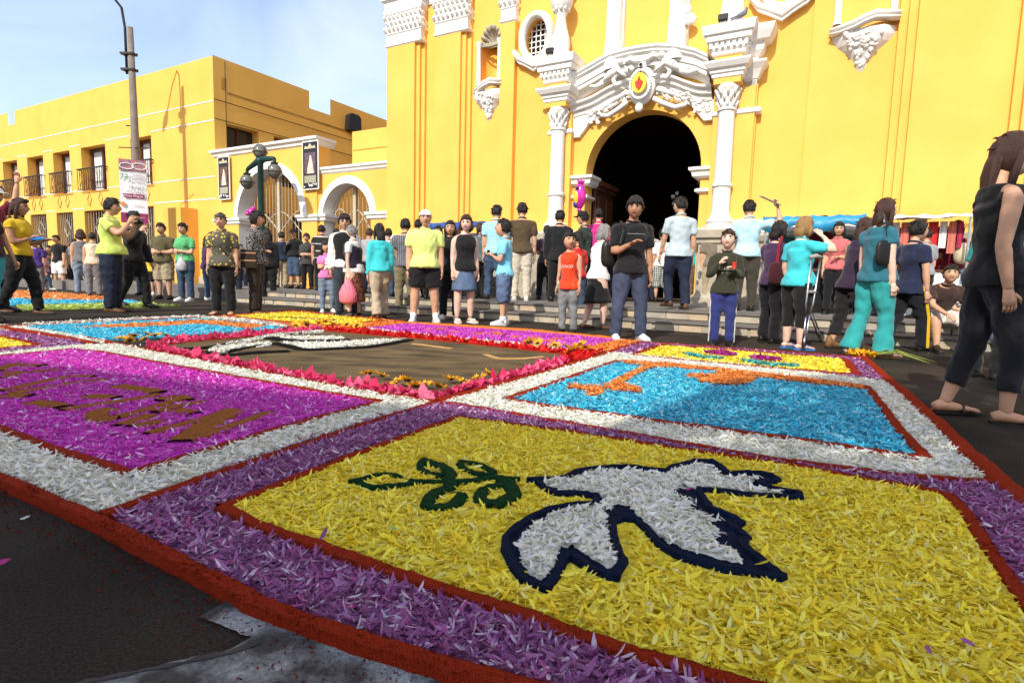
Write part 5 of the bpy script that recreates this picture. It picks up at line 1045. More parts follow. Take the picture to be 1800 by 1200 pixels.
    me = remesh(mb, vox*1.6, 2); bod = bpy.data.objects.new('body', me)
    hb = MB()
    yw, pt_ = math.radians(head[0]), math.radians(head[1]); Rm = np.array(Matrix.Rotation(yw, 3, 'Z') @ Matrix.Rotation(-pt_, 3, 'X'))
    HS = hr_*h; HC = Z(hc); HM = lambda p: HC+Rm@(np.asarray(p)*HS)
    head_mesh(hb, HM)
    for s in (1, -1):                                   # ears, eyes, brows
        tmpb = MB(); tmpb.ball((s*.69, -.02, -.02), (.06, .13, .20), 8, 6); hb.add([HM(v) for v in tmpb.v], tmpb.f, 0)
        ey = surf(.265, .065)
        tmpb = MB(); tmpb.ball((s*.265, ey-.020, .065), (.150, .065, .078), 8, 6); hb.add([HM(v) for v in tmpb.v], tmpb.f, 1)
        tmpb = MB(); tmpb.ball((s*.262, ey+.018, .070), (.085, .052, .078), 8, 6); hb.add([HM(v) for v in tmpb.v], tmpb.f, 2)
        tmpb = MB(); tmpb.tube([(s*.12, ey+.035, .145), (s*.265, ey+.045, .150), (s*.42, ey-.045, .115)], [.018, .026, .016], 5); hb.add([HM(v) for v in tmpb.v], tmpb.f, 2)
        bw_ = 1. if depth > 5 else .6
        tmpb = MB(); tmpb.tube([(s*.10, surf(.10, .24)+.005, .24), (s*.27, surf(.27, .285)+.005, .285), (s*.44, surf(.44, .24)+.0, .24)], [.045*bw_, .055*bw_, .03*bw_], 6); hb.add([HM(v) for v in tmpb.v], tmpb.f, 2)
    ns_ = surf(0, -.28); 
    for s in (1, -1): tmpb = MB(); tmpb.ball((s*.075, ns_-.01, -.295), (.035, .03, .022), 6, 5); hb.add([HM(v) for v in tmpb.v], tmpb.f, 3)
    ym = head_pt(0, math.pi/2+.45)[1]
    tmpb = MB(); tmpb.ball((0, surf(0, -.46)-.035, -.46), (.22, .075, .055), 10, 6); hb.add([HM(v) for v in tmpb.v], tmpb.f, 3)
    # hands: palm, four fingers, thumb
    for s in (1, -1):
        d = nrm(J['hd', s]); w0 = Z(J['wr', s]); side = np.array([-s, 0, 0.]) if abs(d[2]) > .6 else np.array([0, 0, -1.]); pn_ = nrm(side-d*(side@d)); t_ = nrm(np.cross(d, pn_)); t_ = t_ if (t_[1] > 0 or abs(t_[1]) < .3 and t_[2] > 0) else -t_
        hk = h*(1.0 if not f else .92)
        hb.tube([w0-d*.012*hk, w0+d*.012*hk, w0+d*.035*hk, w0+d*.055*hk], [(.015*hk,.012*hk), (.019*hk,.011*hk), (.0235*hk,.010*hk), (.022*hk,.008*hk)], 8, ref=t_)
        for q, ln in zip((-.0165, -.0055, .0055, .0160), (.033, .041, .043, .038)):
            b0 = w0+d*.050*hk+t_*q*hk; b1 = b0+nrm(d+pn_*.35)*ln*.5*hk; b2 = b1+nrm(d+pn_*1.1)*ln*.5*hk
            hb.tube([b0, b1, b2], [.0056*hk, .0052*hk, .0036*hk], 5)
        b0 = w0+d*.016*hk+t_*.017*hk; b1 = b0+nrm(d+t_*.9+pn_*.2)*.026*hk; b2 = b1+nrm(d+t_*.2+pn_*.5)*.022*hk; hb.tube([b0, b1, b2], [.0075*hk, .0064*hk, .0042*hk], 5)
    foot_pts = []
    for s in (1, -1):
        an = Z(J['ank', s]); lift = an[2]-.04*h; sn = nrm(J['ank', s]-J['knee', s]); pitch = 0 if lift < .02*h else -min(.9, 2.2*lift/h+.2)*(1 if sn[1] < 0 else -1)
        if legs.startswith('sit') and lift < .03*h: pitch = 0
        yo = -s*(.16 if not legs.startswith('walk') else .06); foot_pts.append((s, an, pitch, yo))
        if shoes == 'sandal':
            R3 = np.array(Matrix.Rotation(yo, 3, 'Z') @ Matrix.Rotation(pitch, 3, 'X')); rings = [(-.036,.016,.030), (-.01,.020,.045), (.03,.023,.034), (.07,.027,.024), (.095,.026,.016), (.112,.018,.010)]
            tb = MB(); tb.tube([(0, y_*h, -.040*h+.008*h+b*.5*h) for y_, a, b in rings], [(a*h, b*.5*h) for y_, a, b in rings], 10, ref=(1, 0, 0)); hb.add([an+R3@np.array(v) for v in tb.v], tb.f, 0)
            for q in range(5): tb = MB(); xx = (-.020+.010*q)*h; tb.ball((xx, (.113-.004*abs(q-1.5))*h, -.026*h), (.006*h, .012*h, .007*h), 6, 5); hb.add([an+R3@np.array(v) for v in tb.v], tb.f, 0)
    # join head and hands into the body mesh
    me.materials.clear(); [me.materials.append(q) for q in (SK[skin], EYEW, EYED, LIP)]
    bm = bmesh.new(); bm.from_mesh(me); vv = [bm.verts.new(v) for v in hb.v]; newf = []
    for fc, mi in zip(hb.f, hb.m):
        try: q = bm.faces.new([vv[i] for i in fc]); q.material_index = mi; q.smooth = True; newf.append(q)
        except ValueError: pass
    bmesh.ops.recalc_face_normals(bm, faces=newf); bm.to_mesh(me); bm.free()
    bod.parent = r; COL.objects.link(bod)
    def cloth(nm, mbx, m, amp=.005, vert=1., parent=None, it=2):
        me2 = remesh(mbx, vox*1.15, it); cloth_folds(me2, amp, rg, vert); me2.materials.clear(); me2.materials.append(m); o = bpy.data.objects.new(nm, me2); o.parent = parent or r; COL.objects.link(o); return o
    # ---- bottoms
    if kind in ('pants', 'flare', 'shorts'):
        mb = MB(); torso(mb, 1.0, .470, .576, .002); wide = {'pants': [.072,.069,.060,.049,.046,.044,.043], 'flare': [.070,.066,.056,.044,.044,.052,.062], 'shorts': [.078,.078,.072,.066,.060,.055,.052]}[kind]
        wide = [a*slim*(1+.35*(fat-1))*(.95 if child else 1) for a in wide]
        for s in (1, -1): limb(mb, ('hip', 'knee', 'ank'), s, wide, frac=bl if kind != 'shorts' or bl < .95 else bl, grow=0)
        bo = cloth({'pants': 'trousers', 'flare': 'trousers', 'shorts': 'shorts'}[kind], mb, bmat, .0075, .6)
    elif kind == 'skirt':
        mb = MB(); P_, R_ = [], []; cxy = (J['knee', 1]+J['knee', -1])/2
        for t in np.linspace(0, 1, 8):
            z_ = .580+(hz-.24*2*bl-.580)*t; P_.append(Z((cxy[0]*t*.8, cxy[1]*t*.8, z_))); R_.append((np.interp(t, [0,.2,.4,1], [.080,.098,.104,.118*(1+.15*(fat-1))])*h*fat**.5, np.interp(t, [0,.2,.4,1], [.062,.074,.082,.100+.55*abs(J['knee', 1][1]-J['knee', -1][1])])*h*fat**.5))
        mb.tube(P_, R_, 16, ref=(1, 0, 0)); bo = cloth('skirt', mb, bmat, .005, 4.)
    # ---- tops
    so = None
    if tm:
        g_ = .009 if kind != 'x' else 0; mb = MB(); torso(mb, 1.0, hem-.001, .833, .011)
        if f:
            for s in (1, -1): mb.ball(Z(spine((s*.042*sw, .062, .728))), (.042*h, .034*h, .042*h), 10, 8)
        hx_ = hw+.072*(1+.35*(fat-1))*(.95 if child else 1)+.003 if kind in ('pants','flare','shorts') else .112*fat**.5; hz_ = spine((0, 0, hem)); rw = .104*(1+.55*(fat-1))*(.9 if child else 1)
        mb.tube([Z(spine((0, .012*(fat > 1.1), hem-.012))), Z(spine((0, .01*(fat > 1.1), hem+.03))), Z(spine((0, 0, hem+.09)))], [(hx_*1.02*h, (.096*fat)*h), (hx_*.99*h, .092*fat*h), (hx_*.80*h, .070*fat*h)], 14, ref=(1, 0, 0))
        if sl > 0:
            for s in (1, -1): limb(mb, ('cl', 'sh', 'el', 'wr'), s, [a+.004+q for a, q in zip(AR_, (0, .001, .007, .008, .007, .006, .006))], frac=sl)
        else:
            for s in (1, -1): mb.ball(Z(J['sh', s]*[.78, 1, 1]+[0, 0, -.008]), (.030*h, .036*h, .036*h), 8, 6)
        so = cloth('shirt' if not f else 'blouse', mb, tm, .0075)
        cb = MB(); c0 = Z(spine((0, .004, .843)))
        if sl > .1: cb.tube([c0+np.array([.042*h*math.cos(t), .042*h*math.sin(t)+.004*h, .004*h-.010*h*math.sin(t)]) for t in np.linspace(0, 6.283, 17)], .0075*h, 6, cap=False); co_ = cb.build('collar', tm, so, smooth=True)
    if vest:
        mb = MB(); torso(mb, 1.04, hem+.03, .826, .018)
        for s in (1, -1): mb.ball(Z(J['sh', s]*[.74, 1, 1]+[0, 0, -.006]), (.034*h, .040*h, .034*h), 8, 6)
        cloth('vest', mb, vest, .004)
    # ---- shoes
    for s, an, pitch, yo in foot_pts:
        R3 = np.array(Matrix.Rotation(yo, 3, 'Z') @ Matrix.Rotation(pitch, 3, 'X')); sm_ = shoem or SHB
        if shoes == 'sandal':
            tb = MB(); rings = [(-.04,.020), (-.01,.024), (.04,.026), (.09,.031), (.118,.024), (.126,.010)]
            V = [(sg*a*h, y_*h, zz*h) for y_, a in rings for zz in (-.040, -.031) for sg in (-1, 1)]; Fs = []
            for i in range(5): b_ = i*4; Fs += [(b_, b_+4, b_+5, b_+1), (b_+2, b_+3, b_+7, b_+6), (b_, b_+2, b_+6, b_+4), (b_+1, b_+5, b_+7, b_+3)]
            Fs += [(0, 1, 3, 2), (20, 22, 23, 21)]; tb.add([an+R3@np.array(v) for v in V], Fs); so_ = tb.build('sandal', sm_, r)
            tb = MB(); tb.tube([an+R3@np.array(v) for v in [(-.028*h, .055*h, -.034*h), (-.015*h, .06*h, -.008*h), (.015*h, .06*h, -.008*h), (.028*h, .055*h, -.034*h)]], [(.012*h, .004*h)]*4, 6); tb.build('strap', sm_, so_)
        else:
            boot = shoes == 'boot'; rings = [(-.040,.018,.040), (-.030,.024,.062 if not boot else .09), (.0,.026,.064 if not boot else .09), (.03,.027,.050), (.065,.030,.036), (.095,.029,.028), (.115,.020,.020), (.122,.008,.012)]
            if shoes == 'heel' or shoes == 'flat': rings = [(-.040,.016,.034), (-.030,.021,.042), (.0,.022,.034), (.04,.025,.026), (.08,.026,.020), (.11,.016,.014), (.118,.006,.010)]
            V = []; n_ = 9
            for y_, a, b in rings:
                for j in range(n_): t = math.pi*j/(n_-1); V.append((a*h*math.cos(t)*(1 if math.sin(t) < .3 else .95), y_*h, (-.040+.008)*h+b*h*math.sin(t)**.75))
            Fs = [(i*n_+j, i*n_+j+1, (i+1)*n_+j+1, (i+1)*n_+j) for i in range(len(rings)-1) for j in range(n_-1)]+[tuple(range(n_)), tuple((len(rings)-1)*n_+j for j in reversed(range(n_)))]+[(i*n_, (i+1)*n_, (i+1)*n_+n_-1, i*n_+n_-1) for i in range(len(rings)-1)]
            tb = MB(); tb.add([an+R3@np.array(v) for v in V], Fs); so_ = tb.build('boot' if boot else 'shoe', sm_, r, smooth=True)
            V = [(sg*(a+.002)*h, y_*h*1.02, zz*h) for y_, a, b in rings for zz in (-.040, -.030) for sg in (-1, 1)]; Fs = []; q = len(rings)
            for i in range(q-1): b_ = i*4; Fs += [(b_, b_+4, b_+5, b_+1), (b_+2, b_+3, b_+7, b_+6), (b_, b_+2, b_+6, b_+4), (b_+1, b_+5, b_+7, b_+3)]
            Fs += [(0, 1, 3, 2), ((q-1)*4, (q-1)*4+2, (q-1)*4+3, (q-1)*4+1)]; tb = MB(); tb.add([an+R3@np.array(v) for v in V], Fs); tb.build('sole', SOLE if sm_ is SHW else SOLD, so_)
            if sm_ is SHW and bl < .9:                    # white sock
                tb = MB(); tb.tube([an+[0, 0, -.01*h], an+[0, 0, .05*h]], [.029*h, .030*h], 10); tb.build('sock', SHW, so_, smooth=True)
    # ---- hair
    st_, hm = hair; hm = hm or HB_
    if st_ != 'none':
        hbm = MB(); line = {'short': .40, 'cropped': .48, 'curly': .36, 'long': .48, 'bob': .46, 'pony': .52, 'bun': .52, 'fringe': .26, 'helmet': .40}.get(st_, .46)
        thick = {'short': .13, 'cropped': .07, 'curly': .24, 'long': .13, 'bob': .22, 'pony': .08, 'bun': .08, 'fringe': .14, 'helmet': .20}.get(st_, .1); low = {'short': -.35, 'cropped': -.30, 'curly': -.25, 'long': -.9, 'bob': -.75, 'pony': -.35, 'bun': -.35, 'fringe': -.8, 'helmet': -.55}.get(st_, -.35)
        def fm(th, ph):
            p = head_pt(th, ph); x, y, z_ = math.sin(ph)*math.sin(th), math.sin(ph)*math.cos(th), math.cos(ph)
            base = p*[1, 1, 1]; 
            if y > .3: base = np.array([.70*x, .84*y, z_])
            lim = line+.10*mnoise.noise((x*4+rg_s, 3., 1.)) if y > .45 else (low*.35+.15 if y > .1 else low) if y > -.1 else low
            if y > .1 and y <= .45: lim = line*(y-.1)/.35+(-.10 if st_ in ('short','cropped','pony','bun','curly') else low*.8)*(1-(y-.1)/.35)
            n_ = mnoise.noise((x*3+rg_s, y*3, z_*3))*.06+mnoise.noise((x*9+rg_s, y*9, z_*5))*.045
            t = thick+n_+(.07*max(0, z_) if st_ != 'cropped' else 0) if z_ > lim else (-.42 if z_ < lim-.10 else -.05)
            return base*(1+t)
        rg_s = rg.uniform(0, 50); head_mesh(hbm, HM, 30, 22, fm)
        if st_ in ('long', 'fringe', 'pony'):
            ln = 2.6 if st_ == 'long' else 2.2; w_ = .62 if st_ != 'pony' else .24
            P_ = [(0, -.52, .25), (0, -.74, -.4), (0, -.80, -1.0), (0.02, -.86, -1.6), (.0, -.84, -ln+.2), (0, -.80, -ln)]; R_ = [(w_*.8, .30), (w_*1.05, .32), (w_*1.0, .28), (w_*.95, .22), (w_*.72, .16), (w_*.3, .05)]
            tb = MB(); tb.tube(P_, R_, 18, ref=(1, 0, 0)); V = np.array(tb.v); a_ = np.arctan2(V[:, 0], V[:, 1]+.75); V *= 1+.035*np.sin(a_*23+V[:, 2:3].ravel()*2)[:, None]*np.array([1, 1, 0]); hbm.add([HM(v) for v in V], tb.f)
            if st_ != 'pony':
                for s in (1, -1): tb = MB(); tb.tube([(s*.60, .05, .45), (s*.76, .02, -.2), (s*.74, -.08, -.8), (s*.70, -.15, -1.5), (s*.62, -.2, -ln*.75)], [.10, .19, .20, .17, .05], 9); hbm.add([HM(v) for v in tb.v], tb.f)
        if st_ == 'bob':
            for s in (1, -1): tb = MB(); tb.tube([(s*.55, .1, .55), (s*.80, .02, -.1), (s*.78, -.05, -.7), (s*.66, -.05, -.95)], [.12, .22, .22, .08], 9); hbm.add([HM(v) for v in tb.v], tb.f)
            tb = MB(); tb.tube([(0, -.5, .2), (0, -.82, -.4), (0, -.80, -.9), (0, -.7, -1.1)], [(.6,.3), (.72,.32), (.66,.26), (.4,.1)], 14, ref=(1, 0, 0)); hbm.add([HM(v) for v in tb.v], tb.f)
        if st_ == 'bun': tb = MB(); tb.ball((0, -.98, .1), (.30, .26, .30), 12, 8); hbm.add([HM(v) for v in tb.v], tb.f)
        if st_ == 'curly':
            for q in range(110):
                th = rg.uniform(0, 6.28); ph = rg.uniform(0, 1.75); y = math.sin(ph)*math.cos(th)
                if y > .4 and math.cos(ph) < .45: continue
                p = head_pt(th, ph); tb = MB(); tb.ball(p*1.18, rg.uniform(.10, .17), 6, 5); hbm.add([HM(v) for v in tb.v], tb.f)
        if st_ not in ('curly', 'cropped'):
            for q in range(46 if st_ in ('short', 'helmet') else 10):                           # loose tufts break the outline
                th = rg.uniform(0, 6.28); ph = rg.uniform(.1, 1.5); y = math.sin(ph)*math.cos(th)
                if y > .35 and math.cos(ph) < line+.1: continue
                p = np.array([.70*math.sin(ph)*math.sin(th), .84*y, math.cos(ph)])*(1+thick); t2 = nrm(np.array([p[0]*.5+rg.uniform(-.4, .4), p[1]*.5+.35*(1 if y > 0 else -1), -.55+.5*p[2]])); u2 = nrm(p)
                tb = MB(); tb.tube([p-u2*.04, p+t2*.16+u2*.05, p+t2*.32+u2*rg.uniform(-.01, .05)], [.075, .06, .012], 5); hbm.add([HM(v) for v in tb.v], tb.f)
        hbm.build('hair', hm, r, smooth=True)
    if cap:
        cbm = MB(); n_ = 16; vs = []
        for i in range(7):
            ph = math.pi*.5*i/6*.96
            for j in range(n_): th = 2*math.pi*j/n_; vs.append(HM((.82*math.sin(ph)*math.sin(th), .98*math.sin(ph)*math.cos(th), .32+.80*math.cos(ph))))
        cbm.add(vs, [(i*n_+j, (i+1)*n_+j, (i+1)*n_+(j+1) % n_, i*n_+(j+1) % n_) for i in range(6) for j in range(n_)]); co_ = cbm.build('cap', cap[0], r, smooth=True)
        dy = cap[1]; bmb = MB(); vs = []
        for i, (rr, zz) in enumerate(((.8, .38), (1.15, .33), (1.5, .24))):
            for j in range(9): t = -.9+1.8*j/8; vs.append((rr*.82*math.sin(t), dy*(rr*1.0*math.cos(t)+.05), zz))
        vs2 = [HM(v) for v in vs]+[HM((v[0], v[1], v[2]-.05)) for v in vs]; q = 27
        bmb.add(vs2, [(i*9+j, i*9+j+1, (i+1)*9+j+1, (i+1)*9+j) for i in range(2) for j in range(8)]+[(i*9+j+q, (i+1)*9+j+q, (i+1)*9+j+1+q, i*9+j+1+q) for i in range(2) for j in range(8)]+[(18+j, 18+j+1, 18+j+1+q, 18+j+q) for j in range(8)]); bmb.build('visor', cap[0], co_, smooth=True)
    if glasses:
        gb = MB(); y0 = .80
        for s in (1, -1): tb = MB(); tb.ball((s*.27, y0, .06), (.19, .05, .12), 10, 6); tb.tube([(s*.44, y0-.05, .10), (s*.70, .05, .08)], .025, 5); gb.add([HM(v) for v in tb.v], tb.f)
        tb = MB(); tb.tube([(-.1, y0+.03, .1), (.1, y0+.03, .1)], .025, 5); gb.add([HM(v) for v in tb.v], tb.f); gb.build('sunglasses', EYED, r, smooth=True)
    Wm = Matrix.Translation(Vector(root_p)) @ Matrix.Rotation(rz, 4, 'Z')
    info = dict(root=r, h=h, J={k: Z(v) for k, v in J.items()}, HM=HM, Z=Z, W=Wm, spine=spine, shirt=so, rz=rz, pos=root_p, S=lambda q: Z(spine(q)))
    return info
def wpos(I, p): return np.array(I['W'] @ Vector(p))
def print_on(I, body, size, zf, m, xf=0., back=False):
    from mathutils.bvhtree import BVHTree
    so = I['shirt']; me = so.data; bv = BVHTree.FromPolygons([v.co for v in me.vertices], [p.vertices for p in me.polygons]); h = I['h']
    o = text_mesh(body, size*h, so, m, (0, 0, 0), (0, 0, 0), 'print', bold=True); z0 = I['S']((0, 0, zf))[2]; sg = -1 if back else 1
    for v in o.data.vertices:
        x = -sg*(v.co.x)+xf*h; zz = z0+v.co.y; hit = bv.ray_cast(Vector((x, sg*1., zz)), Vector((0, -sg, 0)))[0]; v.co = Vector((x, (hit.y if hit else .1*sg)+sg*(.004+v.co.z), zz))

def sack(mb, c, r, e=.6, n=16, m=12):
    """soft box shaped pouch"""
    q = lambda t: math.copysign(abs(t)**e, t); vs = []
    for i in range(m+1):
        ph = math.pi*i/m-math.pi/2
        for j in range(n): th = 2*math.pi*j/n; vs.append((c[0]+r[0]*q(math.cos(ph))*q(math.cos(th)), c[1]+r[1]*q(math.cos(ph))*q(math.sin(th)), c[2]+r[2]*q(math.sin(ph))))
    mb.add(vs, [(i*n+j, i*n+(j+1) % n, (i+1)*n+(j+1) % n, (i+1)*n+j) for i in range(m) for j in range(n)])
# ================================================================== the cast
PZ = .296; ST1 = .147
TEAL = cm(.03,.33,.36); LIME = cm(.60,.74,.16); TURQ = cm(.05,.55,.60); MAR = cm(.14,.010,.025); OLIV = cm(.10,.085,.04); KHAK = cm(.36,.29,.19); NAVYC = cm(.016,.022,.055); GREYC = cm(.16,.16,.17); PURP = cm(.06,.025,.075); PINK = cm(.72,.20,.48); LBLU = cm(.38,.64,.72); DGRN = cm(.02,.04,.03); DGREY = cm(.05,.05,.05)
FLOR = pattern('floral_shirt', 'dots', (.085,.080,.060), (.70,.50,.05), 17, thr=.30, c=(.35,.20,.03)); SPOT = pattern('spotted_blouse', 'dots', (.012,.012,.013), (.62,.62,.60), 62, thr=.36)
STRB = pattern('blue_striped', 'stripes', (.14,.48,.62), (.55,.72,.76), 9, axis=2, thr=.6); STRG = pattern('grey_striped', 'stripes', (.20,.20,.22), (.05,.05,.06), 9, axis=0, thr=.55); STRW = pattern('pale_pinstripe', 'stripes', (.52,.60,.62), (.36,.46,.52), 16, axis=0); STRC = pattern('white_checked', 'checks', (.72,.68,.66), (.42,.22,.2), 9, thr=.82); PLAID = pattern('plaid_shorts', 'checks', (.62,.64,.6), (.05,.07,.06), 8, thr=.7); RPRT = pattern('red_print_skirt', 'dots', (.12,.02,.012), (.45,.24,.16), 42, thr=.34); BWP = pattern('black_white_print', 'dots', (.70,.70,.68), (.02,.02,.02), 34, thr=.42)
# --- left edge
person('a0', -4, 326, 550, 'person in maroon shirt and white cap raising an arm at the left edge', face=-80, top=(MAR,.5,.5), bottom=('pants',DEND,1), arms=('down','raised'), cap=(WHITEC,1), skin='m', legs='stand')
I = person('a1', -14, 338, 566, 'person in teal trousers and dark top cut by the left edge', face=-95, sex='f', top=(cm(.03,.012,.010),0,.53), bottom=('flare',TEAL,1), arms=('down','fwd'), skin='d', legs='step', hair=('long',HB_))
mb = MB(); p = wpos(I, I['J']['wr',1]); mb.tube([p+[-.035,.0,0], p+[0,-.035,.0], p+[.035,0,0], p+[0,.035,0], p+[-.035,0,0]], .008, 6); o = mb.build('bracelet', WHITEC); tag(o, 'white bracelet on the arm at the left edge', 'bracelet')
I = person('a2', 40, 349, 553, 'woman in yellow top and black trousers striding past the left edge', face=-75, sex='f', top=(cm(.62,.42,.02),.28,.535), bottom=('pants',BLACKC,1), arms=('holdin','hold'), skin='d', hair=('long',HBR), legs='walk2', shoes='flat', shoem=SHBR)
mb = MB(); hp = [I['HM'](q) for q in ((-.35,.55,.82),(-.1,.75,.80),(.1,.75,.80),(.35,.55,.82))]; mb.tube([wpos(I, q) for q in hp], [.02,.03,.03,.02], 6); o = mb.build('sunglasses', BLK); tag(o, 'dark sunglasses pushed up on the hair of the woman in yellow', 'sunglasses')
I = person('a3', 199, 349, 549, 'man in lime t-shirt and dark jeans taking a photograph', face=-68, top=(LIME,.42,.525), bottom=('pants',DEND,1), arms=('camera','camera'), skin='m', legs='apart', fat=1.28, shoem=SHBR)
mb = MB(); c = wpos(I, (I['J']['wr',1]+I['J']['wr',-1])/2+np.array([0,.06,.03])); cmr = empty('camera_body', c, I['rz']); tag(cmr, 'black camera held up by the man in the lime t-shirt', 'camera')
mb.box(-.07,.07,-.035,.035,-.045,.045); mb.build('casing', BLK, cmr, bevel=.01); mb = MB(); mb.tube([(0,.03,0),(0,.09,0)], [.035,.038], 12); mb.build('lens', BLK, cmr); 
person('a4', 238, 372, 541, 'man in black jacket with red trim walking behind the lime t-shirt man', face=-95, top=(cm(.010,.009,.010),1,.50), bottom=('pants',BLACKC,1), arms=('camera','fwd'), legs='walk2', skin='m')
person('a5', 264, 431, 521, 'small boy in yellow t-shirt and black shorts', face=175, child=1, top=(cm(.75,.56,.06),.45,.50), bottom=('shorts',BLACKC,.42), skin='m', shoem=SHW)
I = person('a6', 290, 393, 526, 'man in olive t-shirt and khaki shorts with hands joined', face=178, top=(OLIV,.48,.50), bottom=('shorts',KHAK,.55), arms=('front','front'), skin='m', fat=1.15, shoem=SHB)
I = person('a7', 328, 393, 529, 'woman in green and white top with folded arms and plastic bag', face=172, sex='f', top=(cm(.10,.42,.16),.45,.53), bottom=('pants',DENIM,1), arms=('cross','cross'), skin='m', shoem=SHW, hair=('short',HB_))
def carrier(label, name, I, side, size, m, drop=.02, z0=None):
    p = wpos(I, I['J']['wr',side]+I['Z']((0,0,0))*0)+np.array([0,0,-.10]); r = empty(name, (p[0], p[1], p[2]-size[2]-drop)); tag(r, label, 'bag')
    mb = MB(); w, d, hh = size; mb.tube([(0,0,0),(0,0,hh*.12),(0,0,hh*.45),(0,0,hh*.75),(0,0,hh)], [(w*.30,d*.3),(w*.5,d*.5),(w*.52,d*.52),(w*.36,d*.36),(w*.10,d*.2)], 14, ref=(1,0,0)); v = np.array(mb.v); a = np.arctan2(v[:,1], v[:,0]); v[:, :2] *= (1+.06*np.sin(a*7+v[:, 2]*20))[:, None]; mb.v = [tuple(q) for q in v]; mb.build('sack', m, r, smooth=True)
    mb = MB(); mb.tube([(-.02,0,hh*.97),(-.03,0,hh+.05),(0,0,hh+drop+.06),(.03,0,hh+.05),(.02,0,hh*.97)], .008, 6); mb.build('handle', m, r); return r
PLAS = mat('grey_plastic', (.45,.44,.45), .35, .25, 12)
carrier('crumpled grey plastic bag held by the woman in green and white', 'plastic_bag', I, 1, (.24,.16,.34), PLAS)
person('a8', 253, 407, 519, 'dark haired child looking out between the boy in yellow and the wall', face=180, child=.8, top=(cm(.03,.05,.07),.45,.5), bottom=('pants',DEND,1), skin='m')
person('a9', 106, 414, 506, 'man in black t-shirt, white shorts and sunglasses', face=170, top=(BLACKC,.45,.5), bottom=('shorts',WHITEC,.52), skin='m', glasses=True, shoes='sandal', shoem=SHBR, legs='apart')
person('a10', 147, 404, 519, 'woman in grey tank top and jeans with her back turned', face=35, sex='f', top=(GREYC,0,.52), bottom=('pants',DENL,1), skin='m', hair=('bob',HBR), arms=('hip','down'))
person('a11', 167, 409, 522, 'woman in cream top and grey trousers seen from behind', face=20, sex='f', top=(cm(.66,.56,.40),.15,.52), bottom=('pants',GREYC,1), skin='m', hair=('bun',HB_))
person('a12', 136, 420, 506, 'person in white shirt and dark trousers behind the grey tank top', face=60, top=(WHITEC,.5,.5), bottom=('pants',BLACKC,1), skin='m')
I = person('a13', 67, 420, 516, 'person in violet t-shirt under a small blue umbrella hat', face=20, top=(cm(.07,.035,.22),.5,.5), bottom=('pants',GREYC,1), skin='m')
c = wpos(I, I['HM']((0,0,1.15))); u = empty('umbrella_hat', c); tag(u, 'shiny blue umbrella hat above the violet t-shirt', 'hat'); mb = MB(); mb.lathe([(0,.10),(.12,.085),(.24,.02),(.30,-.05),(.29,-.055),(.2,.0),(0,.07)], n=10); mb.build('canopy', mat('blue_foil', (.02,.20,.55), .25, .3, 6), u, smooth=True)
person('a14', 83, 445, 509, 'child in lilac top walking with a dark backpack', face=-60, child=1, top=(cm(.34,.20,.46),.45,.5), bottom=('pants',DENIM,1), skin='m', legs='walk', shoem=SHW)
person('a15', 91, 432, 503, 'child with long dark hair beside the black t-shirt man', face=190, child=.8, sex='f', top=(DGREY,.5,.5), bottom=('pants',BLACKC,1), hair=('long',HB_))
person('a16', 120, 432, 503, 'dark haired person in black half hidden behind the white shorts', face=150, top=(cm(.02,.012,.012),.5,.5), bottom=('pants',BLACKC,1), skin='m')
person('a17', 58, 440, 512, 'small child in grey at the left crowd', face=200, child=1, top=(GREYC,.5,.5), bottom=('shorts',DEND,.5), shoem=SHW)
# --- middle left
I = person('b0', 394, 376, 553, 'older woman with cropped grey hair and flower print shirt', face=190, sex='f', top=(FLOR,.5,.49), bottom=('pants',BLACKC,1), skin='m', hair=('short',HDG), shoes='sandal', shoem=SHBR, fat=1.2, sw=1.05)
mb = MB(); mb.tube([wpos(I, I['S'](q)) for q in ((.085,.06,.82),(.03,.085,.72),(-.05,.09,.62),(-.11,.05,.54))], [(.010,.004)]*4, 6); o = mb.build('bag_strap', SHB); tag(o, 'thin dark strap across the flower print shirt', 'strap')
I = person('b1', 450, 372, 551, 'woman in black and white spotted blouse and black trousers', face=-78, sex='f', top=(SPOT,1,.50), bottom=('pants',cm(.03,.022,.02),1), skin='m', hair=('helmet',HB_), arms=('front','front'), shoes='flat', shoem=SHBR, fat=1.22, sw=1.05)
hp = wpos(I, I['S']((.15,-.02,.56))); hb_ = empty('woven_bag', hp, I['rz']); tag(hb_, 'dark woven shoulder bag with pale bands on the spotted blouse hip', 'bag'); mb = MB(); mb.box(-.03,.05,-.13,.13,-.20,.12); mb.build('pouch', cm(.028,.018,.012), hb_, bevel=.02)
for zz in (-.08,.05): mb = MB(); mb.box(.05,.056,-.125,.125,zz,zz+.025); mb.box(-.036,-.03,-.125,.125,zz,zz+.025); mb.build('band', cm(.36,.20,.12), hb_)
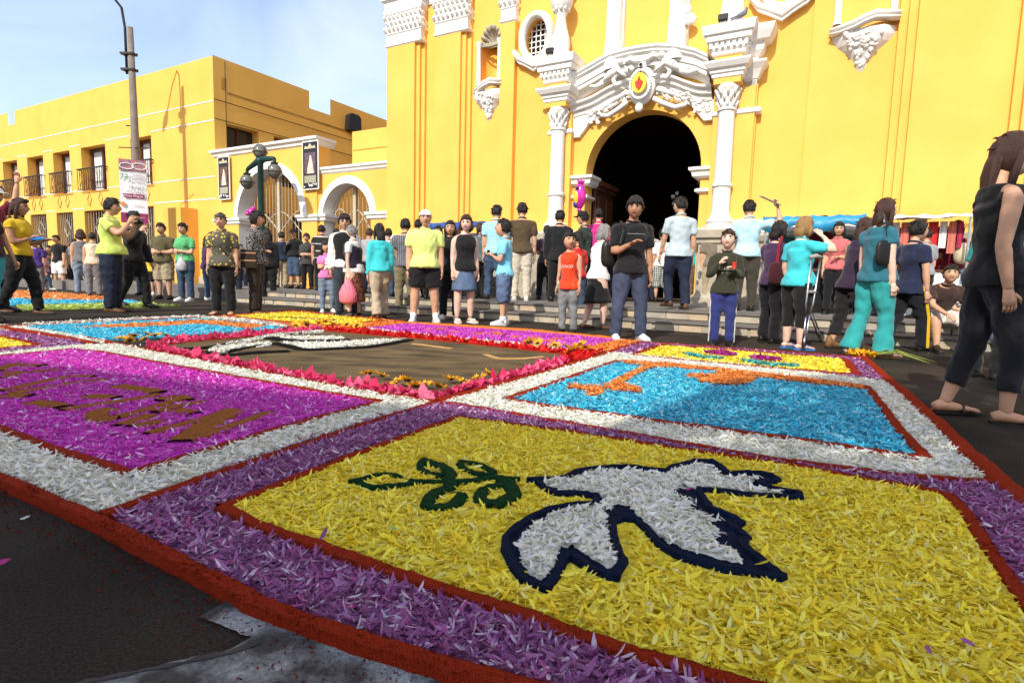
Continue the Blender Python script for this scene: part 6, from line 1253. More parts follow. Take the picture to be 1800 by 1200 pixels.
# pink foil balloon seen over her head, tied to the rail beyond
bp = FW(U(443,372,1.0)[0]-.02, 1.0, U(443,376,1.0)[1]); pb = empty('foil_balloon', bp); tag(pb, 'crumpled pink foil balloon showing above the spotted blouse woman', 'balloon'); mb = MB(); mb.ball((0,0,.06),(.17,.12,.10),12,8); mb.ball((.06,0,.16),(.08,.07,.07),8,6); mb.ball((-.12,0,.0),(.10,.08,.06),8,6); FOIL = mat('pink_foil', (.72,.04,.42), .18, .2, 8, metal=.4); mb.build('skin', FOIL, pb, smooth=True); mb = MB(); mb.tube([(0,0,0),(0,.05,-1.2)], .004, 4); mb.build('string', WHI, pb)
person('b2', 472, 402, 532, 'person in black with long black hair behind the spotted blouse', z=0, face=20, sex='f', top=(BLACKC,1,.5), bottom=('pants',BLACKC,1), hair=('long',HB_))
person('b3', 365, 415, 527, 'woman in purple top and jeans beside the flower print shirt', face=-60, sex='f', top=(PURP,.45,.5), bottom=('pants',DENIM,1), hair=('long',HB_), shoem=SHW, arms=('cross','down'))
person('b4', 497, 408, 506, 'person in dark blue jacket and khaki trousers at the gate', z=PZ, face=40, top=(cm(.02,.03,.06),1,.5), bottom=('pants',KHAK,1), legs='rest')
person('b5', 481, 461, 508, 'toddler in pale blue by the gate', z=PZ, face=20, child=1, top=(cm(.45,.58,.78),1,.45), bottom=('pants',DENL,1))
person('b6', 519, 403, 507, 'person in black jacket over turquoise top, hand to the face', z=PZ, face=170, top=(BLACKC,1,.56), bottom=('shorts',DENIM,.62), arms=('mouth','down'), cap=(BLACKC,1))
person('b7', 541, 411, 508, 'woman in dark grey tunic with hands folded at the gate', z=PZ, face=178, sex='f', top=(DGREY,.6,.46), bottom=('pants',BLACKC,1), arms=('front','front'), hair=('curly',HBR), fat=1.1)
person('b8', 566, 396, 510, 'man in black polo with white shoulder stripes seen from behind', z=PZ, face=15, top=(pattern('polo_stripe','stripes',(.02,.018,.018),(.5,.5,.5),1.6,axis=2,thr=.96),.42,.5), bottom=('pants',BLACKC,1))
I = person('b9', 574, 423, 549, 'girl in pink top and jeans hugging a white toy', face=205, sex='f', child=.7, top=(PINK,.40,.50), bottom=('pants',DENL,1), arms=('holdin','holdin'), hair=('fringe',HB_), shoem=SHW, legs='rest')
c = wpos(I, (I['J']['wr',1]+I['J']['wr',-1])/2+np.array([0,.03,.0])); ty = empty('plush_toy', c); tag(ty, 'small white plush toy in the arms of the girl in pink', 'toy'); mb = MB(); mb.ball((0,0,0),(.05,.05,.08),10,8); mb.ball((0,0,.10),.045,10,8); mb.ball((.04,0,-.06),.03,8,6); mb.ball((-.04,0,-.06),.03,8,6); mb.build('plush', WHITEC, ty, smooth=True)
person('b10', 607, 378, 556, 'man in sunglasses, white shirt and black waistcoat', face=195, top=(WHITEC,1,.50), vest=BLACKC, bottom=('pants',cm(.03,.04,.05),1), skin='m', hair=('curly',HB_), glasses=True, arms=('down','down'), legs='rest')
I = person('b11', 624, 397, 557, 'old woman with grey hair, navy waistcoat and red print skirt', face=75, sex='f', top=(WHITEC,.40,.50), vest=cm(.02,.012,.03), bottom=('skirt',RPRT,.72), skin='l', hair=('short',HGR), arms=('down','bag'), shoes='flat', shoem=SHB, fat=1.25, legs='rest', lean=4)
carrier('bulging pink cloth bag held by the old woman in navy', 'drawstring_bag', I, -1, (.30,.22,.40), pattern('pink_weave','stripes',(.70,.08,.16),(.80,.30,.36),14,axis=0), .0)
person('b12', 668, 393, 560, 'woman in turquoise jumper and khaki trousers walking, seen from behind', face=30, sex='f', top=(TURQ,1,.515), bottom=('flare',cm(.42,.35,.25),1), hair=('long',HB_), legs='step', shoem=SHBR, arms=('down','down'))
person('b13', 694, 420, 532, 'person in salmon top half hidden beside the turquoise jumper', z=ST1, face=20, top=(cm(.62,.18,.20),.45,.5), bottom=('pants',DENIM,1), sex='f', hair=('bun',HB_))
# --- middle
I = person('c0', 712, 385, 549, 'man in grey striped shirt and khaki trousers with his back turned', face=15, top=(STRG,.45,.5), bottom=('pants',cm(.20,.16,.09),1), shoem=SHBR, sw=1.05)
I = person('c1', 746, 370, 566, 'stout man in lime polo, black shorts and white cap', face=190, top=(cm(.66,.78,.22),.48,.50), bottom=('shorts',BLACKC,.42), skin='m', cap=(WHITEC,-1), fat=1.32, shoem=SHW, legs='apart', sw=1.05, hair=('cropped',HDG))
mb = MB(); p = wpos(I, I['J']['wr',1]); mb.tube([p+[.034*math.cos(t), .034*math.sin(t), 0] for t in np.linspace(0, 6.283, 13)], [(.012,.006)]*13, 6, cap=False); o = mb.build('wristwatch', BLK); tag(o, 'black wristwatch of the man in the lime polo', 'watch')
person('c2', 790, 389, 561, 'girl in black top and black trousers between the lime polo and black tank top', face=180, sex='f', top=(BLACKC,.4,.5), bottom=('pants',BLACKC,1), hair=('long',HB_), shoem=SHW)
person('c3', 815, 380, 567, 'woman in black tank top and knee length denim skirt', face=205, sex='f', skin='l', top=(cm(.012,.011,.012),0,.50), bottom=('skirt',mat('denim_mid',(.10,.15,.25),.9,.3,6,.35,300),.46), hair=('bob',HBR), shoes='sandal', shoem=WHITEC, head=(-30,0), fat=1.1)
I = person('c4', 869, 361, 527, 'man in blue striped shirt and jeans on the church steps', z=PZ, face=-10, top=(STRB,.45,.5), bottom=('pants',DENIM,1), legs='rest', head=(-25,0))
I = person('c5', 885, 386, 571, 'boy in pale blue t-shirt looking down at his phone', face=80, child=.5, top=(cm(.22,.62,.80),.45,.48), bottom=('shorts',mat('denim_mid',(.10,.15,.25)),.62), arms=('holdin','holdin'), head=(0,-18), shoem=SHW, hair=('short',HB_))
c = wpos(I, (I['J']['wr',1]+I['J']['wr',-1])/2+np.array([0,.07,.05])); ph = empty('phone', c, I['rz']); tag(ph, 'dark phone in the hands of the boy in pale blue', 'phone'); mb = MB(); mb.box(-.055,.055,-.012,.012,-.03,.035); mb.build('casing', BLK, ph, bevel=.006)
person('c6', 914, 357, 528, 'man in brown t-shirt and cream trousers seen from behind on the steps', z=PZ, face=5, top=(cm(.085,.060,.03),.48,.5), bottom=('pants',cm(.58,.52,.42),1), shoem=SHW, head=(25,0), sw=1.05)
person('c7', 936, 420, 523, 'child in white checked shirt by the stone plinth', z=PZ, face=10, child=.9, top=(STRC,.5,.47), bottom=('pants',DEND,1), shoem=SHW)
person('c8', 979, 370, 530, 'man in black suit seen from behind at the church door', z=PZ, face=-12, top=(cm(.012,.012,.014),1,.46), bottom=('pants',BLACKC,1), head=(-20,0), sw=1.05)
person('c9', 1023, 372, 533, 'man in dark green top and black cap facing left near the door', z=PZ, face=60, top=(DGRN,1,.5), bottom=('pants',BLACKC,1), cap=(BLACKC,1))
person('c10', 1046, 366, 530, 'woman in magenta with black hair at the doorway', z=PZ, face=-20, sex='f', top=(cm(.60,.03,.22),.5,.5), bottom=('pants',BLACKC,1), hair=('bun',HB_))
I = person('c11', 997, 408, 586, 'boy in orange and red sleeveless shirt with grey cargo trousers', face=150, child=.7, top=(cm(.72,.055,.015),0,.46), bottom=('pants',mat('grey_denim',(.19,.21,.21),.9,.3,6,.3,300),1), skin='m', shoem=SHB, head=(40,0)); print_on(I, 'SURCO', .040, .68, cm(.8,.62,.5))
person('c12', 1012, 407, 563, 'child in red shirt behind the boy in the sleeveless shirt', face=30, child=.5, top=(cm(.55,.02,.02),.5,.5), bottom=('pants',DENIM,1), sex='f', hair=('pony',HB_))
person('c13', 1046, 396, 578, 'grey haired woman in white top and black skirt walking right', face=-70, sex='f', skin='l', top=(cm(.76,.75,.76),.5,.495), bottom=('skirt',BLACKC,.55), hair=('bob',HGR), arms=('holdin','holdin'), legs='step', shoes='flat', shoem=SHBR, fat=1.2, lean=5)
I = person('c14', 1103, 349, 598, 'young man in black t-shirt and blue jeans holding a bag strap', face=188, top=(cm(.011,.011,.012),.50,.49), bottom=('pants',mat('denim_blue_grey',(.05,.065,.11),.9,.3,6,.3,300),1), hair=('curly',HB_), arms=('holdin','down'), skin='d', shoem=SHW, legs='apart', sw=1.0, head=(-25,0), fat=1.05); print_on(I, '____.____', .030, .765, cm(.35,.35,.35))
bk = wpos(I, I['S']((.13,-.10,.62))); bg_ = empty('shoulder_bag', bk, I['rz']); tag(bg_, 'black rucksack slung over the shoulder of the young man in black', 'bag'); mb = MB(); sack(mb,(0,0,0),(.11,.06,.17)); mb.build('pack', SHB, bg_, smooth=True)
mb = MB(); mb.tube([np.array(I['S'](q))-np.array(I['S']((.13,-.10,.62))) for q in ((.12,-.06,.70),(.085,-.01,.845),(.085,.07,.78),(.11,.08,.68))], [(.022,.006)]*4, 6); mb.build('strap', SHB, bg_)
person('c15', 1188, 347, 543, 'man in pale striped shirt and dark jeans stepping up to the church', z=PZ, face=10, top=(STRW,.47,.49), bottom=('pants',DEND,1), legs='climb', arms=('down','fwd'), head=(28,0), sw=1.0, shoem=SHBR)
person('c16', 1160, 402, 531, 'child in white top and plaid shorts in the doorway', z=PZ, face=0, child=.4, top=(WHITEC,.5,.5), bottom=('shorts',PLAID,.66), shoem=SHB)
person('c17', 1220, 400, 533, 'person in turquoise top and brown trousers at the right door jamb', z=PZ, face=10, top=(cm(.04,.40,.42),.5,.5), bottom=('pants',cm(.16,.10,.06),1))
# --- right
I = person('d0', 1267, 405, 608, 'boy in olive sweatshirt and blue track trousers eating', face=168, child=.5, skin='l', top=(cm(.035,.036,.020),1,.475), bottom=('pants',cm(.025,.035,.16),1), arms=('mouth','holdin'), hair=('short',HBR), head=(-15,-8), shoem=SHB); print_on(I, 'RANGER', .040, .685, cm(.30,.32,.26)); print_on(I, '* * *', .05, .635, cm(.18,.28,.24))
c = wpos(I, I['J']['wr',-1]+np.array([0,.07,.05])); cu_ = empty('drink_can', c); tag(cu_, 'small red and white cup held by the boy in olive', 'cup'); mb = MB(); mb.lathe([(0,-.035),(.02,-.035),(.025,.035),(0,.035)], n=12); mb.build('cup_wall', RED, cu_)
for s in (1,-1):
    mb = MB(); mb.tube([I['J'][n,s]+np.array([s*w_*I['h'],-.005,0]) for n, w_ in (('hip',.066),('knee',.047),('ank',.043))], [(.010,.006)]*3, 6, ref=(0,1,0)); mb.build('side_stripe', WHITEC, I['root'])
I = person('d1', 1306, 352, 546, 'man in pale blue shirt holding a folder over his head', z=PZ, face=-5, top=(cm(.42,.66,.74),.47,.505), bottom=('pants',cm(.05,.042,.03),1), arms=('raisedhead','down'), sw=1.02, fat=1.1)
c = wpos(I, I['J']['wr',1]+np.array([-.10,.02,.10])); fo = empty('folder', c, I['rz']); fo.rotation_euler = (.25, -.45, I['rz']+.2); fo.rotation_euler = (.2,.42,I['rz']); tag(fo, 'grey folder held above the head of the man in pale blue', 'folder'); mb = MB(); mb.box(-.21,.14,-.13,.13,-.008,.008); mb.build('cover', cm(.22,.22,.20), fo)
mb = MB(); tor = [I['S']((.098*math.cos(t), .07*math.sin(t), .515)) for t in np.linspace(0, 6.283, 21)]; mb.tube(tor, [(.018,.006)]*21, 6, cap=False); mb.build('belt', SHBR, I['root'])
I = person('d2', 1351, 390, 604, 'woman in purple t-shirt with black hair carrying a dark bag', face=-70, sex='f', top=(PURP,.42,.50), bottom=('pants',cm(.010,.009,.012),1), hair=('bob',HB_), arms=('fwd','fwd'), legs='rest', skin='l', fat=1.2, shoem=SHB)
hp = wpos(I, I['S']((.13,-.09,.58))); hb2 = empty('shoulder_bag', hp, I['rz']); tag(hb2, 'black and red bag on the back of the woman in purple', 'bag'); mb = MB(); sack(mb,(0,0,0),(.06,.12,.14)); mb.build('pouch', cm(.05,.008,.012), hb2, smooth=True); mb = MB(); mb.tube([(0,-.02,.1),(-.03,.02,.35),(-.05,.08,.45)], [(.012,.02)]*3, 6); mb.build('strap', cm(.25,.01,.02), hb2)
I = person('d3', 1393, 383, 613, 'blonde woman in turquoise top on crutches touching her hair', face=-72, sex='f', skin='l', top=(cm(.05,.52,.58),.45,.50), bottom=('pants',BLACKC,.72), hair=('bob',HBL), arms=('nape','crutch'), shoes='sandal', shoem=mat('blue_sandal',(.05,.20,.62),.6), legs='stand', fat=1.28)
def crutch(pt, pb, label):
    t, b = np.array(pt), np.array(pb); r = empty('crutch', b); tag(r, label, 'crutch', 'the pair of crutches'); d = t-b; s_ = np.array([.0,.0,0]); 
    vx = np.array([.92,.38,0]); n1 = lambda q, o: d*q+vx*o
    mb = MB(); mb.tube([n1(.36,.03), n1(.5,.055), n1(.97,.07)], .011, 8); mb.tube([n1(.36,-.03), n1(.5,-.055), n1(.97,-.07)], .011, 8); mb.tube([n1(.05,.02), n1(.38,.026)], .011, 8); mb.tube([n1(.05,-.02), n1(.38,-.026)], .011, 8); mb.tube([n1(.02,0), n1(.16,0)], .012, 8); mb.build('frame', SILV, r, smooth=True)
    mb = MB(); mb.tube([n1(.975,-.09), n1(.99,0), n1(.975,.09)], [.02,.026,.02], 8); mb.build('arm_pad', cm(.35,.33,.3), r, smooth=True); mb = MB(); mb.tube([n1(.62,-.062), n1(.62,.062)], .018, 8); mb.build('hand_grip', cm(.3,.28,.26), r); mb = MB(); mb.tube([n1(0,0), n1(.03,0)], [.022,.018], 8); mb.build('tip', SOLD, r)
crutch(wpos(I, I['J']['sh',1]+np.array([.06,.02,-.10])), G(1411,617), 'silver crutch nearer the viewer under the turquoise sleeve'); crutch(wpos(I, I['J']['sh',-1]+np.array([-.04,.10,-.14])), G(1444,601), 'silver crutch on the far side of the blonde woman')
person('d4', 1437, 379, 547, 'woman in maroon hooded top at the blue stall', z=PZ, face=-25, sex='f', top=(cm(.16,.012,.022),1,.52), bottom=('pants',cm(.02,.02,.018),1), hair=('bun',HB_), arms=('hold','hold'), fat=1.1)
person('d5', 1487, 383, 614, 'woman in lilac and black sleeveless dress with brown boots', face=-80, sex='f', skin='m', top=(cm(.035,.02,.045),0,.47), bottom=('pants',cm(.015,.014,.016),.86), hair=('long',HBR), arms=('fwd','fwd'), legs='step', shoes='boot', shoem=mat('tan_boot',(.22,.11,.045),.6), lean=8)
I = person('d6', 1526, 350, 626, 'woman in blue green t-shirt and flared turquoise trousers', face=-85, sex='f', skin='l', top=(cm(.025,.14,.19),.36,.50), bottom=('flare',cm(.03,.31,.31),1.02), hair=('long',HBR), arms=('down','down'), legs='step', shoes='sandal', shoem=SHBR, sw=1.05, fat=1.12, head=(0,-6))
hp = wpos(I, I['S']((.122,-.055,.66))); hb3 = empty('shoulder_bag', hp, I['rz']); tag(hb3, 'black shoulder bag under the arm of the woman in blue green', 'bag'); mb = MB(); sack(mb,(0,0,0),(.028,.085,.13)); mb.build('pouch', SHB, hb3, smooth=True); mb = MB(); mb.tube([(0,.04,.12),(-.03,.03,.30),(-.07,.02,.40),(-.09,-.03,.36)], [(.008,.018)]*4, 6); mb.build('strap', SHB, hb3)
I = person('d7', 1588, 387, 617, 'boy in navy t-shirt and black track trousers with yellow stripe', face=-82, child=.25, top=(NAVYC,.45,.47), bottom=('pants',cm(.010,.011,.016),1), legs='walk', fat=1.3, head=(0,-8), shoem=SHB); print_on(I, 'COLUMBIA', .036, .705, cm(.38,.4,.45))
mb = MB(); mb.tube([I['J'][n,1]+np.array([w_*I['h'],0,0]) for n, w_ in (('hip',.080),('knee',.055),('ank',.047))], [(.020,.008)]*3, 8, ref=(0,1,0)); mb.build('side_stripe', cm(.75,.42,.01), I['root'])
person('d8', 1636, 468, 614, 'young man in brown t-shirt and white shorts sitting on the steps', face=170, top=(cm(.045,.022,.018),.48,.52), bottom=('shorts',cm(.62,.60,.55),.50), arms=('knee','knee'), legs='sit', lean=28, head=(-20,-12), skin='m', hair=('short',HB_), shoem=SHB)
person('d9', 1690, 466, 612, 'woman in black and white top sitting on the steps', face=160, sex='f', top=(BWP,.5,.50), bottom=('pants',DENIM,1), arms=('lap','lap'), legs='sit2', lean=10, head=(25,0), hair=('long',HB_), shoes='flat', shoem=SHB)
I = person('d10', 1664, 388, 558, 'young woman in maroon t-shirt carrying a cream bag', z=PZ, face=-60, sex='f', top=(cm(.13,.008,.022),.45,.5), bottom=('pants',DENL,1), hair=('long',HB_), arms=('fwd','hold'))
hp = wpos(I, I['S']((.12,-.13,.66))); hb4 = empty('cream_bag', hp, I['rz']); tag(hb4, 'cream cloth bag slung behind the maroon t-shirt', 'bag'); mb = MB(); sack(mb,(0,0,0),(.09,.12,.17),.8); mb.build('sack', cm(.55,.48,.34), hb4, smooth=True)
I = person('e0', 1722, 236, 737, 'woman in black sleeveless polo and dark capri jeans walking at the right', face=-105, sex='f', skin='m', top=(cm(.009,.009,.010),0,.50), bottom=('pants',cm(.012,.012,.016),.84), hair=('long',HBR), arms=('back','fwd'), legs='step', shoes='sandal', shoem=SHB, fat=.98, slim=.88, head=(-2,2), lean=-4)
mb = MB(); c = I['HM']((.76,-.02,-.26)); mb.ball(c, .008, 8, 6); mb.build('earring', SILV, I['root'])
person('e1', 1730, 345, 668, 'person in teal top and black trousers hidden behind the woman in black', face=-70, top=(cm(.02,.26,.24),.5,.52), bottom=('pants',cm(.010,.010,.011),1), legs='stand', sex='f', hair=('short',HB_))
person('e2', 1806, 365, 662, 'person in black at the right edge behind the woman in black', face=-60, top=(BLACKC,.5,.5), bottom=('pants',cm(.012,.012,.016),1), legs='step')
# --- people filling the gaps further back
for i, (px_, yh_, yf_, z_, fc, sx, tp, bt, hr, lb_) in enumerate([
    (22, 418, 505, 0, 160, 'f', cm(.30,.05,.06), BLACKC, 'long', 'woman in brick red far back at the left edge'), (46, 424, 504, 0, 30, 'm', cm(.10,.12,.16), DENIM, 'short', 'man in slate blue far back beside the umbrella hat'),
    (182, 426, 506, 0, 150, 'm', cm(.30,.28,.24), DEND, 'short', 'man in beige seen between the cream top and the photographer'), (222, 426, 505, 0, 200, 'f', cm(.05,.22,.24), BLACKC, 'pony', 'woman in dark teal far behind the photographer'),
    (309, 424, 510, 0, 170, 'm', cm(.20,.06,.05), DENIM, 'short', 'man in rust shirt far behind the olive t-shirt'), (347, 430, 510, 0, 190, 'f', cm(.45,.30,.32), BLACKC, 'bob', 'woman in dusty pink behind the plastic bag'),
    (381, 424, 512, 0, 160, 'm', cm(.06,.06,.07), BLACKC, 'short', 'person in charcoal just left of the flower print shirt'), (425, 430, 518, 0, 200, 'f', cm(.08,.05,.10), DEND, 'long', 'woman in aubergine between the two older women'),
    (592, 402, 512, PZ, 20, 'f', cm(.24,.05,.12), BLACKC, 'long', 'woman in wine red behind the girl in pink'), (648, 402, 516, PZ, -20, 'm', cm(.34,.34,.36), DENIM, 'short', 'man in light grey behind the old woman in navy'),
    (735, 386, 522, PZ, 10, 'm', cm(.09,.07,.06), BLACKC, 'short', 'man in brown behind the white cap'), (770, 398, 524, PZ, 170, 'f', cm(.25,.10,.10), DEND, 'bob', 'woman in terracotta between the lime polo and the girl in black'),
    (843, 392, 525, PZ, 30, 'f', cm(.10,.16,.18), BLACKC, 'long', 'woman in grey green beside the blue striped shirt'), (958, 396, 527, PZ, 0, 'f', cm(.05,.04,.05), BLACKC, 'pony', 'woman in black beside the suit'),
    (1077, 392, 530, PZ, 0, 'm', cm(.14,.14,.15), BLACKC, 'short', 'man in dark grey in the doorway behind the young man'), (1138, 396, 530, PZ, 10, 'f', cm(.50,.48,.46), DEND, 'bun', 'woman in off white inside the doorway'),
    (1247, 398, 538, PZ, -10, 'm', cm(.20,.16,.12), KHAK, 'short', 'man in tan beside the right pedestal'), (1462, 392, 552, PZ, 150, 'f', cm(.55,.14,.14), BLACKC, 'bob', 'woman in coral at the blue stall'),
    (1553, 398, 556, PZ, -30, 'f', cm(.10,.09,.11), DEND, 'long', 'woman in black at the white stall'), (10, 430, 507, 0, 190, 'm', cm(.12,.20,.30), DEND, 'short', 'man in steel blue behind the woman in yellow'), (76, 428, 505, 0, 150, 'f', cm(.62,.58,.50), DENIM, 'long', 'woman in cream far behind the lilac child'),
    (128, 430, 504, 0, 210, 'm', cm(.05,.10,.06), BLACKC, 'short', 'man in bottle green beside the grey tank top'), (244, 428, 507, 0, 175, 'f', cm(.40,.08,.10), BLACKC, 'bob', 'woman in cherry red behind the boy in yellow'),
    (414, 412, 528, 0, 20, 'm', cm(.16,.13,.10), DEND, 'short', 'man in taupe with his back turned between the older women'), (606, 410, 516, PZ, 160, 'f', cm(.20,.22,.10), BLACKC, 'long', 'woman in moss green behind the waistcoat man'),
    (682, 402, 521, PZ, 0, 'm', cm(.55,.50,.45), DENIM, 'short', 'man in oatmeal shirt behind the turquoise jumper'), (756, 404, 526, PZ, -20, 'f', cm(.30,.16,.34), BLACKC, 'bun', 'woman in mauve on the steps behind the lime polo'),
    (803, 404, 525, PZ, 15, 'm', cm(.08,.12,.20), DEND, 'short', 'man in denim blue on the steps behind the black tank top'), (1616, 402, 560, PZ, 20, 'm', cm(.30,.32,.36), BLACKC, 'short', 'man in grey blue in front of the red cloths')]):
    person('g%d' % i, px_, yh_, yf_, lb_, z=z_, face=fc, sex=sx, top=(tp, .5, .5), bottom=('pants', bt, 1), hair=(hr, HB_ if i % 3 else HBR), legs='rest' if i % 2 else 'stand', arms=('down', 'front') if i % 4 == 1 else ('down', 'down'), head=((i*37) % 50-25, 0))
bpy.data.scenes.remove(TMP)
# ================================================================== stalls, balloon, birds, lamps
def stall(u0, u1, v0, v1, zt, tarp, label, sag=.06, front=.5):
    r = empty('market_stall', P0, FROT); tag(r, label, 'stall'); n = 12; m_ = 6; V = []
    for i in range(n+1):
        for j in range(m_+1):
            u = u0+(u1-u0)*i/n; v = v0+(v1-v0)*j/m_; z = zt-.10*j/m_+sag*math.sin(i*2.1+j*1.3)*.35-sag*math.sin(math.pi*i/n)*math.sin(math.pi*j/m_)
            V.append((u, -v, z))
    for i in range(n+1): u = u0+(u1-u0)*i/n; V.append((u, -v1-.03+.02*math.sin(i*1.7), zt-.10-front*(.75+.25*math.sin(i*1.1))))
    F_ = [(i*(m_+1)+j, (i+1)*(m_+1)+j, (i+1)*(m_+1)+j+1, i*(m_+1)+j+1) for i in range(n) for j in range(m_)]; b0 = (n+1)*(m_+1)
    F_ += [(i*(m_+1)+m_, (i+1)*(m_+1)+m_, b0+i+1, b0+i) for i in range(n)]; mb = MB(); mb.add(V, F_); o = mb.build('awning', tarp, r, smooth=True); s = o.modifiers.new('s', 'SOLIDIFY'); s.thickness = .008
    for u in (u0+.05, u1-.05):
        for v in (v0+.05, v1-.05): mb = MB(); mb.tube([(u, -v, PZ), (u, -v, zt-.1)], .018, 8); mb.build('post', SILV, r)
    mb = MB(); mb.box(u0+.1, u1-.1, -v1+.1, -v0-.1, 1.0, 1.05); mb.build('table_top', WOOD, r); mb = MB(); mb.box(u0+.1, u1-.1, -v1+.095, -v1+.10, PZ, .998); mb.build('table_cloth', WHITEC if tarp is TW else BLACKC, r)
    return r
TB = mat('blue_tarp', (.03,.26,.48), .45, .25, 3, .3, 14); TW = mat('white_canvas', (.78,.78,.76), .7, .05, 4, .2, 10); TD = mat('dark_blue_tarp', (.03,.08,.28), .5, .25, 3, .3, 14)
(ua, za), (ub, zb) = U(1345,380,1.2), U(1522,384,1.2); s1 = stall(ua, ub, .55, 1.5, 2.02, TB, 'market stall with a sagging blue tarpaulin right of the portal', front=.28)
mb = MB(); mb.box(ua+.1, ub-.1, -.58, -.52, .9, 1.65); mb.build('back_cloth', cm(.03,.12,.12), s1)
(ua, za), (ub, zb) = U(1535,395,1.2), U(1705,395,1.2); s2 = stall(ua, ub, .6, 1.6, 1.98, TW, 'white market stall hung with red and white cloths', front=.06)
rg = random.Random(5); mb = MB(); mb.box(ua+.1, ub-.1, -.66, -.62, .9, 1.78); mb.build('back_cloth', cm(.45,.02,.03), s2)
u = ua+.12; k = 0
while u < ub-.15:
    w = rg.uniform(.06,.13); l_ = rg.uniform(.35,.6); mb = MB(); n_ = 5
    mb.add([(u+w*i/n_, -1.35+.012*math.sin(i*2.2), z) for z in (1.80, 1.80-l_) for i in range(n_+1)], [(i, i+1, i+n_+2, i+n_+1) for i in range(n_)]); mb.build('hanging_cloth', [cm(.55,.03,.03), cm(.72,.70,.68), cm(.62,.18,.14), cm(.45,.03,.10), pattern('stripe_cloth','stripes',(.7,.68,.66),(.5,.03,.05),14,axis=0)][k % 5], s2); u += w+.02; k += 1
(ua, za), (ub, zb) = U(772,390,.9), U(880,390,.9); stall(ua, ub, .5, 1.3, U(820,384,1.2)[1], TD, 'market stall with dark blue awning left of the portal', front=.2)
# pink fish shaped balloon by the left column
c = U(1019,345,1.4); b = empty('foil_balloon', FW(c[0], 1.4, c[1]), FROT); tag(b, 'pink oval foil balloon with yellow and blue print beside the doorway', 'balloon')
mb = MB(); mb.ball((0,0,0),(.13,.10,.27),16,12); mb.tube([(0,0,.24),(.02,0,.32)], [.05,.09], 10); mb.ball((.0,0,-.28),(.05,.04,.05),8,6); mb.build('skin', FOIL, b, smooth=True)
mb = MB(); mb.ball((-.04,-.035,-.02),(.085,.075,.17),12,10); mb.build('yellow_print', mat('balloon_yellow',(.8,.5,.03),.3), b, smooth=True); mb = MB(); mb.ball((-.065,-.035,-.16),(.06,.06,.08),10,8); mb.build('blue_print', mat('balloon_blue',(.05,.05,.3),.3), b, smooth=True); mb = MB(); mb.ball((-.02,-.085,.15),(.04,.02,.04),8,6); mb.build('eye_print', BLK, b, smooth=True); mb = MB(); mb.tube([(0,0,-.3),(.05,.05,-1.0)], .004, 4); mb.build('string', WHI, b)
# pigeons and floodlights on the portal cornice
def pigeon(u, v, z, rot, label):
    r = empty('pigeon', FW(u, v, z), FROT+rot); tag(r, label, 'pigeon', 'pigeons on the portal'); PG = mat('pigeon_grey', (.16,.16,.19), .7, .4, 20)
    mb = MB(); mb.tube([(-.13,0,.05),(-.06,0,.08),(0,0,.10),(.05,0,.13),(.07,0,.18),(.075,0,.21),(.10,0,.205)], [.015,.04,.052,.045,.028,.026,.006], 10); mb.build('body', PG, r, smooth=True); mb = MB(); mb.tube([(-.10,0,.06),(-.20,0,.02)], [(.03,.008),(.035,.006)], 6); mb.build('tail', PG, r)
    for s in (1,-1): mb = MB(); mb.tube([(.0,s*.02,.06),(.01,s*.02,0)], .005, 5); mb.build('leg', RED, r)
pigeon(CR_+.22, .62, 5.68, .3, 'grey pigeon perched on the right end of the portal cornice')
for cu, lab in ((CL-.12, 'black floodlight on the left portal cornice'), (CR_-.12, 'black floodlight on the right portal cornice')):
    r = empty('floodlight', FW(cu, .62, 5.68), FROT); tag(r, lab, 'floodlight', 'floodlights on the portal cornice'); mb = MB(); mb.box(-.09,.09,-.04,.05,.06,.17); mb.build('housing', BLK, r, bevel=.01); mb = MB(); mb.tube([(-.07,0,0),(-.07,0,.1)], .01, 6); mb.tube([(.07,0,0),(.07,0,.1)], .01, 6); mb.tube([(-.07,0,.003),(.07,0,.003)], .01, 6); mb.build('bracket', BLK, r)
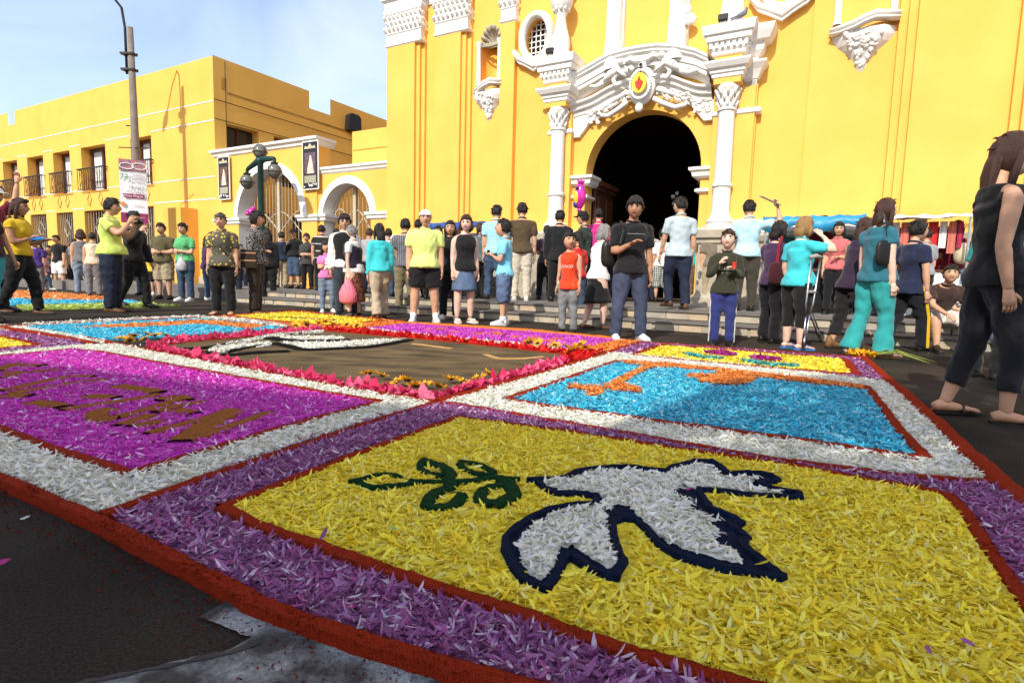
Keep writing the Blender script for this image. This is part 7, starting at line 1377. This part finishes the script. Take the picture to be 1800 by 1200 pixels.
# soap bubbles drifting before the doorway
BUB = mat('bubble_film', (.7,.75,.8), .05, .1, 5, spec=.8); bs_ = BUB.node_tree.nodes['Principled BSDF']; bs_.inputs['Transmission Weight'].default_value = .92; bs_.inputs['IOR'].default_value = 1.02
for i, (x_, y_, d_) in enumerate(((1183,346,.05),(1190,340,.04),(1197,349,.055),(1192,359,.06),(1184,358,.04),(1196,374,.05),(1219,396,.05),(1218,403,.045),(1213,414,.05))):
    q = U(x_, y_, 1.6); mb = MB(); mb.ball((0,0,0), d_*.8, 12, 8); o = mb.build('soap_bubble', BUB, None, smooth=True, loc=FW(q[0], 1.6, q[1])); tag(o, 'clear soap bubble before the dark doorway, %s from the top' % ['third','topmost, first','fourth','sixth','fifth','seventh','eighth','ninth','lowest, last'][i], 'bubble', 'soap bubbles before the doorway')
# ================================================================== tree behind the camera that dapples the right side
tr = empty('plaza_tree', (-2.6, -2.6, 0)); tag(tr, 'leafy plaza tree behind the viewer', 'tree')
mb = MB(); mb.tube([(0,0,0),(.1,.1,2),(.4,.3,3.6),(1.4,1.0,5.2)], [.22,.18,.15,.08], 10); mb.tube([(.3,.2,3.2),(-.6,.6,4.6)], [.12,.05], 8); mb.tube([(.6,.5,4),(2.6,.6,5.6)], [.10,.04], 8); mb.build('trunk', mat('bark',(.12,.08,.05),.9,.3,8,.5,40), tr, smooth=True)
TREE_C = [(G(1520,752), .85), (G(1470,700), .35), (G(1770,740), 1.0)]
Vt, Ft = [], []; k = 0
for gpt, rad in TREE_C:
    hh = 5.2; c = gpt+SV/SV[2]*hh-np.array([-2.6,-2.6,0]); n = int(1500*rad*rad)
    p = RNG.normal(0, 1, (n, 3)); p = p/np.linalg.norm(p, axis=1)[:, None]*(RNG.uniform(0, 1, (n, 1))**.5)*rad*[1,1,.7]; p = p+c+.25*np.sin(p*5)
    V, Fa, kk = petal_geo(p, RNG.uniform(0, 6.28, n), RNG.normal(0, .6, n), RNG.normal(0, .6, n), np.full(n, .16), np.full(n, .075), np.full(n, .2), 0, 0); Vt.append(V); Ft.append(Fa+k); k += len(V)
o = mesh_np('crown', np.vstack(Vt), np.vstack(Ft), mat('leaf', (.05,.10,.02), .6, .3, 8, trans=.25), tr); o['kind'] = 'stuff'
